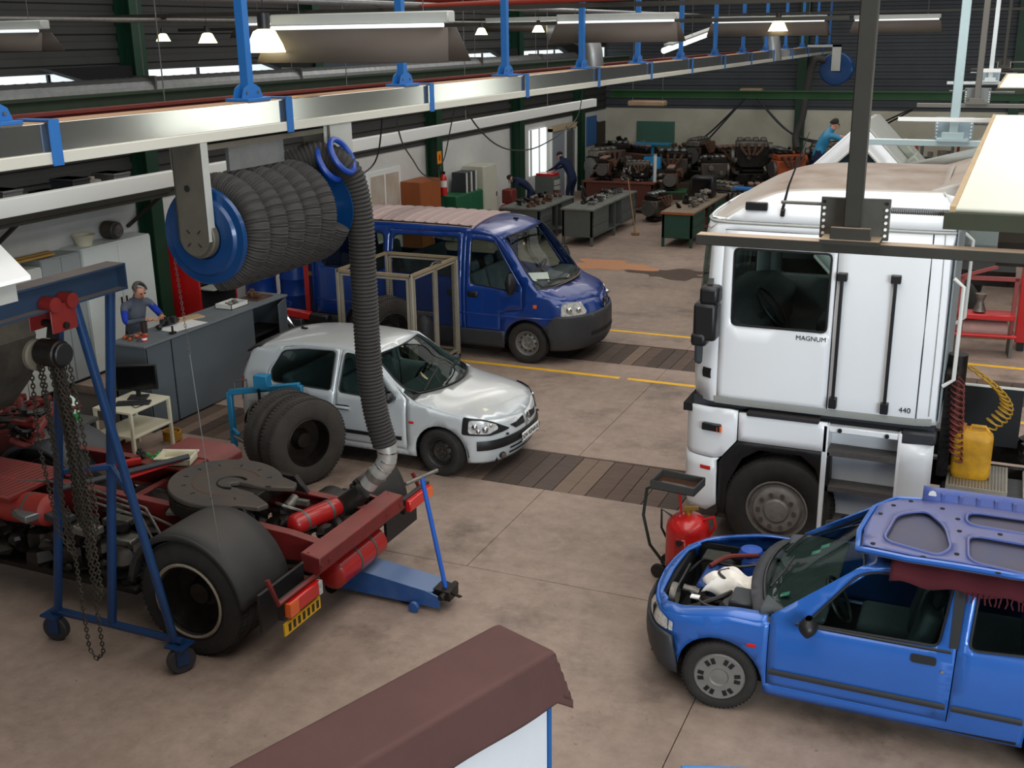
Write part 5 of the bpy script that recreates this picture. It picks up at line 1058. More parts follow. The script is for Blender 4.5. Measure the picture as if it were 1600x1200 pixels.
    for (x, y) in ((-.42, .50), (-.62, -.08), (-.56, -.02)): mb = MB(); mb.cbox((x, y, B.T(x, y) - .012), (.07, .06, .003), Matrix.Rotation(R(26), 3, 'Y')); obj('windscreen_sticker', mb, mat('pale_green_sticker', (120, 200, 180), .6), t)
    for y0 in (.45, -.2): mb = MB(); mb.tube([(-.30, y0, .935), (-.36, y0 - .25, B.T(-.36, y0 - .25, .02)), (-.40, y0 - .45, B.T(-.42, y0 - .45, .02))], .01, 5); obj('wiper', mb, blackpl, t)
    r2 = B.rail(-2.55, -.98, 20); obj('roof', B.top(r2 + list(reversed(hd[1:-1])) + [(x, -y) for x, y in reversed(r2)], (), 0, .1), blue_car, t, solid=.02)
    for s2 in (-1, 1): mb = MB(); mb.tube([(x, s2 * .53, B.T(x, .53, .002)) for x in [-1.12 - .14 * i for i in range(10)]], .008, 5); obj('roof_gutter_strip', mb, blackpl, t)
    r3 = B.rail(B.umin + .55, -2.55, 12); gl = [(-2.64, -.5), (-2.64, .5), (-2.9, .54), (-2.9, -.54)]
    obj('tailgate', B.top(r3 + [(x, -y) for x, y in reversed(r3)], [gl], 0, .08), blue_car, t, solid=.02); obj('rear_window', B.top(gl, (), -.005, .1), glassvan, t)
    for x in (0, -2.47):
        for s2 in (-1, 1): wheel(t, (x, s2 * .72, .285), .285, .18, .19, 'trim', s2, steer=(8 if x == 0 else 0))
    for x in (0, -2.47):
        for s2 in (-1, 1): mb = MB(); mb.grid(lambda a, b: Vector((x - .34 * math.cos(math.pi * a), s2 * (.60 + .18 * b), .27 + .34 * math.sin(math.pi * a))), 14, 1); mb.box(x - .34, x + .34, s2 * .60 - .01, s2 * .60 + .01, .2, .6); obj('wheel_arch_liner', mb, dark, t, kind='stuff')
    mb = MB(); mb.box(-2.8, -.2, -.56, .56, .19, .26); mb.box(-2.1, -.36, -.77, .77, .22, .28); obj('floor_pan', mb, dark, t)
    mb = MB(); mb.prism([(-.26, .74), (-.70, .74), (-.76, .88), (-.5, .90), (-.26, .88)], -.70, .70); obj('dashboard', mb, trimgrey, t, bevel=.03, seg=2)
    seat(t, -1.15, -.36, .28); seat(t, -1.15, .36, .28)
    mb = MB(); mb.cbox((-1.95, 0, .42), (.5, 1.2, .2)); mb.cbox((-2.22, 0, .70), (.14, 1.2, .48), Matrix.Rotation(R(-14), 3, 'Y')); obj('rear_seat', mb, seatm, t, bevel=.05, seg=2)
    steering(t, (-.80, .36, .88), .18)
    for i, z in enumerate((1.17,)): mb = MB(); mb.cbox((-1.22, -.30, 1.13), (.02, .13, .22)); obj('sun_visor', mb, white, t)
    return B
t = thing('blue_hatchback', 'bright blue three-door hatchback with its bonnet off and engine bay open', 'car', (-1.56, 8.16, 0), 180)
BB = build_blue(t)
# white cloth in the engine bay
mb = MB(); rr = random.Random(3)
def clothf(a, b):
    x = -.24 + .50 * a; y = -.17 + .36 * b; e = min(a, 1 - a, b, 1 - b)
    return Vector((x + .03 * math.sin(9 * b), y + .03 * math.sin(7 * a), .10 * min(1, e * 6) + .018 * math.sin(14 * a + 3 * b) + .014 * math.sin(17 * b - 5 * a)))
mb.grid(clothf, 22, 18); o = obj('white_cloth', mb, whitecloth, solid=.006); o.location = (-1.60, 8.03, .70); tag(o, 'crumpled white cloth lying on the engine of the blue hatchback', 'cloth')
# removed bonnet lying upside down on the roof
t = thing('removed_bonnet', 'blue car bonnet lying upside down across the roof of the blue hatchback', 'bonnet', (0, 0, 0), 0)
hp = [(-.66, 7.86), (-.68, 8.10), (-.62, 8.54), (-.48, 8.76), (-.22, 8.80), (-.14, 8.86), (.90, 8.92), (1.0, 8.76), (1.05, 8.2), (1.02, 7.86), (.40, 7.78), (-.30, 7.80)]
HK = .966
HY = lambda y: 7.30 + (y - 7.60) * .985
hp = [(x * HK, HY(y)) for x, y in hp]
hz = lambda x, y: 1.475 + .025 * math.sin((x + .6) * 1.9) - .03 * ((y - 8.3) / .6) ** 2
def pan(mb, poly, dz, holes=(), step=.09):
    v, f = cdt(poly, holes, step); mb.nofix = True; return mb.add([(x, y, hz(x, y) + dz) for x, y in v], f)
bu = mat('bonnet_underside_paint', (70, 92, 162), .5, var=.5, rgb2=(106, 102, 122), scale=5, dust=(124, 118, 134), dustamt=.55)
rec = [rnd_poly([(-.50, 7.98), (-.44, 8.42), (-.24, 8.55), (-.08, 8.30), (-.02, 7.98), (-.10, 7.86)], .1, 6), rnd_poly([(.06, 8.38), (.06, 8.62), (.78, 8.64), (.80, 8.36)], .1, 6), rnd_poly([(.10, 7.84), (.08, 8.22), (.66, 8.20), (.64, 7.78)], .1, 6), rnd_poly([(.76, 7.78), (.74, 8.14), (.94, 8.18), (.96, 7.76)], .06, 4)]
rec = [[(x * HK, HY(y)) for x, y in r_] for r_ in rec]
obj('outer_skin', pan(MB(), hp, 0), mat('dusty_recess_paint', (78, 80, 104), .7, var=.5, rgb2=(96, 88, 92), scale=5), t, solid=.012)
obj('inner_frame', pan(MB(), [(x + (.03 if x < .2 else -.03), y + (.03 if y < 8.3 else -.03)) for x, y in hp], .035, rec, .08), bu, t, solid=.012)
mb = MB(); e = subdiv(hp, .08); mb.tube([(x, y, hz(x, y) + .02) for x, y in e], .022, 7, closed=True); obj('rolled_edge', mb, blue_car, t)
for r_ in rec: mb = MB(); mb.tube([(x, y, hz(x, y) + .036) for x, y in r_], .012, 6, closed=True); obj('pressed_rim', mb, bu, t)
mb = MB(); mb.grid(lambda a, b: Vector((-.27 + 1.15 * a, 8.44 + .04 * b, hz(.3, 8.44) + .0 + .13 * b)), 10, 3); fl = obj('front_flange', mb, bu, t, solid=.015)
for i in range(7): mb = MB(); x = -.12 + i * .125; mb.cbox((x, 8.445, 1.54), (.022, .03, .11)); obj('flange_rib', mb, bu, fl)
mb = MB(); mb.cyl((-.20, 8.49, 1.575), (-.20, 8.445, 1.575), .03, 8); mb.cyl((.62, 8.49, 1.575), (.62, 8.445, 1.575), .03, 8); obj('bracket_plate', mb, white, fl)
mb = MB()
for (x, y) in ((-.56, 7.92), (-.36, 8.70), (-.56, 8.40), (-.48, 8.58), (0, 8.46), (.02, 8.26), (.02, 7.92), (.30, 8.30), (.52, 8.29), (.3, 7.76), (.7, 7.72), (-.12, 8.62), (-.2, 7.82)):
    x *= HK; y = HY(y); mb.cyl((x, y, hz(x, y) + .034), (x, y, hz(x, y) + .039), .018, 8)
obj('drain_hole', mb, dark, t, kind='stuff')
mb = MB(); mb.blob((.58, 7.97, 1.53), .05, (1, 1, .6), 8, .2); mb.cyl((.48, 7.92, 1.50), (.48, 7.92, 1.54), .035, 10); obj('bonnet_catch', mb, rust, t)
# red blanket under the bonnet
mb = MB(); mb.grid(lambda a, b: Vector((-.40 + 1.42 * a, 7.44 + .6 * b, (1.375 + .04 * min(1, b * 2.2) ** .6 if b > .2 else 1.29 + .6 * b) + .016 * math.sin(26 * a + 4 * b) * (1 - b * .8))), 44, 14); o = obj('red_blanket', mb, redcloth, solid=.008); tag(o, 'dark red fringed blanket folded under the bonnet on the blue car roof', 'blanket')
for i in range(26):
    x = .12 + i * .035; mb = MB(); mb.tube([(x, 7.445, 1.30), (x + .008 * math.sin(i * 3), 7.43, 1.27), (x + .012 * math.sin(i * 5), 7.42, 1.235)], .006, 4); obj('fringe', mb, redcloth, o)
# ================================================================ RED CHASSIS (world coordinates, then rebased)
t = thing('red_tractor_chassis', 'bare red tractor chassis with fifth wheel and black mudguards, rear end facing right', 'truck chassis')
def rail(y, s):
    mb = MB(); top = [(-13.0, .96), (-7.6, .94), (-6.2, .90), (-5.35, .86), (-4.93, .80)]; bot = [(-4.93, .66), (-5.4, .62), (-7.6, .66), (-13.0, .66)]
    mb.prism(top + bot, y - .012, y + .012); 
    for a, b in zip(top, top[1:]): mb.bar((a[0], y + s * .035, a[1]), (b[0], y + s * .035, b[1]), .09, .014)
    for a, b in zip(bot, bot[1:]): mb.bar((a[0], y + s * .035, a[1]), (b[0], y + s * .035, b[1]), .09, .014)
    return obj('chassis_rail', mb, redframe, t, smooth=False)
rail(7.25, 1); rail(8.10, -1)
for x in (-8.5, -7.25, -6.6): mb = MB(); mb.box(x - .04, x + .04, 7.27, 8.08, .70, .84); obj('crossmember', mb, redframe, t, bevel=.008)
mb = MB(); mb.prism([(-5.06, .86), (-4.86, .84), (-4.86, .70), (-4.90, .67), (-5.04, .69), (-5.04, .78), (-5.06, .82)], 6.98, 8.42); rc = obj('rear_crossmember', mb, redframe, t, bevel=.01)
for y in (7.0, 7.12, 8.1, 8.35): mb = MB(); mb.cyl((-4.87, y, .77), (-4.85, y, .77), .018, 6); obj('bolt', mb, redrust, rc)
mb = MB(); mb.prism([(-6.1, .60), (-4.95, .56), (-4.95, .48), (-6.1, .52)], 7.05, 7.13); obj('side_outrigger', mb, mat('tan_red_bar', (140, 84, 66), .7, var=.4), t, bevel=.005)
# flared end plate and shackle pieces
mb = MB(); mb.prism([(-5.35, .86), (-4.95, .80), (-4.95, .62), (-5.2, .60)], 8.30, 8.34); obj('end_plate', mb, redframe, t)
# fifth wheel: horseshoe plate with slot open to the rear
cx, cy = -6.17, 7.54; pts = []; n = 30
for i in range(n + 1):
    a = R(42) + (2 * math.pi - R(84)) * i / n; rx = .52; ry = .52; pts.append((cx - .05 + rx * math.cos(a), cy + ry * math.sin(a)))
pts = pts[:]; pts = [(cx + .52, cy + .30)] + pts + [(cx + .52, cy - .30), (cx + .56, cy - .20), (cx + .30, cy - .07), (cx + .05, cy - .06), (cx, cy), (cx + .05, cy + .06), (cx + .30, cy + .07), (cx + .56, cy + .20)]
def tiltz(o): 
    for v in o.data.vertices: v.co.z += -.07 * (v.co.x - cx)
fw_ = obj('fifth_wheel_plate', MB().prism(pts, 1.06, 1.11, 'xy'), grease, t, bevel=.012, seg=2); tiltz(fw_)
mb = MB(); mb.tube([(cx - .04 + .31 * math.cos(R(a)), cy + .30 * math.sin(R(a)), 1.108 - .07 * .31 * math.cos(R(a))) for a in range(52, 310, 8)], .010, 6); o = obj('wear_ring', mb, rust, fw_)
mb = MB(); mb.tube([(cx + .02 + .14 * math.cos(R(a)), cy + .13 * math.sin(R(a)), 1.108) for a in range(60, 302, 12)], .014, 6); obj('jaw_ring', mb, oily, fw_)
mb = MB()
for i in range(12): a = math.pi * (i + .5) / 6; mb.cbox((cx - .04 + .40 * math.cos(a), cy + .37 * math.sin(a), 1.113 - .07 * .40 * math.cos(a)), (.045, .014, .006), Matrix.Rotation(a, 3, 'Z'))
obj('grease_slot', mb, dark, fw_, kind='stuff')
mb = MB(); mb.prism(pts[1:-8], .93, 1.06, 'xy'); 
o = obj('plate_skirt', mb, oily, t, bevel=.01); o.scale = (1, 1, 1)
for y in (7.22, 8.02): mb = MB(); mb.prism([(-6.25, .92), (-5.65, .90), (-5.78, 1.06), (-6.1, 1.06)], y - .03, y + .03); obj('pedestal', mb, oily, t, bevel=.008)
mb = MB(); mb.cbox((-6.38, 7.20, .93), (.40, .12, .03), Matrix.Rotation(R(24), 3, 'Z')); obj('slider_plate', mb, castal, t)
# axle, wheels, springs
mb = MB(); mb.cyl((-5.75, 6.6, .52), (-5.75, 8.8, .52), .10, 14); mb.blob((-5.75, 7.68, .52), .26, (1, 1, 1), 12); obj('axle', mb, oily, t)
for y in (7.18, 8.18): mb = MB(); mb.tube([(-6.5, y, .64), (-6.1, y, .56), (-5.75, y, .50), (-5.4, y, .54), (-5.05, y, .60)], .05, 8); obj('leaf_spring', mb, oily, t)
for (y, s, st) in ((6.58, -1, 'deep'), (6.90, -1, 'deep')): wheel(t, (-5.82, y, .525), .525, .29, .31, st, s, n=44, tread=(y < 6.8), rm=oily)
mb = MB(); mb.cyl((-5.75, 8.35, .52), (-5.75, 8.6, .52), .21, 24); obj('brake_drum', mb, oily, t, bevel=.01)
mb = MB(); mb.lathe([(.315, -.02), (.33, -.03), (.345, -.02), (.33, 0)], (-5.82, 6.44, .525), 'y', 36, close=True); obj('rim_flange', mb, mat('scuffed_rim_flange', (150, 138, 120), .6, .3, var=.5, scale=12), t)
# mudguards
def guard(y0, y1, a0, a1, r, m=fenderbl, cx_=-5.75, cz=.525):
    mb = MB(); n = 24
    mb.grid(lambda a, b: Vector((cx_ + r * math.cos(R(a0 + (a1 - a0) * a)), y0 + (y1 - y0) * b, cz + r * math.sin(R(a0 + (a1 - a0) * a)))), n, 4)
    mb.grid(lambda a, b: Vector((cx_ + (r - .05 * b) * math.cos(R(a0 + (a1 - a0) * a)), y0 , cz + (r - .05 * b) * math.sin(R(a0 + (a1 - a0) * a)))), n, 1)
    g = obj('mudguard', mb, m, t, solid=.012); return g
guard(6.42, 7.06, 172, 4, .60, cx_=-5.84); guard(8.30, 8.92, 46, -4, .64)
mb = MB(); mb.cbox((-5.10, 6.74, .55), (.03, .62, .34)); obj('mudflap', mb, blackpl, t); mb = MB(); mb.cbox((-5.02, 8.62, .50), (.03, .6, .3)); obj('mudflap', mb, blackpl, t)
# rear light brackets
for (y0, y1, ya) in ((6.46, 7.02, 7.2), (8.36, 8.9, 8.2)):
    mb = MB(); mb.tube([(-5.02, y0, .86), (-4.93, y0, .66), (-4.93, y1, .66), (-5.0, y1, .84), (-5.0, y1 + (ya - y1) * 1.0, .74)] if y0 < 7 else [(-5.0, ya, .74), (-5.0, y0, .84), (-4.93, y0, .66), (-4.93, y1, .66), (-5.02, y1, .86)], .022, 8); obj('light_bracket', mb, redframe, t)
t1 = MB(); t1.box(-4.96, -4.88, 6.56, 7.0, .50, .63); o = obj('tail_light', t1, redlens, t, bevel=.012)
obj('indicator_section', MB().box(-4.955, -4.874, 6.54, 6.66, .505, .625), amber, o); obj('light_housing', MB().box(-4.99, -4.93, 6.52, 7.04, .48, .65), blackpl, o)
obj('reverse_section', MB().box(-4.955, -4.874, 6.96, 7.01, .505, .625), lens, o)
np_ = obj('number_plate', MB().box(-4.93, -4.915, 6.50, 7.02, .35, .46), yellow, t, label='yellow rear number plate, smeared')
for i in range(7):
    y = 6.55 + i * .068; mb = MB(); mb.box(-4.915, -4.912, y, y + .035, .37, .44); obj('smeared_character', mb, mat('smeared_black', (52, 44, 30), .7), np_)
o = obj('tail_light', MB().box(-4.93, -4.86, 8.55, 9.0, .60, .72), redlens, t, bevel=.012); obj('indicator_section', MB().box(-4.925, -4.854, 8.88, 9.0, .605, .715), amber, o); obj('light_housing', MB().box(-4.96, -4.91, 8.52, 9.03, .585, .735), blackpl, o)
# air tanks
def tank(p, q, r, bands, m=redbright, nm='air_tank'):
    p = Vector(p); q = Vector(q); d = (q - p).normalized(); mb = MB(); mb.tube([p - d * .05, p - d * .03, p, q, q + d * .03, q + d * .05], [r * .4, r * .8, r, r, r * .8, r * .4], 20); o = obj(nm, mb, m, t)
    for k in bands: c = p.lerp(q, k); mb = MB(); mb.tube([c - d * .014, c + d * .014], r * 1.03, 20); obj('strap', mb, steel, o)
tred = mat('tank_red', (168, 26, 24), .35, coat=.3, var=.4, scale=5)
tank((-5.04, 7.40, .46), (-5.04, 8.14, .46), .145, (.4, .75), tred); tank((-5.45, 7.48, .83), (-5.32, 7.95, .83), .10, (.2, .8), tred)
tank((-8.7, 6.85, .80), (-7.72, 6.85, .86), .15, (.45, .8), mat('side_tank_red', (150, 44, 34), .5, var=.4)); tank((-6.55, 7.05, .62), (-6.25, 7.05, .62), .12, (.5,), redframe)
# exhaust stub with metal elbow
mb = MB(); mb.tube([(-5.42, 8.02, .60), (-5.32, 8.05, .74), (-5.12, 8.12, .96)], [.16, .14, .085], 16); obj('exhaust_stub', mb, oily, t)
# valves, pipes
rr = random.Random(4)
mb = MB()
for i in range(70): x = rr.uniform(-6.5, -5.1); mb.blob((x, rr.uniform(7.4, 7.98), rr.uniform(.52, .78)), rr.uniform(.03, .09), (1, 1, .8), 7, .3, rr)
obj('valve_cluster', mb, oily, t, kind='stuff')
mb = MB(); mb.cyl((-5.7, 7.72, .86), (-5.7, 7.86, .90), .05, 12); mb.cbox((-5.62, 7.84, .88), (.16, .05, .05)); mb.tube([(-5.8, 7.7, .9), (-5.65, 7.6, .94), (-5.5, 7.7, .86)], .015, 6); obj('relay_valve', mb, castal, t)
mb = MB(); mb.bar((-6.45, 6.98, .60), (-6.1, 7.22, .84), .045); obj('brace', mb, redframe, t)
for k, pp in enumerate([[(-8.6, 6.95, .98), (-8.0, 7.1, 1.02), (-7.4, 7.15, .98), (-6.8, 7.1, .93), (-6.5, 6.95, .75)], [(-7.4, 7.0, .95), (-6.75, 6.98, .9), (-6.55, 6.9, .7), (-6.75, 6.8, .5)], [(-7.6, 7.2, .9), (-6.9, 7.05, .93), (-6.5, 7.1, .8)]]): mb = MB(); mb.tube(pp, .013, 6); obj('air_pipe', mb, castal, t)
mb = MB(); rr = random.Random(8)
for i in range(110): mb.blob((rr.uniform(-8.6, -6.6), rr.uniform(6.62, 7.18), rr.uniform(.32, .82)), rr.uniform(.04, .14), (1.2, 1, .7), 7, .35, rr)
obj('gearbox_clutter', mb, oily, t, kind='stuff')
for (x, y, z, m_) in ((-7.55, 6.8, .84, greypl), (-7.15, 6.72, .82, castal), (-7.05, 7.0, .80, castal), (-7.85, 6.7, .86, galv), (-6.85, 6.85, .72, castal)): mb = MB(); mb.cbox((x, y, z), (.26, .16, .07), Matrix.Rotation(R(20 * (x + 7)), 3, 'Z')); obj('battery_cover' if m_ is greypl else 'bracket_plate', mb, m_, t, bevel=.01)
mb = MB(); mb.box(-8.6, -6.7, 6.75, 7.15, .22, .32); obj('underbody', mb, oily, t, bevel=.03)
for x in (-8.9,): mb = MB(); mb.blob((-7.2, 7.68, .55), .36, (1.3, .9, .8), 12, .1); mb.blob((-8.0, 7.68, .6), .36, (1.4, .9, .9), 12, .1); obj('gearbox', mb, oily, t)
# tread plate deck at the left, box sections at far side
dk = obj('tread_deck', MB().box(-9.5, -8.0, 6.65, 7.42, .98, 1.01), redframe, t)
for i in range(22):
    for j in range(2): x = -9.4 + i * .063; mb = MB(); mb.bar((x, 6.7 + j * .36, 1.012), (x + .03, 7.02 + j * .36, 1.012), .012, .008); obj('tread_rib', mb, redframe, dk)
mb = MB(); mb.prism([(-7.55, 1.0), (-6.95, 1.0), (-6.86, .93), (-6.86, .86), (-7.6, .86)], 8.16, 8.62); obj('red_box_section', mb, redframe, t, bevel=.01)
obj('red_side_plate', MB().box(-7.7, -6.95, 7.85, 8.16, .96, .99), redframe, t, bevel=.004)
mb = MB(); mb.bar((-7.35, 7.35, 1.02), (-7.05, 7.95, 1.06), .05, .02); mb.bar((-8.0, 7.35, 1.0), (-7.5, 7.85, 1.02), .06, .05); obj('red_lever_bar', mb, mat('fresh_red', (186, 40, 34), .4), t)
guard(7.75, 8.45, 170, 20, .62, mat('grey_front_mudguard', (66, 68, 70), .6, var=.3), -8.85, .42)
wheel(t, (-8.95, 8.1, .48), .47, .3, .31, 'truck', -1, n=36, tread=False)
wheel(t, (-8.9, 6.75, .5), .50, .3, .31, 'truck', -1, n=36, tread=False)
base(t, (-6.4, 7.68, 0))
# pry bar / tube across the chassis, tray and gloves
mb = MB(); mb.cyl((-7.72, 6.92, 1.03), (-6.98, 7.95, 1.10), .028, 10); tag(obj('steel_bar', mb, greypl), 'long grey steel bar lying diagonally across the red chassis', 'bar')
t = thing('white_basket_tray', 'white plastic tray on the far red box of the tractor chassis', 'tray', (-7.18, 8.0, 1.0), 20)
mb = MB(); mb.box(-.17, .17, -.12, .12, 0, .012)
for a in ((-.17, -.155, -.12, .12), (.155, .17, -.12, .12), (-.17, .17, -.12, -.105), (-.17, .17, .105, .12)): mb.box(a[0], a[1], a[2], a[3], 0, .07)
obj('tray_body', mb, cream, t); mb = MB(); mb.tube([(-.18, -.13, .07), (.18, -.13, .07), (.18, .13, .07), (-.18, .13, .07)], .01, 6, closed=True); obj('tray_rim', mb, cream, t)
lump('green_rag', (-7.48, 7.99, .995), .07, green_plastic, 'small green rag beside the white tray on the red chassis', 'rag', 6, 15, (1, 1, .6)); lump('dark_bolt_heap', (-7.62, 8.0, .995), .07, oily, 'dark bolts heaped left of the green rag on the red chassis', 'bolts', 8, 16)
# tilted cab at the left edge, seen from underneath
t = thing('tilted_dark_cab', 'dark underside of a truck cab tilted forward at the left edge', 'truck cab')
mb = MB(); mb.prism([(-10.8, 1.5), (-9.0, 1.45), (-8.66, 1.8), (-8.52, 2.25), (-8.62, 2.5), (-10.8, 2.5)], 6.9, 7.75); obj('cab_floor', mb, mat('grimy_underside', (44, 42, 38), .85, var=.6, rgb2=(84, 78, 66), scale=4, bump=.2), t, bevel=.03)
mb = MB(); mb.lathe([(.50, 0), (.56, .0), (.58, .3), (.5, .3)], (-9.12, 6.66, 1.95), 'y', 28, close=True); obj('wheel_arch', mb, mat('dusty_arch', (66, 62, 56), .85, var=.5), t)
mb = MB(); rr = random.Random(3)
for i in range(40): mb.blob((rr.uniform(-10.4, -8.8), rr.uniform(6.8, 6.9), rr.uniform(1.55, 2.3)), rr.uniform(.05, .13), (1, .6, 1), 7, .3, rr)
obj('cable_clutter', mb, oily, t, kind='stuff'); mb = MB(); mb.bar((-9.4, 7.3, .95), (-9.4, 7.3, 1.5), .14, .14); mb.bar((-9.6, 7.6, .95), (-9.6, 7.6, 1.5), .14, .14); obj('tilt_ram', mb, oily, t); base(t, (-9.6, 7.3, .96))
rr = random.Random(21); t = thing('wiring_tangle', 'tangle of dark red and black wiring in front of the grey mudguard', 'wiring', (-9.15, 8.0, 1.0))
for k in range(26):
    p = [Vector((rr.uniform(-.5, .5), rr.uniform(-.4, .4), rr.uniform(.02, .35))) for _ in range(4)]; mb = MB(); path = []
    for i in range(13): u = i / 12 * 2.999; j = int(u); path.append(p[j].lerp(p[min(j + 1, 3)], u - j))
    for _ in range(3): path = [path[0]] + [(path[i - 1] + path[i] + path[i + 1]) / 3 for i in range(1, 12)] + [path[-1]]
    mb.tube(path, rr.choice((.012, .02, .035)), 6); obj('wire_bundle', mb, [redrust, oily, blackpl, redframe][k % 4], t)
for k in range(5): mb = MB(); mb.cbox((rr.uniform(-.4, .4), rr.uniform(-.3, .3), .1), (.2, .16, .12), Matrix.Rotation(rr.random() * 3, 3, 'Z')); obj('connector_block', mb, [oily, castal][k % 2], t, bevel=.01)
# ================================================================ GANTRY CRANE
t = thing('blue_gantry_crane', 'blue tubular A-frame gantry on castors in front of the red chassis', 'gantry crane')
BX = -6.06
mb = MB(); mb.box(BX - .09, BX + .09, 2.6, 6.32, 3.385, 3.40); mb.box(BX - .09, BX + .09, 2.6, 6.32, 3.20, 3.215); mb.box(BX - .008, BX + .008, 2.6, 6.32, 3.215, 3.385); obj('top_beam', mb, beamblue, t, smooth=False)
obj('beam_end_plate', MB().box(BX - .09, BX + .09, 6.32, 6.335, 3.20, 3.40), beamblue, t)
def leg(p, q, r, nm='leg'): mb = MB(); mb.cyl(p, q, r, 14); return obj(nm, mb, gantryblue, t)
leg((-7.08, 6.2, .26), (BX - .05, 5.78, 3.2), .036); leg((-5.80, 6.2, .24), (BX + .02, 5.85, 3.2), .036); leg((-6.47, 6.2, .28), (BX, 6.24, 3.2), .038)
leg((-7.12, 6.2, .29), (-5.72, 6.2, .29), .034, 'base_tube'); leg((-6.62, 6.02, 1.72), (-6.24, 6.2, 1.76), .026, 'cross_brace'); leg((-6.24, 6.2, 1.76), (-5.98, 6.08, 1.62), .026, 'cross_brace')
for x, ang, lab in ((-7.12, 10, ''), (-5.76, 60, '')):
    mb = MB(); mb.cbox((x, 6.2, .255), (.17, .17, .02)); M_ = Matrix.Translation((x, 6.2, 0)) @ Matrix.Rotation(R(ang), 4, 'Z')
    for s in (-1, 1): mb.box(-.05, .05, s * .045 - .004, s * .045 + .004, .08, .245, M_)
    c = obj('castor_fork', mb, gantryblue, t); mb = MB(); mb.lathe([(.03, -.034), (.105, -.036), (.118, -.026), (.118, .026), (.105, .036), (.03, .034)], (0, 0, 0), 'y', 22, close=True); mb.v = [tuple(M_ @ (Vector(v) + Vector((.0, 0, .118)))) for v in mb.v]; obj('castor_wheel', mb, greypl, c)
base(t, (-6.45, 6.2, 0))
t = thing('red_beam_trolley', 'red four-wheel trolley hanging on the blue gantry beam', 'trolley')
for s in (-1, 1):
    obj('side_plate', MB().cbox((BX + s * .105, 5.66, 3.14), (.012, .24, .20)), mat('trolley_red', (126, 30, 26), .5, var=.5, scale=9), t, bevel=.01)
    for y in (5.58, 5.74): mb = MB(); mb.cyl((BX + s * .02, y, 3.245), (BX + s * .13, y, 3.245), .055, 16); obj('roller', mb, mat('trolley_red', (126, 30, 26)), t)
mb = MB(); mb.cyl((BX - .13, 5.66, 3.08), (BX + .13, 5.66, 3.08), .025, 10); mb.bar((BX, 5.66, 3.08), (BX, 5.63, 2.98), .06); obj('load_pin', mb, oily, t); base(t, (BX, 5.66, 3.1))
t = thing('chain_hoist', 'black chain hoist with bunched chains hanging from the red trolley', 'chain hoist')
mb = MB(); mb.cyl((BX - .09, 5.60, 2.88), (BX + .10, 5.60, 2.88), .10, 20); obj('hoist_body', mb, oily, t, bevel=.01)
mb = MB(); mb.cyl((BX - .15, 5.58, 2.86), (BX - .10, 5.58, 2.86), .115, 24); obj('hand_wheel', mb, mat('dusty_handwheel', (124, 116, 100), .7, .3, var=.4), t, bevel=.01); mb = MB(); mb.cyl((BX + .10, 5.60, 2.88), (BX + .13, 5.60, 2.88), .085, 18); obj('gear_cover', mb, blackpl, t, bevel=.008)
mb = MB(); mb.tube([(BX, 5.62, 3.0), (BX + .03, 5.62, 2.96), (BX, 5.62, 2.93)], .014, 6); obj('top_hook', mb, oily, t); base(t, (BX, 5.6, 2.8))
def chain(path, link=.042, r=.0055, name='chain'):
    P_ = [Vector(p) for p in path]; mb = MB(); k = 0
    for a, b in zip(P_, P_[1:]):
        n = max(1, int((b - a).length / (link * .72))); d = (b - a).normalized(); u = d.orthogonal().normalized(); w_ = d.cross(u)
        for i in range(n):
            c = a.lerp(b, (i + .5) / n); s_ = u if k % 2 else w_; k += 1
            mb.tube([c + d * (link * .5 * math.cos(q)) + s_ * (link * .30 * math.sin(q)) for q in [2 * math.pi * j / 8 for j in range(8)]], r, 4, closed=True)
    return mb
rr = random.Random(2); chm = mat('dusty_chain', (72, 66, 58), .6, .6, var=.4, scale=20)
ch = thing('hoist_chain', 'long dusty hoist chains bunched together and looping almost to the floor', 'chain')
for i in range(14):
    x = BX + rr.uniform(-.07, .09); y = 5.58 + rr.uniform(-.05, .05); z1 = rr.uniform(1.25, 1.75); x2 = x + rr.uniform(-.02, .10)
    obj('strand', chain([(x, y, 2.82), ((x + x2) / 2, y + .01, (2.82 + z1) / 2), (x2, y, z1)]), chm, ch, kind='stuff')
for (xa, xb, z0, zt_) in ((BX - .02, BX + .13, .42, 1.7), (BX + .14, BX + .20, .95, 1.9)): obj('loop', chain([(xa, 5.56, zt_), (xa + .01, 5.56, z0 + .08), ((xa + xb) / 2, 5.56, z0), (xb, 5.56, z0 + .08), (xb - .01, 5.56, zt_)]), chm, ch, kind='stuff')
obj('loop', chain([(BX - .16, 5.55, 2.8), (BX - .20, 5.55, 2.2), (BX - .14, 5.55, 1.5), (BX - .04, 5.56, 1.3)]), chm, ch, kind='stuff'); obj('loop', chain([(BX + .16, 5.6, 2.82), (BX + .2, 5.6, 2.2), (BX + .22, 5.6, 1.6), (BX + .14, 5.6, 1.4)]), chm, ch, kind='stuff'); base(ch, (BX, 5.58, .42))
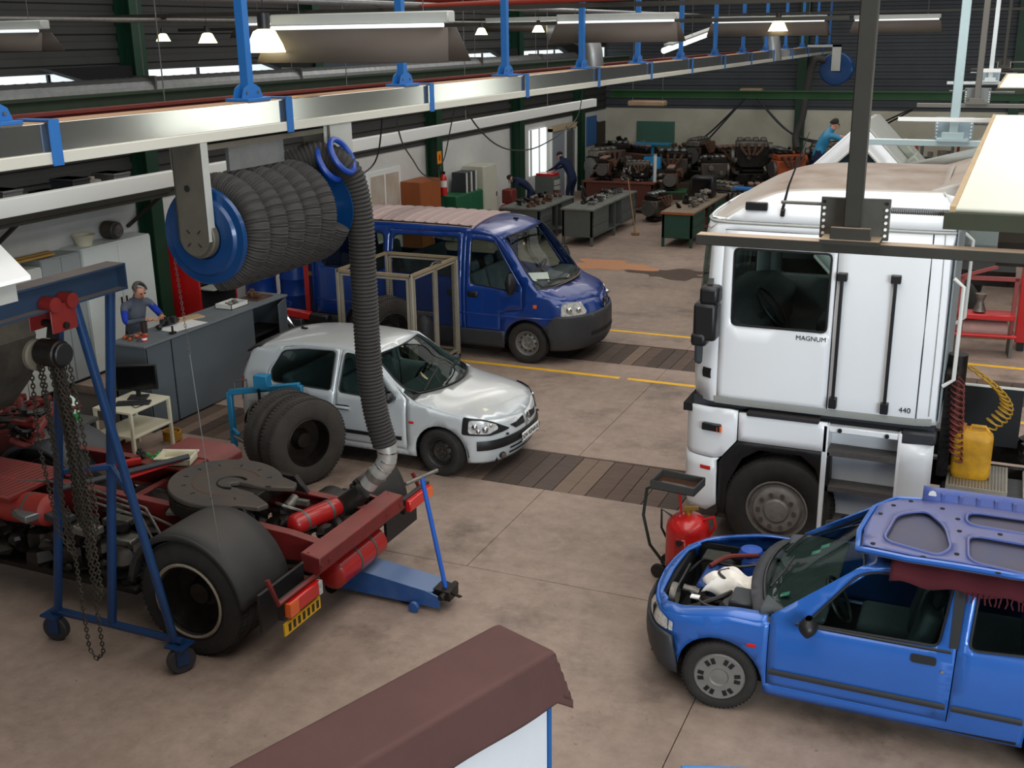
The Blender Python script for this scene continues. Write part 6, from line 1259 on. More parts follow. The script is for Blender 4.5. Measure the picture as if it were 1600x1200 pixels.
# ================================================================ TROLLEY JACK
t = thing('blue_trolley_jack', 'long blue trolley jack with upright handle behind the red chassis', 'trolley jack')
mb = MB(); mb.prism([(-5.45, .05), (-5.45, .22), (-5.3, .30), (-4.35, .20), (-4.22, .16), (-4.22, .05)], 7.86, 7.875); obj('side_plate', mb, jackblue, t); mb = MB(); mb.prism([(-5.45, .05), (-5.45, .22), (-5.3, .30), (-4.35, .20), (-4.22, .16), (-4.22, .05)], 8.145, 8.16); obj('side_plate', mb, jackblue, t)
mb = MB(); mb.prism([(-5.3, .285), (-5.3, .30), (-4.30, .195), (-4.30, .18)], 7.87, 8.15); obj('top_cover', mb, jackblue, t, bevel=.004); mb = MB(); mb.box(-5.42, -5.30, 7.86, 8.16, .20, .235); obj('front_plate', mb, jackblue, t)
mb = MB(); mb.box(-4.32, -4.14, 7.92, 8.10, .10, .20); mb.cyl((-4.2, 7.85, .16), (-4.2, 8.17, .16), .03, 10); hb = obj('handle_socket', mb, oily, t, bevel=.006); mb = MB(); mb.bar((-4.14, 7.98, .16), (-4.02, 7.90, .19), .03, .012); obj('release_pedal', mb, oily, hb)
mb = MB(); mb.cyl((-4.22, 8.0, .18), (-4.40, 7.96, 1.27), .021, 12); h = obj('handle', mb, mat('handle_blue', (34, 96, 196), .4, var=.2), t); mb = MB(); mb.cyl((-4.48, 7.81, 1.25), (-4.32, 8.11, 1.29), .018, 12); obj('tee_grip', mb, castal, h)
for (x, y) in ((-4.45, 7.80), (-4.45, 8.22)): mb = MB(); mb.cyl((x, y - .02, .05), (x, y + .02, .05), .05, 16); obj('rear_castor', mb, jackblue, t, bevel=.004)
for y in (7.84, 8.18): mb = MB(); mb.cyl((-5.35, y - .025, .06), (-5.35, y + .025, .06), .06, 16); obj('front_roller', mb, oily, t)
mb = MB(); mb.cyl((-5.3, 8.01, .22), (-5.3, 8.01, .32), .06, 16); mb.bar((-4.7, 8.01, .16), (-5.3, 8.01, .24), .10, .08); obj('lifting_arm', mb, oily, t); base(t, (-4.8, 8.01, 0))
# ================================================================ LOOSE TWIN TYRES AND DOLLY
def loose(c, rz, lab, tag_=None):
    t = thing('truck_tyre', lab, 'tyre', (c[0], c[1], 0), rz, 'loose twin truck tyres'); w_ = wheel(t, (0, 0, .52), .52, .26, .29, 'deep', -1, rubber_old, oily, 'tread_ring', 48, 0, True); return t
rz = 68
loose((-7.10, 10.05), rz, 'large worn truck tyre standing upright, the nearer of the pair beside the silver car'); loose((-7.10 - .36 * math.cos(R(rz - 90)), 10.05 - .36 * math.sin(R(rz - 90))), rz, 'large worn truck tyre standing upright, the rear of the pair beside the silver car')
t = thing('blue_wheel_dolly', 'light blue wheel dolly frame behind the twin truck tyres', 'wheel dolly', (-8.0, 10.60, 0), 8)
for p, q in (((-.50, 0, .06), (-.50, 0, .80)), ((-.50, 0, .80), (.47, 0, .96)), ((.47, 0, .96), (.47, 0, .45))): mb = MB(); mb.bar(p, q, .07, .07); obj('frame_tube', mb, tealblue, t, bevel=.008)
obj('jack_box', MB().box(-.12, .06, -.07, .07, .88, 1.06), tealblue, t, bevel=.006); mb = MB(); mb.bar((-.5, 0, .1), (-.5, -.75, .08), .07); mb.bar((.47, 0, .45), (.47, -.05, .1), .06); obj('fork', mb, tealblue, t, bevel=.006)
mb = MB(); mb.tube([(-.5, -.02, .30), (-.42, -.12, .36), (-.3, -.2, .32)], .022, 8); obj('support_arm', mb, tealblue, t); mb = MB(); mb.cyl((-.36, -.22, .30), (-.12, -.3, .24), .02, 8); obj('roller', mb, castal, t); mb = MB(); mb.tube([(-.42, 0, .82), (-.42, 0, .95), (-.25, 0, .98), (-.25, 0, .86)], .012, 6); obj('rear_handle', mb, steel, t)
obj('lifting_strap', MB().box(-.07, -.03, -.075, -.07, .5, .9), blackpl, t)
mb = MB(); mb.bar((-7.62, 9.6, .05), (-7.2, 9.45, .05), .09, .07); mb.bar((-7.5, 9.52, .05), (-6.6, 9.35, .04), .05, .05); tag(obj('red_wheel_brace', mb, redframe), 'dull red iron bar on the floor in front of the twin tyres', 'bar')
mb = MB(); mb.tube([(-6.42 + .07 * math.cos(a), 10.05 + .07 * math.sin(a), .02 + .004 * a) for a in [i * .5 for i in range(30)]], .012, 6); tag(obj('black_hose_coil', mb, blackpl), 'small black hose coil on the floor right of the twin tyres', 'hose')
# ================================================================ MESH CAGE
t = thing('mesh_cage', 'aluminium framed tyre safety cage with fine wire mesh in front of the blue van', 'safety cage')
X_a, X_b, Y_a, Y_b, ZT = -8.98, -7.72, 13.90, 15.38, 1.67
am = mat('cage_aluminium', (176, 168, 150), .45, .4, var=.3); cb = mat('cage_black', (28, 27, 26), .6)
for (x, y) in ((X_a, Y_a), (X_b, Y_a), (X_a, Y_b), (X_b, Y_b)): obj('corner_post', MB().box(x - .025, x + .025, y - .025, y + .025, .08, ZT), am, t, bevel=.004)
for z in (.10, ZT - .02):
    for p, q in (((X_a, Y_a), (X_b, Y_a)), ((X_b, Y_a), (X_b, Y_b)), ((X_b, Y_b), (X_a, Y_b)), ((X_a, Y_b), (X_a, Y_a))): mb = MB(); mb.bar((p[0], p[1], z), (q[0], q[1], z), .05, .04); obj('rail', mb, am if z < 1 else mat('cage_top_wood', (150, 132, 104), .7, var=.3), t)
def leaf(p, q, nm='door_frame'):
    p = Vector((p[0], p[1], 0)); q = Vector((q[0], q[1], 0)); mb = MB()
    for a in (p, q): mb.bar(a + Vector((0, 0, .16)), a + Vector((0, 0, ZT - .07)), .045, .03)
    for z in (.16, ZT - .07): mb.bar(p + Vector((0, 0, z)), q + Vector((0, 0, z)), .045, .03)
    f = obj(nm, mb, am, t); w_ = MB(); d = q - p; n = int(d.length / .035)
    for i in range(1, n): a = p + d * i / n; w_.bar(a + Vector((0, 0, .16)), a + Vector((0, 0, ZT - .07)), .0028, .0028)
    for i in range(1, 40): z = .16 + (ZT - .23) * i / 40; w_.bar(p + Vector((0, 0, z)), q + Vector((0, 0, z)), .0028, .0028)
    obj('wire_mesh', w_, cb, f, kind='stuff', smooth=False)
leaf((X_b, Y_a + .06), (X_b, (Y_a + Y_b) / 2 - .03)); leaf((X_b, (Y_a + Y_b) / 2 + .03), (X_b, Y_b - .06)); leaf((X_a + .06, Y_a), (X_b - .06, Y_a)); leaf((X_a + .06, Y_b), (X_b - .06, Y_b)); 
for (x, y) in ((X_a, Y_a), (X_b, Y_a), (X_a, Y_b), (X_b, Y_b)): mb = MB(); mb.cyl((x - .02, y, .04), (x + .02, y, .04), .04, 12); obj('castor', mb, blackpl, t)
mb = MB(); mb.tube([(X_b, 14.5, ZT), (X_b + .02, 14.55, ZT + .05), (X_b, 14.7, ZT + .04), (X_b + .01, 14.85, ZT)], .014, 6); obj('door_latch', mb, steel, t)
for a, b in ((X_a, Y_a), (X_b, Y_b)): pass
base(t, ((X_a + X_b) / 2, (Y_a + Y_b) / 2, 0))
t = thing('caged_truck_tyre', 'large truck tyre standing inside the mesh cage', 'tyre', (-8.55, 14.6, 0), 62); wheel(t, (0, 0, .60), .52, .30, .29, 'deep', -1, rubber_old, oily, 'tread_ring', 44, 0); obj('stand', MB().box(-.3, .3, -.2, .2, 0, .12), greypl, t)
t = thing('grey_air_cylinder', 'small grey cylinder with valve standing inside the mesh cage', 'cylinder', (-8.12, 15.0, 0)); obj('vessel', MB().lathe([(.001, 0), (.13, 0), (.14, .05), (.14, .62), (.09, .74), (.03, .78), (.001, .78)], n=20), greypl, t); mb = MB(); mb.bar((-.2, 0, .80), (.16, 0, .80), .05); obj('valve_bar', mb, castal, t)
# ================================================================ RED WHEELED OIL BOTTLE WITH TRAY
t = thing('red_oil_drainer', 'shiny red pressure bottle on wheels with a grey drip tray on top', 'oil drainer', (-2.33, 9.35, 0), -6)
mb = MB(); mb.lathe([(.001, .05), (.15, .05), (.20, .08), (.205, .14), (.205, .54), (.19, .60), (.13, .655), (.05, .68), (.001, .68)], n=32); obj('vessel', mb, redbright, t)
mb = MB(); mb.prism([(-.055, .10), (.055, .10), (.055, .50), (-.055, .50)], -.215, -.195); obj('gauge_panel', mb, tred, t, bevel=.01); mb = MB(); mb.cyl((0, -.215, .47), (0, -.235, .47), .03, 12); obj('gauge', mb, blackpl, t)
mb = MB(); mb.cyl((0, 0, .66), (0, 0, .74), .035, 12); mb.cbox((.03, -.02, .75), (.14, .03, .03), Matrix.Rotation(R(30), 3, 'Z')); obj('valve', mb, mat('brass', (190, 150, 70), .35, .8), t)
mb = MB(); mb.tube([(.20, 0, .48), (.27, 0, .60), (.25, 0, .70), (.14, 0, .64)], .015, 8); obj('handle', mb, redbright, t)
mb = MB(); mb.cyl((-.08, .02, .66), (-.11, .02, .92), .014, 8); obj('tray_stem', mb, redbright, t)
mb = MB(); mb.box(-.34, .10, -.14, .16, .92, .94)
for a in ((-.34, -.325, -.14, .16), (.085, .10, -.14, .16), (-.34, .10, -.14, -.125), (-.34, .10, .145, .16)): mb.box(a[0], a[1], a[2], a[3], .92, 1.01)
obj('drip_tray', mb, mat('grey_drip_tray', (58, 60, 58), .5, var=.3), t, bevel=.008); obj('oil_film', MB().box(-.32, .08, -.12, .14, .941, .95), mat('brown_oil', (72, 48, 36), .15), t)
mb = MB(); mb.tube([(-.30, -.05, .93), (-.40, -.06, .88), (-.43, -.06, .60), (-.36, -.05, .30), (-.24, 0, .12), (-.16, 0, .10)], .016, 8); obj('drain_hose', mb, mat('dark_green_hose', (34, 42, 36), .5), t)
mb = MB(); mb.tube([(-.16, 0, .62), (-.26, -.02, .68), (-.25, -.04, .5), (-.21, 0, .38)], .012, 8); obj('air_hose', mb, blackpl, t)
for x in (-.25,): 
    for y in (-.10, .14): mb = MB(); mb.cyl((x, y - .02, .07), (x, y + .02, .07), .07, 18); obj('wheel', mb, rubber, t, bevel=.006)
mb = MB(); mb.cyl((.17, 0, 0), (.17, 0, .07), .03, 10); obj('rest_foot', mb, blackpl, t); mb = MB(); mb.cyl((-.25, -.1, .07), (-.25, .14, .07), .012, 8); mb.bar((-.25, .02, .07), (-.12, .02, .09), .04); obj('axle', mb, oily, t)
# ================================================================ ALUMINIUM EXHAUST DUCT WITH HANGERS
RX = -5.3
t = thing('aluminium_duct', 'long brushed aluminium exhaust duct hung from blue posts', 'duct')
mb = MB(); mb.box(RX - .10, RX + .10, .6, 37.8, 4.345, 4.54); obj('duct_body', mb, alu, t, bevel=.004)
mb = MB(); mb.box(RX + .085, RX + .125, .6, 37.8, 4.30, 4.37); obj('lower_rail', mb, mat('satin_white_rail', (206, 204, 192), .35, .2), t, bevel=.004); mb = MB(); mb.box(RX - .125, RX - .085, .6, 37.8, 4.30, 4.37); obj('lower_rail', mb, mat('satin_white_rail', (206, 204, 192)), t, bevel=.004)
obj('rubber_lip', MB().box(RX - .085, RX + .085, .6, 37.8, 4.325, 4.343), blackpl, t); obj('dust_layer', MB().box(RX - .098, RX + .098, .6, 37.8, 4.5405, 4.545), mat('warm_dust', (176, 140, 108), .95), t)
base(t, (RX, 19, 4.3))
posts = [2.28, 4.70, 7.12, 9.54, 11.96, 14.5, 17.0, 19.5, 22, 24.5, 27, 29.5, 32, 34.5, 37]
words = ['nearest the camera, outside left', 'second from the near end', 'left of the large lamp reflector', 'passing behind the large reflector', 'fourth one seen from the left', 'fifth one seen from the left', 'sixth from the left', 'seventh from the left', 'eighth from the left', 'ninth from the left', 'tenth from the left', 'eleventh from the left', 'twelfth from the left', 'next to last at the far end', 'last at the far wall']
proto = None
for y, wd in zip(posts, words):
    if proto is None:
        t = thing('blue_duct_hanger', '', 'hanger', (RX, y, 4.54), 0, 'blue posts carrying the aluminium duct')
        obj('post', MB().box(-.035, .035, -.035, .035, .02, 4.0), hangblue, t); obj('foot_plate', MB().box(-.11, .11, -.14, .14, .006, .03), hangblue, t, bevel=.003)
        for s in (-1, 1): mb = MB(); mb.prism([(-.13, .03), (.13, .03), (.10, .10), (.04, .13), (-.04, .13), (-.10, .10)], s * .04 - .004, s * .04 + .004, 'yz'); obj('gusset', mb, hangblue, t)
        mb = MB(); mb.box(.127, .137, .30, .38, -.25, .02); mb.box(-.137, -.127, .30, .38, -.25, .02); mb.box(-.137, .137, .30, .38, .01, .02); obj('strap', mb, hangblue, t)
        for s in (-.07, .07): mb = MB(); mb.cyl((.045, s, .07), (.052, s, .07), .012, 8); obj('bolt', mb, steel, t)
        proto = t
    else: t = dup(proto, (RX, y, 4.54))
    t['label'] = 'blue vertical hanger post on the aluminium duct, ' + wd
# ================================================================ HOSE REEL
t = thing('exhaust_hose_reel', 'large blue hose reel with thick coiled black exhaust hose under the duct', 'hose reel'); RZ = 3.62; ya, yb = 6.46, 7.95
def flange(y, s): 
    mb = MB(); mb.lathe([(.001, 0), (.16, 0), (.17, s * .03), (.28, s * .035), (.30, s * .015), (.355, s * .01), (.365, s * -.005), (.365, s * -.02), (.34, s * -.012), (.001, s * -.012)], (RX, y, RZ), 'y', 48); return obj('flange', mb, reelblue, t)
flange(ya, -1); flange(yb, 1); mb = MB(); mb.cyl((RX, ya + .03, RZ), (RX, yb - .03, RZ), .17, 28); obj('drum_core', mb, reelblue, t)
mb = MB(); mb.cyl((RX, ya - .085, RZ), (RX, ya - .02, RZ), .155, 28); obj('hub_cap', mb, bracket, t, bevel=.008)
mb = MB(); pts_ = [(-.13, 4.30), (.13, 4.30), (.13, 3.62)] + [(.13 * math.cos(a), 3.62 + .13 * math.sin(a)) for a in [-i * math.pi / 10 for i in range(11)]] + [(-.13, 3.62)]
mb.prism([(RX + a, z) for a, z in pts_], ya - .115, ya - .10); bk = obj('support_bracket', mb, bracket, t, smooth=False)
for s in (-1, 1): obj('bracket_flange', MB().box(RX + s * .13 - .004, RX + s * .13 + .004, ya - .115, ya - .04, 3.60, 4.30), bracket if s < 0 else lightgrey, bk)
mb = MB()
for a in (45, 135, 225, 315): mb.bar((RX + .05 * math.cos(R(a)), ya - .117, RZ + .05 * math.sin(R(a))), (RX + .085 * math.cos(R(a)), ya - .117, RZ + .085 * math.sin(R(a))), .01, .006)
mb.cyl((RX - .02, ya - .12, 3.98), (RX - .02, ya - .116, 3.98), .025, 10); obj('slots', mb, dark, bk, kind='stuff')
obj('rear_bracket', MB().box(RX - .13, RX + .13, yb + .06, yb + .075, 3.5, 4.30), bracket, t); obj('cross_bar', MB().box(RX - .1, RX + .1, ya - .1, yb + .1, 4.24, 4.28), bracket, t)
obj('reel_side_shield', MB().box(RX + .02, RX + .05, ya + .3, ya + 1.0, 4.06, 4.24), galv, t); obj('white_baffle', MB().box(RX + .10, RX + .11, yb + .02, yb + .45, 3.95, 4.30), lightgrey, t)
# coiled hose: ribbed tube
def ribbed_hose(path, r, pitch=.028, amp=.08, n=14):
    P_ = [Vector(p) for p in path]; L_ = [0]
    for a, b in zip(P_, P_[1:]): L_.append(L_[-1] + (b - a).length)
    tot = L_[-1]; out = []; rs = []; k = 0; m_ = int(tot / pitch * 2)
    for i in range(m_ + 1):
        s_ = tot * i / m_
        while k < len(L_) - 2 and L_[k + 1] < s_: k += 1
        q = (s_ - L_[k]) / max(1e-9, L_[k + 1] - L_[k]); out.append(P_[k].lerp(P_[k + 1], q)); rs.append(r * (1 + (amp if i % 2 else -amp)))
    return MB().tube(out, rs, n)
HR = .105; turns = 5; cr_ = .33; path = []
for i in range(turns * 36 + 8):
    a = i / 36 * 2 * math.pi; y = ya + .12 + (yb - ya - .30) * i / (turns * 36 + 8); path.append((RX + cr_ * math.cos(a - math.pi * .5), y, RZ + cr_ * math.sin(a - math.pi * .5)))
rh = obj('coiled_hose', ribbed_hose(path, HR, .022, amp=.04), hosem, t, ang=60)
# guide rollers and drop
gx, gy, gz = RX + .28, yb - .05, 4.03
for d in (-.05, .09):
    mb = MB(); M_ = Matrix.Translation((RX + .22, gy + .02, 4.02)) @ Matrix.Rotation(R(-28), 4, 'Y') @ Matrix.Rotation(R(12), 4, 'X')
    mb.tube([M_ @ Vector((d, .125 * math.cos(a), .15 * math.sin(a))) for a in [2 * math.pi * i / 24 for i in range(24)]], .026, 8, closed=True); obj('guide_ring', mb, mat('deep_blue_ring', (16, 62, 150), .4), t)
base(t, (RX, 7.2, 4.3))
def bez(P_, n=12):
    P_ = [Vector(p) for p in P_]; out = []
    for i in range(len(P_) - 1):
        p0 = P_[max(i - 1, 0)]; p1 = P_[i]; p2 = P_[i + 1]; p3 = P_[min(i + 2, len(P_) - 1)]
        for k in range(n): t_ = k / n; out.append(.5 * ((2 * p1) + (p2 - p0) * t_ + (2 * p0 - 5 * p1 + 4 * p2 - p3) * t_ ** 2 + (3 * p1 - p0 - 3 * p2 + p3) * t_ ** 3))
    out.append(P_[-1]); return out
t = thing('exhaust_drop_hose', 'thick black ribbed hose hanging from the reel down to the truck exhaust', 'hose')
dp = bez([(RX - .15, yb - .25, 3.98), (RX + .06, yb - .05, 4.06), (RX + .26, yb + .08, 3.95), (RX + .33, yb + .14, 3.60), (-4.98, 8.12, 3.0), (-5.0, 8.16, 2.2), (-4.97, 8.18, 1.75), (-4.90, 8.20, 1.42)])
obj('ribbed_hose', ribbed_hose(dp, .112, .034, .06, 18), hosem, t, ang=60)
el = [(-4.90, 8.20, 1.44), (-4.885, 8.205, 1.36), (-4.89, 8.2, 1.28), (-4.93, 8.19, 1.20), (-5.0, 8.165, 1.11), (-5.08, 8.14, 1.01)]
segs = []; 
mb = MB(); mb.tube(bez(el, 6), [.095] * 8 + [.092] * 9 + [.088] * 6 + [.08] * (len(bez(el, 6)) - 23), 20); e_ = obj('metal_elbow', mb, mat('bright_galvanised', (196, 196, 190), .36, .6, var=.25, scale=14), t)
for k in (0, 1, 2, 3, 4): p = Vector(el[k]); q = Vector(el[k + 1]); d = (q - p).normalized(); mb = MB(); mb.tube([p - d * .006, p + d * .006], .101 - .003 * k, 20); obj('seam_ring', mb, chrome, e_)
mb = MB(); p = Vector(el[4]); d = (Vector(el[5]) - p).normalized(); mb.tube([p - d * .03, p + d * .03], .098, 20); obj('clamp_band', mb, castal, e_); base(t, (-5.0, 8.15, 1.0))
mb = chain([(-5.62, 6.25, 3.3), (-5.55, 6.2, 2.6), (-5.5, 6.35, 1.9)], .03, .0025); 
t_ = thing('pull_chain', 'thin pale pull chain hanging below the hose reel', 'chain'); mb = chain([(RX - .25, 6.4, 3.45), (RX - .22, 6.42, 2.7)], .03, .0022); obj('links', mb, galv, t_, kind='stuff'); obj('cord', MB().tube([(RX - .22, 6.42, 2.7), (RX - .19, 6.45, 1.6), (RX - .16, 6.5, .65)], .004, 5), galv, t_); base(t_, (RX - .2, 6.4, .65))
# far reel
t = thing('far_hose_reel', 'blue hose reel at the far end of the duct above the back wall benches', 'hose reel')
mb = MB(); mb.lathe([(.001, 0), (.2, -.03), (.42, -.03), (.45, 0), (.42, .03), (.001, .03)], (-4.5, 33.0, 3.95), 'y', 32); obj('flange', mb, reelblue, t); obj('bracket', MB().box(-4.62, -4.38, 32.9, 32.94, 3.9, 4.6).box(-5.3, -4.38, 32.9, 32.94, 4.54, 4.6), lightgrey, t); mb = MB(); mb.cyl((-4.5, 33.0, 3.95), (-4.5, 33.8, 3.95), .34, 24); obj('coiled_hose', mb, hosem, t); obj('end_flange', MB().cyl((-4.5, 33.8, 3.95), (-4.5, 33.85, 3.95), .42, 30), reelblue, t)
mb = MB(); mb.tube(bez([(-4.8, 32.9, 4.2), (-5.1, 32.8, 4.15), (-5.22, 32.8, 3.4), (-5.3, 32.7, 2.6), (-5.42, 32.6, 2.1), (-5.35, 32.5, 1.8)], 8), .10, 12); obj('hanging_hose', mb, hosem, t); base(t, (-4.5, 33.3, 4.3))
# ================================================================ WHITE TRUNKING, SPIRAL DUCT, PIPES
o = obj('white_cable_trunking', MB().box(-9.06, -8.94, 4.5, 25.5, 3.34, 3.52), mat('trunking_white', (222, 224, 220), .45), bevel=.006); tag(o, 'long white rectangular trunking hanging below and behind the aluminium duct', 'trunking')
for y in (6.5, 10.5, 14.5, 18.5, 22.5): obj('suspension_rod', MB().cyl((-9, y, 3.52), (-9, y, 8.6), .008, 6), steel, o)
t = thing('spiral_duct', 'round galvanised spiral air duct running along the left wall near eye level', 'duct'); mb = MB(); out = []; rs = []
n = 520
for i in range(n + 1): out.append((-12.35, 5 + 28.0 * i / n, 4.24)); rs.append(.21 + (.005 if i % 4 == 0 else 0))
mb.tube(out, rs, 16); obj('pipe', mb, galv, t, ang=20)
for y in range(6, 33, 4): obj('hanger_band', MB().box(-12.57, -12.13, y - .02, y + .02, 4.01, 4.47), steel, t); obj('rod', MB().cyl((-12.35, y, 4.45), (-12.35, y, 8.6), .008, 6), steel, t)
base(t, (-12.35, 19, 3.95))
t = thing('duct_bend', 'shiny galvanised duct bend dropping behind the far luminaires', 'duct'); mb = MB(); mb.tube(bez([(-6.6, 16.5, 5.02), (-6.2, 16.7, 5.02), (-6.0, 16.8, 4.8), (-5.95, 16.8, 4.2)], 6), .17, 16); obj('elbow', mb, galv, t); base(t, (-6.0, 16.8, 4.2))
t = thing('duct_bend', 'galvanised duct bend further back, near the far blue reel', 'duct'); mb = MB(); mb.tube(bez([(-6.0, 27.5, 5.12), (-5.6, 27.6, 5.12), (-5.35, 27.7, 4.9), (-5.25, 27.7, 4.3)], 6), .2, 16); obj('elbow', mb, galv, t); base(t, (-5.3, 27.7, 4.3))
for i, (x, z, m_, lb) in enumerate(((-8.3, 5.45, galv, 'grey conduit pipe high above the white trunking'), (-7.2, 5.38, galv, 'grey conduit pipe beside the red overhead pipe'), (-10.6, 5.25, steel, 'thin grey pipe near the dark upper wall'))):
    o = obj('overhead_pipe', MB().cyl((x, 3, z), (x, 37, z), .035, 10), m_); tag(o, lb, 'pipe')
for i, (y, z) in enumerate(((9.6, 5.36), (20, 5.75))): o = obj('red_overhead_pipe', MB().cyl((-12.9 if y > 15 else -7.4, y + 4, z), (3, y, z + .06), .04, 10), mat('orange_red_pipe', (150, 50, 32), .6)); tag(o, 'orange-red overhead pipe crossing the hall, ' + ['nearer one at the top edge', 'further one behind the lamps'][i], 'pipe')
for i, (y, z, x0, x1) in enumerate(((12.5, 5.28, -12.8, 3), (15.5, 5.12, -12.8, -2), (24, 5.3, -12.8, 6))): o = obj('overhead_tray', MB().box(x0, x1, y - .06, y + .06, z, z + .05), darksteel); tag(o, 'dark cable tray crossing the hall under the roof, ' + ['nearest', 'middle', 'furthest'][i] + ' of three', 'cable tray')
# ================================================================ LUMINAIRES
glow = mat('glowing_lamp_shade', (250, 240, 190), .5, emit=(255, 246, 196), estr=2.2); hot = mat('lamp_hot_core', (255, 255, 245), .5, emit=(255, 252, 235), estr=9)
tube_m = mat('fluorescent_tube', (236, 240, 240), .35, emit=(236, 242, 245), estr=.7); refl = mat('dusty_reflector_back', (74, 64, 56), .7, var=.2, scale=2); refl_in = mat('white_reflector', (232, 232, 226), .5)
def luminaire(loc, L_, lab, rz=0, h=.30, bell=True, m=None, tilt=24):
    t = thing('reflector_luminaire', lab, 'lamp', loc, rz, 'long trough luminaires under the roof')
    obj('gear_tray', MB().box(-L_ / 2, L_ / 2, -.06, .06, .10, .19), lightgrey, t, bevel=.01); mb = MB(); mb.cyl((-L_ / 2 + .03, -.085, .085), (L_ / 2 - .03, -.085, .085), .016, 10); obj('fluorescent_tube', mb, tube_m, t)
    for s in (-1, 1):
        mb = MB(); a = R(tilt); y0 = s * .07; mb.add([(-L_ / 2, y0, .065), (L_ / 2, y0, .065), (L_ / 2 + .06, y0 + s * h * math.sin(a), .09 - h * math.cos(a)), (-L_ / 2 - .06, y0 + s * h * math.sin(a), .09 - h * math.cos(a))], [(0, 1, 2, 3)]); obj('reflector_side', mb, m or refl, t, solid=.008)
    for x in (-L_ * .35, L_ * .35): mb = MB(); mb.cyl((x, 0, .19), (x, 0, 3.42), .004, 5); obj('suspension_wire', mb, steel, t)
    return t
def bell(loc, s, lab):
    t = thing('bell_lamp', lab, 'lamp', loc, 0, 'glowing bell lamps'); t.scale = (s, s, s)
    mb = MB(); mb.lathe([(.05, .14), (.09, .12), (.13, .04), (.17, -.04), (.165, -.04), (.12, .04), (.08, .11), (.05, .13)], n=24, close=True); obj('shade', mb, glow, t); mb = MB(); mb.blob((0, 0, .03), .07, (1, 1, .8), 12); obj('bulb', mb, hot, t); mb = MB(); mb.cyl((0, 0, .12), (0, 0, .26), .05, 14); obj('socket', mb, blackpl, t); mb = MB(); mb.cyl((0, 0, .26), (0, 0, 3.6), .004, 5); obj('cord', mb, blackpl, t); return t
luminaire((-4.75, 7.9, 4.99), 1.62, 'largest trough luminaire with a brown dusty side, right of the first blue post', 0)
luminaire((-4.95, 14.9, 5.06), 1.7, 'trough luminaire above the middle of the duct, right of the shiny duct bend', 0)
luminaire((-4.4, 22.5, 5.08), 2.2, 'smaller trough luminaire further back, above the far duct end', 0)
luminaire((-2.4, 26.5, 5.1), 1.8, 'smallest trough luminaire beside the dark hanging post', 0); luminaire((-9.9, 9.0, 5.02), 1.5, 'dim trough luminaire at the left edge above the wall', 0, .22)
luminaire((-9.0, 13.5, 5.1), 2.2, 'dark trough luminaire behind the two small bell lamps', 0, .2); luminaire((-9.2, 22.5, 5.15), 2.4, 'trough luminaire far behind the large one', 0, .2)
bell((-5.52, 7.7, 4.93), 1.0, 'large glowing bell lamp at the left end of the big reflector'); bell((-8.3, 10.5, 4.98), .62, 'middle bell lamp left of the first blue post'); bell((-10.2, 12.0, 5.0), .55, 'smallest bell lamp, leftmost of the three by the blue post')
bell((-6.5, 13.9, 5.02), .5, 'tiny bell lamp just beyond the right end of the big reflector'); bell((-5.6, 15.5, 5.0), .95, 'bell lamp glowing under the second trough luminaire'); bell((-4.15, 22.2, 5.03), 1.1, 'bell lamp glowing under the third trough luminaire'); bell((-6.95, 17.0, 5.05), .6, 'small pale bell lamp left of the shiny duct bend')
t = thing('slanted_tube_lamp', 'single bright fluorescent tube seen slanting above the far duct', 'lamp'); mb = MB(); mb.cyl((-6.9, 24.0, 4.62), (-6.55, 26.5, 4.95), .06, 12); obj('fluorescent_tube', mb, mat('bright_tube', (250, 250, 250), .4, emit=(250, 252, 255), estr=3), t); obj('housing', MB().bar((-6.8, 24, 4.74), (-6.45, 26.5, 5.07), .2, .04), lightgrey, t); mb = MB(); mb.cyl((-6.6, 25.2, 4.9), (-6.6, 25.2, 8.5), .006, 5); obj('suspension_wire', mb, steel, t); base(t, (-6.7, 25.2, 4.6))
# ================================================================ RIGHT-HAND SUSPENDED LIGHT RIG
def rig(y, lab, m_post, m_plate, big=False):
    t = thing('suspended_light_frame', lab, 'hanging frame', (-.36, y, 4.43), 0, 'hanging frames carrying the right-hand light row')
    obj('post', MB().box(-.023, .023, -.022, .022, .02, 4.1), m_post, t, bevel=.003); obj('foot_bracket', MB().box(-.055, .055, -.045, -.03, .01, .045), m_post, t, bevel=.002); obj('foot_base', MB().box(-.08, .08, -.06, .06, 0, .012), m_post, t)
    pl = obj('adjuster_plate', MB().box(-.095, .095, .035, .042, .0, .118), m_plate, t, bevel=.002)
    for x in (-.085, .085):
        for k in range(6): mb = MB(); mb.cyl((x, .03, .015 + k * .018), (x, .034, .015 + k * .018), .0045, 8); obj('hole', mb, paper if k < 5 else dark, pl)
    obj('cross_rail', MB().box(-.44, 1.9, -.028, .028, -.03, 0), m_post, t, bevel=.002)
    mb = MB(); mb.cyl((-.21, .05, .095), (-.09, .05, .095), .005, 8); obj('rod_end', mb, m_plate, t)
    mb = MB(); out = []; rs = []
    for i in range(60): out.append((.095 + .17 * i / 59, .05, .085)); rs.append(.010 if i % 2 else .0075)
    mb.tube(out, rs, 8); obj('threaded_rod', mb, galv, t); return t
ds2 = mat('hanging_post_bronze', (66, 61, 52), .5, .4, var=.2); pale = mat('pale_blue_post', (176, 194, 196), .5, .1, var=.1); pale2 = mat('pale_blue_plate', (156, 172, 180), .5, .1, var=.2)
rig(3.2, 'dark bronze hanging post in the foreground with a long horizontal rail', darksteel, mat('grey_steel_plate', (110, 108, 102), .4, .6, var=.4, rgb2=(60, 58, 52), scale=9))
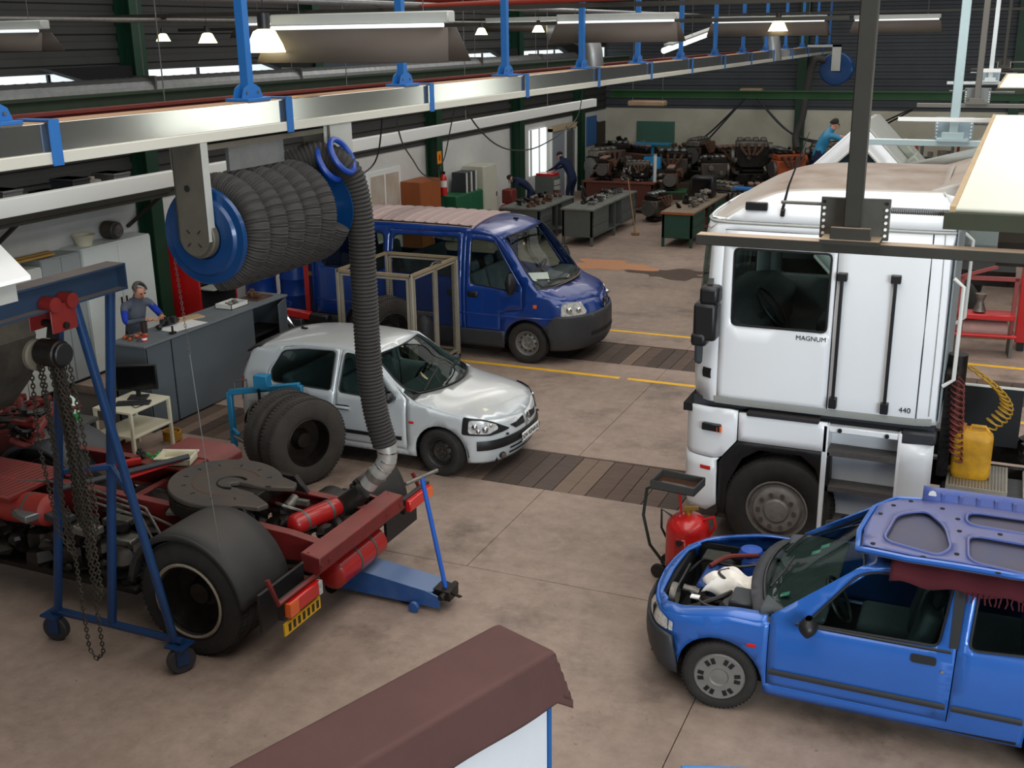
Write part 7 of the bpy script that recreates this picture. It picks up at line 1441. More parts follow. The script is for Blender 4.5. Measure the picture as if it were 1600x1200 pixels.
t = rig(6.4, 'pale blue hanging post with a plate, second from the camera', pale, pale2); t.location.x = -.245; mb = MB(); mb.box(-.28, .22, -.05, -.035, .10, .12); obj('bright_tube_rail', mb, mat('plain_white_rail', (246, 246, 240), .4), t);  # rail is plain white, without emission
t = rig(9.6, 'brown-grey hanging post, third from the camera', mat('taupe_post', (104, 100, 92), .5), mat('taupe_plate', (120, 124, 122), .5)); t.location.x = -.22
t = rig(13.6, 'white hanging post, fourth from the camera', mat('white_post', (214, 222, 222), .5), pale2); t.location.x = -.20; mb = MB(); mb.box(-.10, .10, -.05, -.035, .10, .14); obj('bright_tube_rail', mb, mat('plain_white_rail', (246, 246, 240)), t)
t = rig(18.0, 'thin dark hanging post furthest back on the right', darksteel, darksteel); t.location.x = -.1
# reflector trough running away on the right
rim_c = mat('old_cream_enamel', (248, 250, 236), .4, var=.1, rgb2=(226, 224, 196), scale=2)
def trough(y0, y1, lab, x=0.0, emis=False):
    t = thing('cream_light_trough', lab, 'lamp', (x, (y0 + y1) / 2, 4.5), 0, 'cream light troughs on the right'); h = (y1 - y0) / 2
    mb = MB(); mb.add([(-.10, -h, .02), (1.6, -h, .02), (1.6, h, .04), (-.05, h, .04)], [(0, 1, 2, 3)]); obj('top_face', mb, rim_c, t, solid=.012)
    obj('lower_edge', MB().box(-.12, 1.6, -h - .02, -h + .01, -.025, .02), mat('green_brown_edge', (48, 52, 34), .7, var=.4), t); mb = MB(); mb.bar((-.10, -h, .02), (-.05, h, .04), .015, .03); obj('end_rim', mb, mat('rusty_cream_rim', (176, 150, 110), .7, var=.4), t)
    return t
t = trough(3.24, 6.6, 'large cream enamelled light trough filling the right edge', -.005)
t2 = trough(10.2, 12.6, 'small cream light trough further back at the right edge', .02)
t = thing('dark_box_fitting', 'dark mechanical fitting under the cream trough at the right', 'fitting', (.0, 3.6, 4.43)); obj('box', MB().box(.02, .3, -.1, .1, -.10, -.03), oily, t); 
# loops of cable under the duct and on the back wall
def cable(pts, r, lab, m=blackpl, nm='hanging_cable'): tag(obj(nm, MB().tube(bez(pts, 8), r, 6), m), lab, 'cable')
cable([(-5.3, 8.3, 4.30), (-5.3, 8.32, 4.11), (-5.4, 8.55, 3.92), (-5.5, 8.92, 3.77), (-5.5, 9.21, 3.81), (-5.4, 9.2, 3.97), (-5.3, 9.13, 4.3)], .008, 'dark cable loop hanging below the duct right of the hose reel')
cable([(-5.3, 9.37, 4.30), (-5.5, 9.83, 4.0), (-5.8, 10.59, 3.73), (-6.5, 12.13, 3.37), (-8.0, 15.43, 2.85), (-12.6, 24.3, 1.85)], .008, 'long dark cable drooping from the duct towards the extinguisher')
cable([(-5.3, 10.65, 4.32), (-5.5, 10.92, 4.04), (-6.0, 11.74, 3.64), (-8.0, 15.49, 3.03), (-12.6, 24.5, 1.8)], .007, 'straight dark cable hanging from the duct to the green column')
cable([(-5.3, 10.84, 4.3), (-5.6, 11.8, 3.99), (-6.0, 13.2, 3.65), (-6.5, 14.98, 3.39), (-7.0, 17.06, 3.23), (-7.5, 19.53, 3.27), (-7.5, 20.39, 3.56), (-7.5, 20.6, 4.4)], .010, 'dark cable swagging from the duct across the green column')
t = thing('white_light_trough', 'bright white corner of a light trough at the left edge above the blue beam', 'lamp', (-5.0, 3.9, 3.9)); mb = MB(); mb.prism([(.75, -.03), (.74, -.6), (-.6, -.4), (-.6, .91)], 0, .02, 'xy'); obj('top_face', mb, mat('bright_white_enamel', (248, 250, 250), .35), t)
mb = MB(); mb.prism([(.70, -.08), (.69, -.55), (-.55, -.35), (-.55, .80)], -.10, 0, 'xy'); obj('body', mb, lightgrey, t)
for x in (-.3, .3): obj('suspension_wire', MB().cyl((x, -.1, .02), (x, -.1, 4.6), .004, 5), steel, t)
for i, p in enumerate(([(-7.6, 36.5, 3.1), (-9.0, 36.4, 1.7), (-10.2, 36.3, 1.1)], [(-7.6, 36.5, 3.1), (-8.6, 36.2, 1.9), (-9.2, 36.0, 1.2)], [(-7.5, 36.5, 3.1), (-6.3, 36.3, 1.95), (-5.0, 36.2, 1.65), (-4.0, 36.2, 2.0), (-2.6, 36.2, 2.7)], [(-7.45, 36.6, 3.0), (-6.2, 36.5, 1.85), (-4.9, 36.4, 1.55), (-3.9, 36.3, 1.9), (-2.6, 36.3, 2.65)])): cable(p, .03, 'thick dark cable swagging across the cream back wall, ' + ['far left strand', 'inner left strand', 'upper right strand', 'lower right strand'][i])
o = obj('cable_winch', MB().box(-7.9, -7.2, 36.3, 36.7, 3.0, 3.25), mat('buff_box', (168, 140, 112), .7, var=.3), bevel=.03); tag(o, 'buff cable carrier under the green beam where the cables meet', 'carrier')
o = obj('brown_crane_hook_block', MB().box(-10.2, -9.1, 31.8, 32.2, 2.95, 3.1), mat('buff_box', (168, 140, 112)), bevel=.03); tag(o, 'buff horizontal bar left of the cable carrier', 'carrier')
for x in (-10.1, -9.2): obj('suspension_cable', MB().cyl((x, 32, 3.1), (x, 32, 8.6), .012, 6), steel, o)
# ================================================================ BENCHES
def bench(x0, x1, y0, y1, h, body, top, lab, edge=None, cab=.35):
    t = thing('workbench', lab, 'workbench'); obj('top', MB().box(x0 - .03, x1 + .03, y0 - .03, y1 + .03, h - .05, h), top, t, bevel=.006)
    if edge: obj('wood_edge', MB().box(x0 - .035, x1 + .035, y0 - .04, y0 - .03, h - .06, h - .005), edge, t)
    d = (y1 - y0)
    for a, b in ((y0, y0 + d * cab), (y1 - d * cab, y1)):
        u = obj('pedestal', MB().box(x0, x1, a, b, .22, h - .05), body, t, bevel=.006)
        for z in (.28, .50): obj('drawer', MB().box(x1, x1 + .012, a + .03, b - .03, z, z + .18), body, u, bevel=.004)
    for x in (x0 + .03, x1 - .03):
        for y in (y0 + .03, (y0 + y1) / 2, y1 - .03): obj('leg', MB().box(x - .03, x + .03, y - .03, y + .03, 0, h - .05), body, t)
    obj('lower_shelf', MB().box(x0 + .02, x1 - .02, y0 + .1, y1 - .1, .2, .23), body, t); base(t, ((x0 + x1) / 2, (y0 + y1) / 2, 0)); return t
gt = mat('scratched_bench_top', (120, 122, 116), .55, var=.5, rgb2=(70, 68, 62), scale=5)
bench(-9.75, -8.95, 25.3, 28.8, .92, benchgrey, gt, 'long grey-green workbench behind the blue van, nearest the aisle'); bench(-11.35, -10.3, 25.2, 27.6, .88, benchgrey, gt, 'grey workbench left of the long one, close to the van roof')
bench(-7.38, -6.62, 25.9, 29.4, .86, benchgreen, mat('wood_topped_bench', (134, 118, 100), .7, var=.5), 'dark green workbench with orange wooden edge beside the white truck', woodorange)
bench(-11.1, -9.0, 30.6, 31.3, .9, mat('red_brown_bench', (84, 42, 32), .7), mat('red_brown_top', (110, 60, 44), .6, var=.4), 'red-brown bench crossing behind the grey workbench', cab=.5)
for i, (x, y) in enumerate(((-9.9, 31.9), (-8.6, 31.0), (-7.9, 33.2), (-5.8, 33.8))):
    t = thing('engine_stand', 'green welded steel engine stand, ' + ['left one', 'middle one with open legs', 'one behind the middle', 'right one by the back wall'][i], 'stand', (x, y, 0), 10 * i, 'green engine stands'); g_ = mat('stand_green', (34, 84, 50), .6, var=.4)
    for a in (-.4, .4):
        for b in (-.3, .3): obj('leg', MB().box(a - .03, a + .03, b - .03, b + .03, 0, .62), g_, t)
    obj('frame', MB().box(-.46, .46, -.36, .36, .62, .68), g_, t, bevel=.01); obj('lower_bar', MB().box(-.43, .43, -.02, .02, .18, .22), g_, t)
# ================================================================ ENGINES
def engine(m1, m2, m3, seed):
    rr = random.Random(seed); t = thing('engine', '', 'engine'); mb = MB(); mb.prism([(-.35, .12), (-.22, .0), (.22, 0), (.35, .12), (.35, .42), (-.35, .42)], -.22, .22); obj('block', mb, m1, t, bevel=.03)
    obj('cylinder_head', MB().box(-.33, .33, -.17, .17, .42, .55), m2, t, bevel=.02); 
    for k in range(4): mb = MB(); mb.cbox((-.24 + k * .16, 0, .58), (.13, .22, .07)); obj('rocker_cover', mb, m3, t, bevel=.02)
    mb = MB(); mb.cyl((.35, 0, .2), (.42, 0, .2), .13, 18); obj('crank_pulley', mb, oily, t); mb = MB(); mb.cyl((.35, -.02, .43), (.43, -.02, .43), .09, 16); obj('water_pump', mb, m2, t); mb = MB(); mb.cyl((-.35, 0, .22), (-.41, 0, .22), .19, 22); obj('flywheel', mb, steel, t)
    for k in range(4): mb = MB(); mb.tube([(-.24 + k * .16, -.17, .48), (-.24 + k * .16, -.28, .50), (-.2 + k * .13, -.32, .40), (-.1 + k * .06, -.33, .28)], .032, 8); obj('exhaust_runner', mb, rust, t)
    mb = MB(); mb.cyl((.1, .22, .3), (.1, .38, .3), .07, 14); mb.cyl((-.18, .22, .16), (-.18, .34, .16), .06, 12); obj('alternator', mb, castal, t, bevel=.008); mb = MB(); mb.box(-.28, .28, -.16, .16, -.10, .0); obj('oil_sump', mb, oily, t, bevel=.03)
    mb = MB()
    for k in range(10): mb.blob((rr.uniform(-.35, .35), rr.uniform(-.26, .26), rr.uniform(.1, .6)), rr.uniform(.03, .07), (1, 1, 1), 7, .3, rr)
    obj('small_fittings', mb, m2, t, kind='stuff'); return t
E1 = engine(oily, castal, castal, 1); E2 = engine(mat('orange_engine_block', (168, 76, 36), .6, var=.5), mat('orange_engine_block', (168, 76, 36)), oily, 2); E3 = engine(mat('brown_engine_block', (96, 66, 52), .7, var=.6), oily, mat('pinkish_cover', (150, 118, 104), .6, var=.4), 3); E4 = engine(grease, oily, galv, 4)
protos = [E1, E2, E3, E4]
plc = [  # proto, x, y, z, rz, scale, words
 (0, -9.9, 31.9, .78, 20, 1.0, 'bare dark engine on the left green stand'), (2, -8.6, 31.0, .78, 100, .95, 'brownish engine on the middle green stand with open legs'), (3, -7.9, 33.2, .78, 200, 1.1, 'greasy engine on the green stand behind the middle one'), (1, -5.8, 33.8, .78, 35, 1.3, 'orange engine on the right green stand by the back wall'),
 (0, -11.4, 33.2, .75, 60, 1.4, 'large dark engine beside the far-left corner pile'), (2, -10.6, 34.6, .70, 150, 1.5, 'large pinkish-brown engine in front of the green board'), (3, -9.4, 34.0, .68, 10, 1.4, 'greasy engine in the middle of the pile, right of the blue post tool'), (0, -9.0, 35.6, .9, 80, 1.4, 'dark engine standing highest in the back row'), (3, -11.7, 35.4, .80, 190, 1.3, 'greasy engine tucked behind the far-left pile'), 
 (0, -7.2, 35.2, .9, 15, 1.5, 'dark engine against the back wall left of the orange one'), (3, -6.6, 36.6, .62, 120, 1.3, 'greasy engine low against the back wall'), (0, -5.0, 35.6, .8, 200, 1.4, 'dark engine right of the orange engine by the back wall'), (2, -8.3, 36.6, .64, 45, 1.3, 'brownish engine against the back wall below the cables'), (2, -10.6, 31.0, 1.02, 95, .9, 'brown engine lying on the red-brown bench'), (0, -9.5, 31.0, 1.0, 10, .8, 'small dark engine with chrome parts on the red-brown bench'),
 (3, -8.6, 29.6, .14, 75, 1.1, 'greasy engine on the floor past the long workbench'), (0, -7.1, 31.4, .14, 150, 1.3, 'dark engine on the floor behind the green workbench'), (2, -6.2, 31.9, .14, 20, 1.2, 'brown engine on the floor right of the green workbench end')]
for k, (p, x, y, z, rz, sc, lb) in enumerate(plc):
    src = protos[p]
    e = dup(src, (x, y, z - 0), rz, lb, 'engines waiting at the back of the hall', scale=sc)
    if z > .15 and k > 3 and not (30.6 < y < 31.3):
        pl = obj('support_crate', MB().box(-.42 * sc, .42 * sc, -.28 * sc, .28 * sc, 0, z - .10 * sc), oily if k % 2 else mat('old_crate', (70, 56, 44), .9, var=.5), bevel=.02); pl.location = (x, y, 0); pl.rotation_euler = (0, 0, R(rz)); tag(pl, 'dark crate under the ' + lb.replace('in the middle of the pile, ', ''), 'crate')
for q in protos:
    for c in list(q.children): bpy.data.objects.remove(c)
    bpy.data.objects.remove(q)
def junk(n, x0, x1, y0, y1, z0, z1, mats, lab, nm, seed, cat='parts', size=(.06, .2)):
    rr = random.Random(seed)
    for k, m_ in enumerate(mats):
        mb = MB(); w_ = (x1 - x0) / len(mats)
        for i in range(n):
            c = Vector((rr.uniform(x0 + w_ * k + size[1], x0 + w_ * (k + 1) - size[1]), rr.uniform(y0, y1), z0 + (z1 - z0) * rr.random() ** 1.5)); s = rr.uniform(*size); M_ = Matrix.Rotation(rr.uniform(0, 6), 3, (rr.random(), rr.random(), 1)); q = rr.random()
            if q < .4: mb.cbox(c, (s * 1.5, s, s * .7), M_)
            elif q < .7: d = M_ @ Vector((s, 0, 0)); mb.cyl(c - d, c + d, s * .35, 8)
            else: mb.blob(c, s * .6, (1, 1, .8), 7, .3, rr)
        o = obj(nm, mb, m_, kind='stuff'); tag(o, lab[k], cat)
junk(70, -12.8, -9.2, 36.2, 37.4, .05, 1.45, [oily, castal, rust], ['black scrap parts heaped between the far-left engines', 'pale metal scrap parts among the far-left engines', 'rusty scrap parts among the far-left engines'], 'scrap_heap', 31)
junk(55, -7.9, -4.0, 34.2, 34.8, .05, .9, [oily, castal], ['black scrap parts heaped along the back wall', 'pale metal scrap parts along the back wall'], 'scrap_heap', 32)
junk(30, -11.0, -9.2, 30.7, 31.2, .9, 1.25, [oily, castal], ['black parts piled on the red-brown bench', 'pale metal parts piled on the red-brown bench'], 'bench_clutter', 33, size=(.04, .12))
junk(22, -9.6, -9.1, 25.9, 28.5, .93, 1.08, [oily, steel], ['black tools lying on the long grey workbench', 'grey tools lying on the long grey workbench'], 'bench_tools', 34, size=(.04, .12)); junk(24, -11.2, -10.4, 25.4, 27.4, .89, 1.05, [oily, rust], ['black tools on the grey workbench near the van roof', 'rusty parts on the grey workbench near the van roof'], 'bench_tools', 35, size=(.04, .12))
junk(22, -7.3, -6.7, 26.2, 29.2, .87, 1.10, [oily, castal], ['black parts on the wood-topped green workbench', 'pale parts on the wood-topped green workbench'], 'bench_tools', 36, size=(.05, .14)); junk(26, -7.3, -6.6, 27.1, 28.3, .1, .7, [oily, redrust], ['black parts stored under the green workbench', 'dull red parts stored under the green workbench'], 'shelf_clutter', 37)
t = thing('black_crt_monitor', 'black box monitor standing on the wood-topped green workbench', 'monitor', (-7.05, 28.6, .86)); obj('casing', MB().box(-.3, .3, -.22, .22, 0, .55), blackpl, t, bevel=.04); obj('screen', MB().box(-.24, .24, -.23, -.22, .08, .48), screenm, t)
t = thing('blue_sheet_table', 'small bright blue topped trolley among the engines by the green board', 'trolley', (-9.75, 33.0, 0)); obj('top', MB().box(-.55, .55, -.2, .2, 1.75, 1.79), tealblue, t); obj('mast', MB().box(-.04, .04, -.04, .04, 0, 1.75), tealblue, t); obj('blue_box', MB().box(-.26, .26, -.1, .1, 1.02, 1.38), mat('bright_cyan_blue', (40, 150, 214), .4), t, bevel=.02)
t = thing('blue_hand_truck', 'blue topped hand truck with orange load right of the engines', 'hand truck', (-5.75, 29.4, 0), -12); obj('blue_top', MB().box(-.7, .7, -.18, .18, .98, 1.03), mat('bright_blue_bar', (40, 110, 180), .5), t); 
for x in (-.6, .6): obj('leg', MB().box(x - .03, x + .03, -.03, .03, .1, .98), steel, t); mb = MB(); mb.cyl((x, -.03, .1), (x, .03, .1), .1, 16); obj('wheel', mb, rubber, t)
t = thing('orange_parts_crate', 'orange crate on the floor right of the blue hand truck', 'crate', (-5.4, 30.6, 0), 10); obj('tub', MB().box(-.45, .45, -.25, .25, .35, .75), orange, t, bevel=.02); obj('leg_frame', MB().box(-.4, .4, -.2, .2, 0, .35), steel, t)
t = thing('floor_broom', 'long-handled broom leaning at the end of the long workbench', 'broom', (-8.45, 27.2, 0)); mb = MB(); mb.cyl((0, 0, .05), (-.35, .4, 1.4), .016, 8); obj('handle', mb, woodtop, t); obj('head', MB().cbox((0, 0, .04), (.2, .08, .06)), woodtop, t)
t = thing('white_upright_tube', 'short white upright tube standing on the red-brown bench', 'tube', (-9.05, 30.9, .9)); obj('tube_body', MB().cyl((0, 0, 0), (0, 0, .75), .05, 12), white, t); obj('end_cap', MB().cyl((0, 0, .75), (0, 0, .78), .055, 12), lightgrey, t)
t = thing('black_backrest_chair', 'black work chair tipped against the grey workbench near the van', 'chair', (-10.02, 28.3, 0), 30); obj('seat', MB().cbox((0, 0, .5), (.45, .45, .08)), blackpl, t, bevel=.02); obj('backrest', MB().cbox((-.22, 0, .85), (.06, .42, .45), Matrix.Rotation(R(-15), 3, 'Y')), blackpl, t, bevel=.02)
for a in range(5): mb = MB(); mb.bar((0, 0, .1), (.28 * math.cos(a * 1.257), .28 * math.sin(a * 1.257), .04), .05); obj('leg', mb, blackpl, t)
obj('column', MB().cyl((0, 0, .1), (0, 0, .46), .03, 10), steel, t)
# red tool trolley and grey chest near the window
t = thing('grey_tool_chest', 'grey wheeled tool chest with red items on top below the bright window', 'tool chest', (-12.25, 30.6, 0)); obj('chest_body', MB().box(-.3, .3, -.25, .25, .12, 1.0), benchgrey, t, bevel=.01)
for z in (.2, .38, .56, .74): obj('drawer', MB().box(.3, .315, -.22, .22, z, z + .15), lightgrey, t, bevel=.004)
obj('red_tray', MB().box(-.28, .28, -.23, .23, 1.0, 1.08), redbright, t, bevel=.01)
for a in (-.22, .22): mb = MB(); mb.cyl((a, -.03, .06), (a, .03, .06), .06, 12); obj('castor', mb, blackpl, t)
t = thing('red_compressor', 'dark red compressor tank near the dark green column by the mechanics', 'compressor', (-12.3, 27.9, 0)); obj('tank', MB().cyl((0, -.3, .35), (0, .3, .35), .22, 20), mat('dark_red_tank', (140, 24, 28), .4), t, bevel=.03); obj('pump', MB().box(-.15, .15, -.2, .2, .57, .95), redrust, t, bevel=.03)
for y in (-.2, .2): obj('foot', MB().box(-.15, .15, y - .02, y + .02, 0, .2), blackpl, t)
# ================================================================ TILTED WHITE CAB BEHIND THE TRUCK
t = thing('tilted_white_cab', 'white truck cab tilted forward with a dark side window, behind the white truck roof', 'truck cab', (-2.15, 20.6, 2.05), 0)
Mt = Matrix.Rotation(R(-44), 4, 'Y')
def trn(mb): mb.v = [tuple(Mt @ Vector(v)) for v in mb.v]; return mb
sp = [(-1.0, -1.05), (1.0, -1.05), (1.0, 1.05), (-.85, 1.05), (-1.0, .9)]; wnd = rnd_poly([(-.6, .2), (.78, .2), (.78, .86), (-.5, .86)], .12)
for yy, nm in ((-1.1, 'side_panel'), (1.1, 'side_panel')):
    v, f = cdt(sp, [wnd], .3); mb = MB(); mb.add([(a, yy, b) for a, b in v], f); p = obj(nm, trn(mb), white_truck, t, solid=.04)
    v, f = cdt(wnd, (), .3); mb = MB(); mb.add([(a, yy * .985, b) for a, b in v], f); obj('side_window', trn(mb), mat('dark_teal_glass', (24, 44, 52), .1), p); mb = MB(); mb.tube([(a, yy * 1.01, b) for a, b in wnd], .03, 6, closed=True); obj('window_seal', trn(mb), white, p)
for nm, b in (('roof_panel', (-.95, 1.0, -1.1, 1.1, 1.03, 1.09)), ('rear_panel', (.98, 1.04, -1.1, 1.1, -1.05, 1.05)), ('floor_panel', (-1.0, 1.0, -1.1, 1.1, -1.1, -1.02))): obj(nm, trn(MB().box(*b)), white_truck if nm != 'rear_panel' else lightgrey, t, bevel=.02)
mb = MB(); mb.box(-1.03, -.98, -1.05, 1.05, -.1, .95); obj('windscreen', trn(mb), mat('dark_teal_glass', (24, 44, 52)), t); mb = MB(); mb.box(-1.06, -.98, -1.1, 1.1, -1.05, -.12); obj('front_panel', trn(mb), white_truck, t, bevel=.02)
mb = MB(); mb.box(1.04, 1.25, -.9, -.2, -.6, .1); mb.box(1.04, 1.18, -.1, .5, -.9, .4); obj('air_duct_box', trn(mb), mat('grey_green_duct', (150, 156, 144), .6, var=.4), t, bevel=.02)
obj('support_chassis', MB().box(-2.6, 2.6, -.4, .4, -1.28, -1.02), oily, t)
for x in (-1.8, 1.6):
    for y in (-.95, .95): wheel(t, (x, y, -1.53), .5, .3, .3, 'truck', -1 if y < 0 else 1, tread=False, n=24)
t = thing('blue_step_platform', 'blue wheeled work platform under the man in the bright blue T-shirt', 'platform', (-3.35, 22.75, 0)); obj('deck', MB().box(-.5, .5, -.4, .4, 1.69, 1.75), tealblue, t)
for a in (-.45, .45):
    for b in (-.35, .35): obj('leg', MB().box(a - .03, a + .03, b - .03, b + .03, 0, 1.69), tealblue, t)
# grey vehicle flank, red racks and machines on the right
t = thing('grey_box_body', 'pale grey vehicle body with louvred panel seen behind the white truck', 'vehicle body', (.50, 23.7, 0)); obj('box', MB().box(-1.0, 1.4, -.9, .9, .9, 2.9), mat('pale_grey_body', (136, 148, 146), .5, var=.2), t, bevel=.12, seg=2); obj('side_glass', MB().box(-.8, 0, -.92, -.9, 2.0, 2.7), mat('grey_window', (96, 112, 112), .2), t)
for k in range(6): obj('louvre', MB().box(.15, 1.1, -.93, -.9, 1.95 + k * .12, 2.0 + k * .12), lightgrey, t)
for x in (-.8, 1.2):
    for y in (-.7, .7): obj('leg', MB().box(x - .05, x + .05, y - .05, y + .05, 0, .9), oily, t)
t = thing('red_roller_cabinet', 'tall narrow bright red panel of a tool rack right of the truck', 'rack', (.62, 19.2, 0)); obj('upright', MB().box(-.10, .10, -.3, .3, .15, 1.55), redbright, t, bevel=.01); obj('back_leg', MB().box(-.05, .05, -.25, .25, 0, .15), blackpl, t)
t = thing('red_mobile_crane', 'faded red wheeled frame with a horizontal tank right of the white truck', 'machine', (.05, 18.6, 0), 6); mb = MB()
mb.tube([(-.45, -.2, .35), (-.45, .2, .35), (.45, .2, .35), (.45, -.2, .35)], .03, 8, closed=True); obj('base_frame', mb, redbright, t); mb = MB(); mb.tube([(-.36, 0, .40), (-.33, 0, .40), (.33, 0, .40), (.36, 0, .40)], [.06, .15, .15, .06], 18); obj('air_tank', mb, mat('dusty_pink_tank', (168, 130, 122), .6, var=.5), t)
obj('deck', MB().box(-.42, .42, -.18, .18, .60, .68), redbright, t, bevel=.01)
for x in (-.4, .4): 
    obj('upright', MB().box(x - .03, x + .03, -.03, .03, .35, 1.25), mat('faded_red', (150, 70, 66), .6, var=.4), t); obj('foot', MB().box(x - .02, x + .02, -.2, .2, 0, .35), steel, t)
obj('top_rail', MB().box(-.45, .45, -.03, .03, 1.2, 1.26), mat('faded_red', (150, 70, 66)), t); mb = MB(); mb.lathe([(.001, .68), (.1, .7), (.05, .85), (.09, .98), (.001, 1.0)], (-.1, 0, 0), 'z', 14); obj('motor', mb, castal, t); mb = MB(); mb.bar((-.4, 0, 1.25), (.1, 0, 1.42), .05); obj('jib', mb, mat('faded_red', (150, 70, 66)), t)
cols = [redbright, mat('rack_grey', (92, 92, 92), .6), redrust, orange, mat('rack_red', (150, 30, 30), .6), redbright, mat('rack_grey', (92, 92, 92)), orange]
ww = ['dark red', 'grey', 'brown', 'orange', 'deep red', 'bright red', 'slate grey', 'light orange']
for i in range(8):
    x = -2.6 + i * .95; t = thing('parts_rack', '%s metal parts rack against the far right wall, %s from the left' % (ww[i], ['first', 'second', 'third', 'fourth', 'fifth', 'sixth', 'seventh', 'eighth'][i]), 'rack', (x, 33.5 - .1 * (i % 3), 0), 0, 'coloured parts racks at the far right')
    for a in (-.4, .4): obj('upright', MB().box(a - .03, a + .03, -.25, .25, 0, 2.0), cols[i], t)
    rr = random.Random(i)
    for z in (.3, .9, 1.5): s = obj('shelf', MB().box(-.4, .4, -.25, .25, z, z + .04), cols[i], t); mb = MB(); [mb.cbox((rr.uniform(-.3, .3), rr.uniform(-.15, .15), z + .14), (rr.uniform(.1, .25), .2, rr.uniform(.1, .3))) for _ in range(4)]; obj('stored_parts', mb, [oily, castal, orange, redbright][(i + int(z * 3)) % 4], s, kind='stuff')
junk(40, 1.5, 5.5, 19, 24, .1, .9, [oily, castal], ['black machine parts on the floor at the right edge', 'pale machine parts on the floor at the right edge'], 'floor_clutter', 41, size=(.1, .3)); junk(40, -1.5, 4, 27, 32, .6, 1.6, [oily, redrust], ['black stored parts before the far right racks', 'dull red stored parts before the far right racks'], 'stored_clutter', 42, size=(.1, .3))
junk(16, -.9, 1.9, 15.2, 18.6, 4.62, 4.9, [oily], ['dark'], 'x', 43) if False else None
# ================================================================ FOREGROUND CABINET UNDER BROWN CLOTH
bcl = mat('brown_cloth', (96, 66, 62), .95, var=.28, rgb2=(70, 50, 46), scale=2.2, bump=.25, bscale=260)
ux = Vector((.41, -.22, 0)).normalized(); uy = Vector((-.62, -1.66, 0)).normalized(); ux = Vector((-uy.y, uy.x, 0)); 
C0 = Vector((-2.07, 5.20, 0)); Wd = .44; Ln = 3.2; H_ = 1.6
t = thing('covered_cabinet', 'white panelled cabinet with blue corner posts in the foreground', 'cabinet'); M_ = Matrix((ux, uy, Vector((0, 0, 1)))).transposed().to_4x4(); M_.translation = C0
obj('white_panel', MB().box(-.03, -.012, .03, Ln, .05, H_ - .02, M_), mat('white_board', (226, 232, 238), .4, var=.06), t); obj('back_panel', MB().box(-Wd, -Wd + .02, .03, Ln, .05, H_ - .02, M_), white, t); obj('end_panel', MB().box(-Wd, -.02, .0, .02, .05, H_ - .02, M_), white, t)
for a in (-.025, -Wd): obj('corner_post', MB().box(a, a + .025, 0, .025, 0, H_ - .01, M_), hangblue, t)
for a in (-.025, -Wd): obj('corner_post', MB().box(a, a + .025, Ln - .02, Ln, 0, H_ - .01, M_), hangblue, t)
obj('core', MB().box(-Wd + .02, -.04, .05, Ln - .05, .05, H_ - .05, M_), mat('dark_grey_core', (40, 38, 38), .9), t); base(t, tuple(C0 + ux * -.2 + uy * 1.6))  # core is a plain dark grey filler block between the panels
def drape(a, b):
    # a along the width incl. overhang (0..1), b along the length incl. end overhang
    over = .36; tot = Wd + 2 * over; s = a * tot - over; L2 = Ln + .30; q = b * L2 - .30
    z = H_ + .006; x = -Wd + s; y = q; d = 0
    if s < 0: z -= -s; x = -Wd - .012 - .02 * (-s) * 2; d = -s
    if s > Wd: z -= (s - Wd); x = .012 + .05 * (s - Wd) + .012 * math.sin(q * 6) * (s - Wd) * 3; d = s - Wd
    if q < 0:
        z2 = -q; z -= z2; y = -.014 - .03 * z2
        if d > 0: z = H_ - max(d, z2) * .98 - min(d, z2) * .15; y = -.014 - min(d, z2) * .28; x = x + (min(d, z2) * .22 if s > Wd else -min(d, z2) * .22)
    hem = .04 * math.sin(q * 2.1 + 1)
    if d > 0: z += d * hem
    return M_ @ Vector((x, y, z))
mb = MB(); mb.grid(drape, 60, 120); o = obj('brown_cloth', mb, bcl, solid=.004, ang=60); tag(o, 'brown cloth draped over the long cabinet in the foreground', 'cloth')
t = thing('blue_bin_corner', 'bright blue plastic box just entering the bottom edge', 'box', (-1.22, 5.92, 0), 20); mb = MB(); mb.box(-.2, .2, -.16, .16, .0, .02)
for a in ((-.2, -.18, -.16, .16), (.18, .2, -.16, .16), (-.2, .2, -.16, -.14), (-.2, .2, .14, .16)): mb.box(a[0], a[1], a[2], a[3], 0, .42)
obj('tub', mb, mat('bright_blue_plastic', (20, 120, 190), .4), t, bevel=.006); mb = MB(); mb.tube([(-.21, -.17, .42), (.21, -.17, .42), (.21, .17, .42), (-.21, .17, .42)], .014, 6, closed=True); obj('rim', mb, mat('bright_blue_plastic', (20, 120, 190)), t)
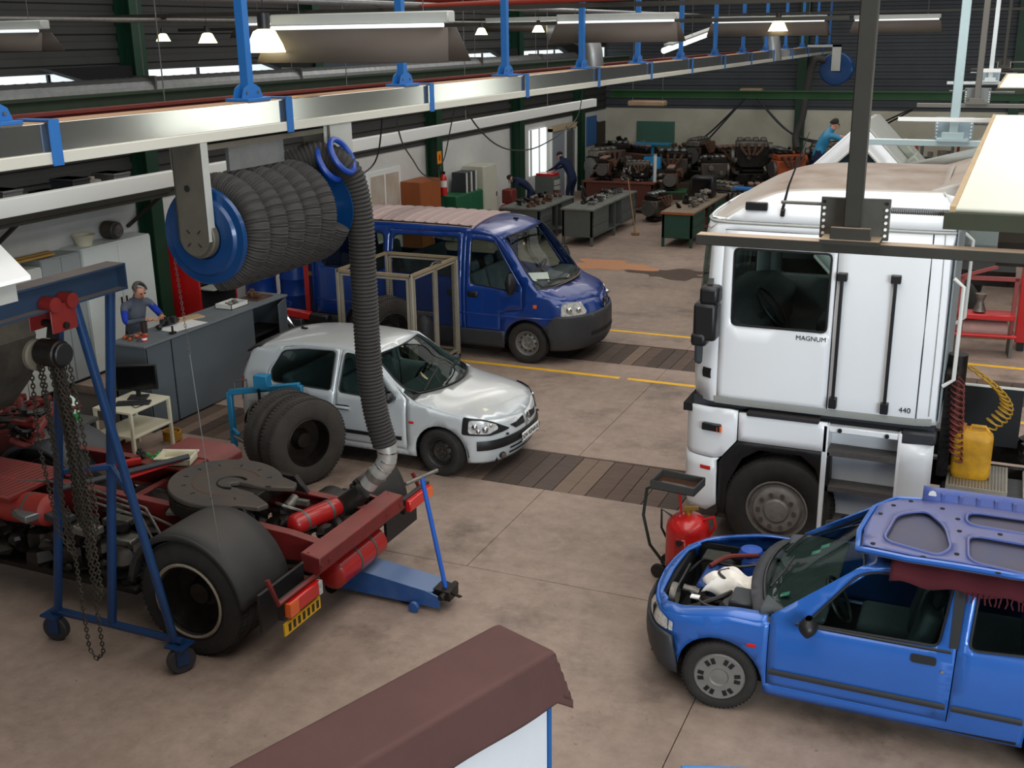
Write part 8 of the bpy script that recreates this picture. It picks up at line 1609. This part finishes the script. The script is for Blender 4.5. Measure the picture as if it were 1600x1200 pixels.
# ================================================================ PEOPLE
def figure(label, loc, rz, J, cols, hairm, name='person', fingers=True):
    """one continuous skinned body; J = joint positions (x forward); cols = (shirt, sleeves, forearm, trousers, skin, shoes)"""
    V = []; Rr = []; E = []; reg = []
    def v(p, r): V.append(Vector(p)); Rr.append(r); return len(V) - 1
    def e(a, b, g): E.append((a, b)); reg.append(g)
    pel = v(J['pelvis'], .135); sp = v((Vector(J['pelvis']) + Vector(J['chest'])) / 2, .125); ch = v(J['chest'], .145); nk = v(J['neck'], .058); hb = v(J['head'], .088); ht = v(J['top'], .072)
    e(pel, sp, 0); e(sp, ch, 0); e(ch, nk, 0); e(nk, hb, 4); e(hb, ht, 4)
    h = Vector(J['head']); t_ = Vector(J['top']); up = (t_ - h).normalized(); fw = Vector(J.get('face', (1, 0, 0))).normalized()
    for s in ('l', 'r'):
        sh = v(J['sh' + s], .068); el = v(J['el' + s], .048); wr = v(J['wr' + s], .032); ha = v(J['ha' + s], .034)
        e(ch, sh, 0); e(sh, el, 1); e(el, wr, 2); e(wr, ha, 4)
        if fingers:
            d = (Vector(J['ha' + s]) - Vector(J['wr' + s])).normalized(); side = d.cross(Vector((0, 0, 1))).normalized()
            for k, (o_, ln) in enumerate(((-.03, .06), (-.01, .075), (.01, .07), (.03, .055))):
                b = v(Vector(J['ha' + s]) + d * .035 + side * o_, .0095); c = v(Vector(J['ha' + s]) + d * (.035 + ln) + side * o_ * 1.2 - Vector((0, 0, .025)), .008); e(ha, b, 4); e(b, c, 4)
            th = v(Vector(J['wr' + s]) + d * .05 + side * (.045 if s == 'r' else -.045), .011); th2 = v(Vector(J['wr' + s]) + d * .095 + side * (.055 if s == 'r' else -.055), .009); e(ha, th, 4); e(th, th2, 4)
        hp = v(J['hp' + s], .095); kn = v(J['kn' + s], .062); an = v(J['an' + s], .042); to = v(J['to' + s], .038)
        e(pel, hp, 3); e(hp, kn, 3); e(kn, an, 3); e(an, to, 5)
    me = bpy.data.meshes.new('body'); me.from_pydata([tuple(p) for p in V], E, []); me.update()
    o = bpy.data.objects.new('body', me); COL.objects.link(o)
    bpy.context.view_layer.objects.active = o
    md = o.modifiers.new('skin', 'SKIN'); md.use_smooth_shade = True
    for i, d in enumerate(me.skin_vertices[0].data): d.radius = (Rr[i], Rr[i]); d.use_root = (i == 0)
    sb = o.modifiers.new('sub', 'SUBSURF'); sb.levels = 1; sb.render_levels = 1
    dg = bpy.context.evaluated_depsgraph_get(); dg.update(); nm = bpy.data.meshes.new_from_object(o.evaluated_get(dg)); bpy.data.objects.remove(o)
    nm.materials.clear()
    for m in cols: nm.materials.append(m)
    def dseg(p, a, b):
        ab = b - a; t = max(0, min(1, (p - a).dot(ab) / max(ab.dot(ab), 1e-9))); return (p - a - ab * t).length
    for p in nm.polygons:
        c = p.center; best = min(range(len(E)), key=lambda i: dseg(c, V[E[i][0]], V[E[i][1]]) / (Rr[E[i][0]] + Rr[E[i][1]])); p.material_index = reg[best]; p.use_smooth = True
    r = thing(name, label, 'person', loc, rz)
    b = bpy.data.objects.new('body', nm); COL.objects.link(b); b.parent = r
    mid = h * .6 + t_ * .4; side = fw.cross(up).normalized()
    mb = MB()
    for i in range(9):
        for j in range(7):
            a = math.pi * (i / 8 - .5) * 1.25 + math.pi; q = j / 6 * 1.45
            dirv = (fw * math.cos(a) + side * math.sin(a)) * math.sin(q + .05) + up * math.cos(q + .05)
            mb.v.append(tuple(mid + Vector(dirv) * .112 + up * .02))
    mb.f = [(i * 7 + j, (i + 1) * 7 + j, (i + 1) * 7 + j + 1, i * 7 + j + 1) for i in range(8) for j in range(6)]; mb.fm = [0] * len(mb.f)
    obj('hair', mb, hairm, r, solid=.02)
    mb = MB(); mb.tube([mid + fw * .085 + up * .01, mid + fw * .115 - up * .03, mid + fw * .09 - up * .04], [.009, .015, .01], 6); obj('nose', mb, skin, r)
    for s_ in (-1, 1):
        mb = MB(); mb.blob(mid + fw * .083 + side * .034 * s_ + up * .012, .012, (1, 1, 1), 8); obj('eye', mb, dark, r)
        mb = MB(); mb.blob(mid + side * .095 * s_ - fw * .005, .026, (.5, .5, 1), 8); obj('ear', mb, skin, r)
    mb = MB(); mb.bar(mid + fw * .088 - side * .025 - up * .062, mid + fw * .088 + side * .025 - up * .062, .008, .01); obj('mouth', mb, mat('lips', (150, 88, 76), .6), r)
    return r
J0 = dict(pelvis=(0, 0, .95), chest=(.02, 0, 1.34), neck=(.03, 0, 1.50), head=(.05, 0, 1.58), top=(.05, 0, 1.68), face=(1, 0, -.1), shl=(.02, .19, 1.42), shr=(.02, -.19, 1.42), ell=(.05, .27, 1.16), elr=(.05, -.27, 1.16), wrl=(.2, .25, .95), wrr=(.2, -.25, .95), hal=(.27, .24, .92), har=(.27, -.24, .92), hpl=(0, .1, .86), hpr=(0, -.1, .86), knl=(.03, .12, .48), knr=(.03, -.12, .48), anl=(0, .12, .09), anr=(0, -.12, .09), tol=(.17, .13, .045), tor=(.17, -.13, .045))
def pose(**k): d = dict(J0); d.update(k); return d
figure('grey-haired man in a grey vest with blue sleeves looking down behind the counter', (-11.22, 11.95, 0), -12,
       pose(chest=(.07, 0, 1.33), neck=(.13, 0, 1.49), head=(.20, 0, 1.56), top=(.22, 0, 1.66), face=(1, .0, -.55), shl=(.08, .20, 1.41), shr=(.08, -.20, 1.41), ell=(.22, .30, 1.19), elr=(.22, -.30, 1.19), wrl=(.44, .16, 1.235), wrr=(.44, -.14, 1.235), hal=(.50, .10, 1.24), har=(.50, -.08, 1.24)),
       [greyvest, royal, greyvest, navy, skin, blackpl], hair)
figure('mechanic in dark navy overalls leaning forward to work under the bright window', (-11.75, 31.2, 0), 165,
       pose(pelvis=(-.1, 0, .95), chest=(.16, 0, 1.30), neck=(.30, 0, 1.42), head=(.38, 0, 1.47), top=(.42, 0, 1.56), face=(1, 0, -.6), shl=(.2, .19, 1.36), shr=(.2, -.19, 1.36), ell=(.42, .22, 1.18), elr=(.42, -.22, 1.18), wrl=(.66, .16, 1.08), wrr=(.66, -.16, 1.08), hal=(.73, .14, 1.06), har=(.73, -.14, 1.06), hpl=(-.1, .1, .86), hpr=(-.1, -.1, .86)),
       [navy, navy, navy, navy, skin, blackpl], hairdark)
figure('mechanic in dark overalls bending down left of the mechanic at the window', (-12.05, 28.6, 0), 200,
       pose(pelvis=(-.15, 0, .88), chest=(.22, 0, 1.10), neck=(.36, 0, 1.14), head=(.44, 0, 1.13), top=(.52, 0, 1.18), face=(.6, 0, -1), shl=(.26, .19, 1.12), shr=(.26, -.19, 1.12), ell=(.36, .24, .86), elr=(.36, -.24, .86), wrl=(.5, .18, .70), wrr=(.5, -.18, .70), hal=(.56, .15, .67), har=(.56, -.15, .67), hpl=(-.12, .1, .82), hpr=(-.12, -.1, .82)),
       [navy, navy, navy, navy, skin, blackpl], hairdark)
climber = figure('man in a bright blue T-shirt and dark trousers climbing on the tilted white cab', (-3.35, 22.7, 1.75), 20,
       pose(pelvis=(0, 0, .85), chest=(.16, 0, 1.22), neck=(.24, 0, 1.36), head=(.30, 0, 1.43), top=(.33, 0, 1.53), shl=(.18, .18, 1.29), shr=(.18, -.18, 1.29), ell=(.42, .2, 1.22), elr=(.42, -.2, 1.2), wrl=(.62, .16, 1.2), wrr=(.62, -.16, 1.18), hal=(.69, .14, 1.2), har=(.69, -.14, 1.2), knl=(.26, .12, .55), anl=(.2, .12, .14), tol=(.36, .12, .09)),
       [tealblue, tealblue, skin, navy, skin, blackpl], hairdark)
figure('person in a royal blue overall standing behind the tilted white cab by the red racks', (-1.55, 26.3, 0), 90, J0, [royal, royal, royal, navy, skin, blackpl], hairdark)
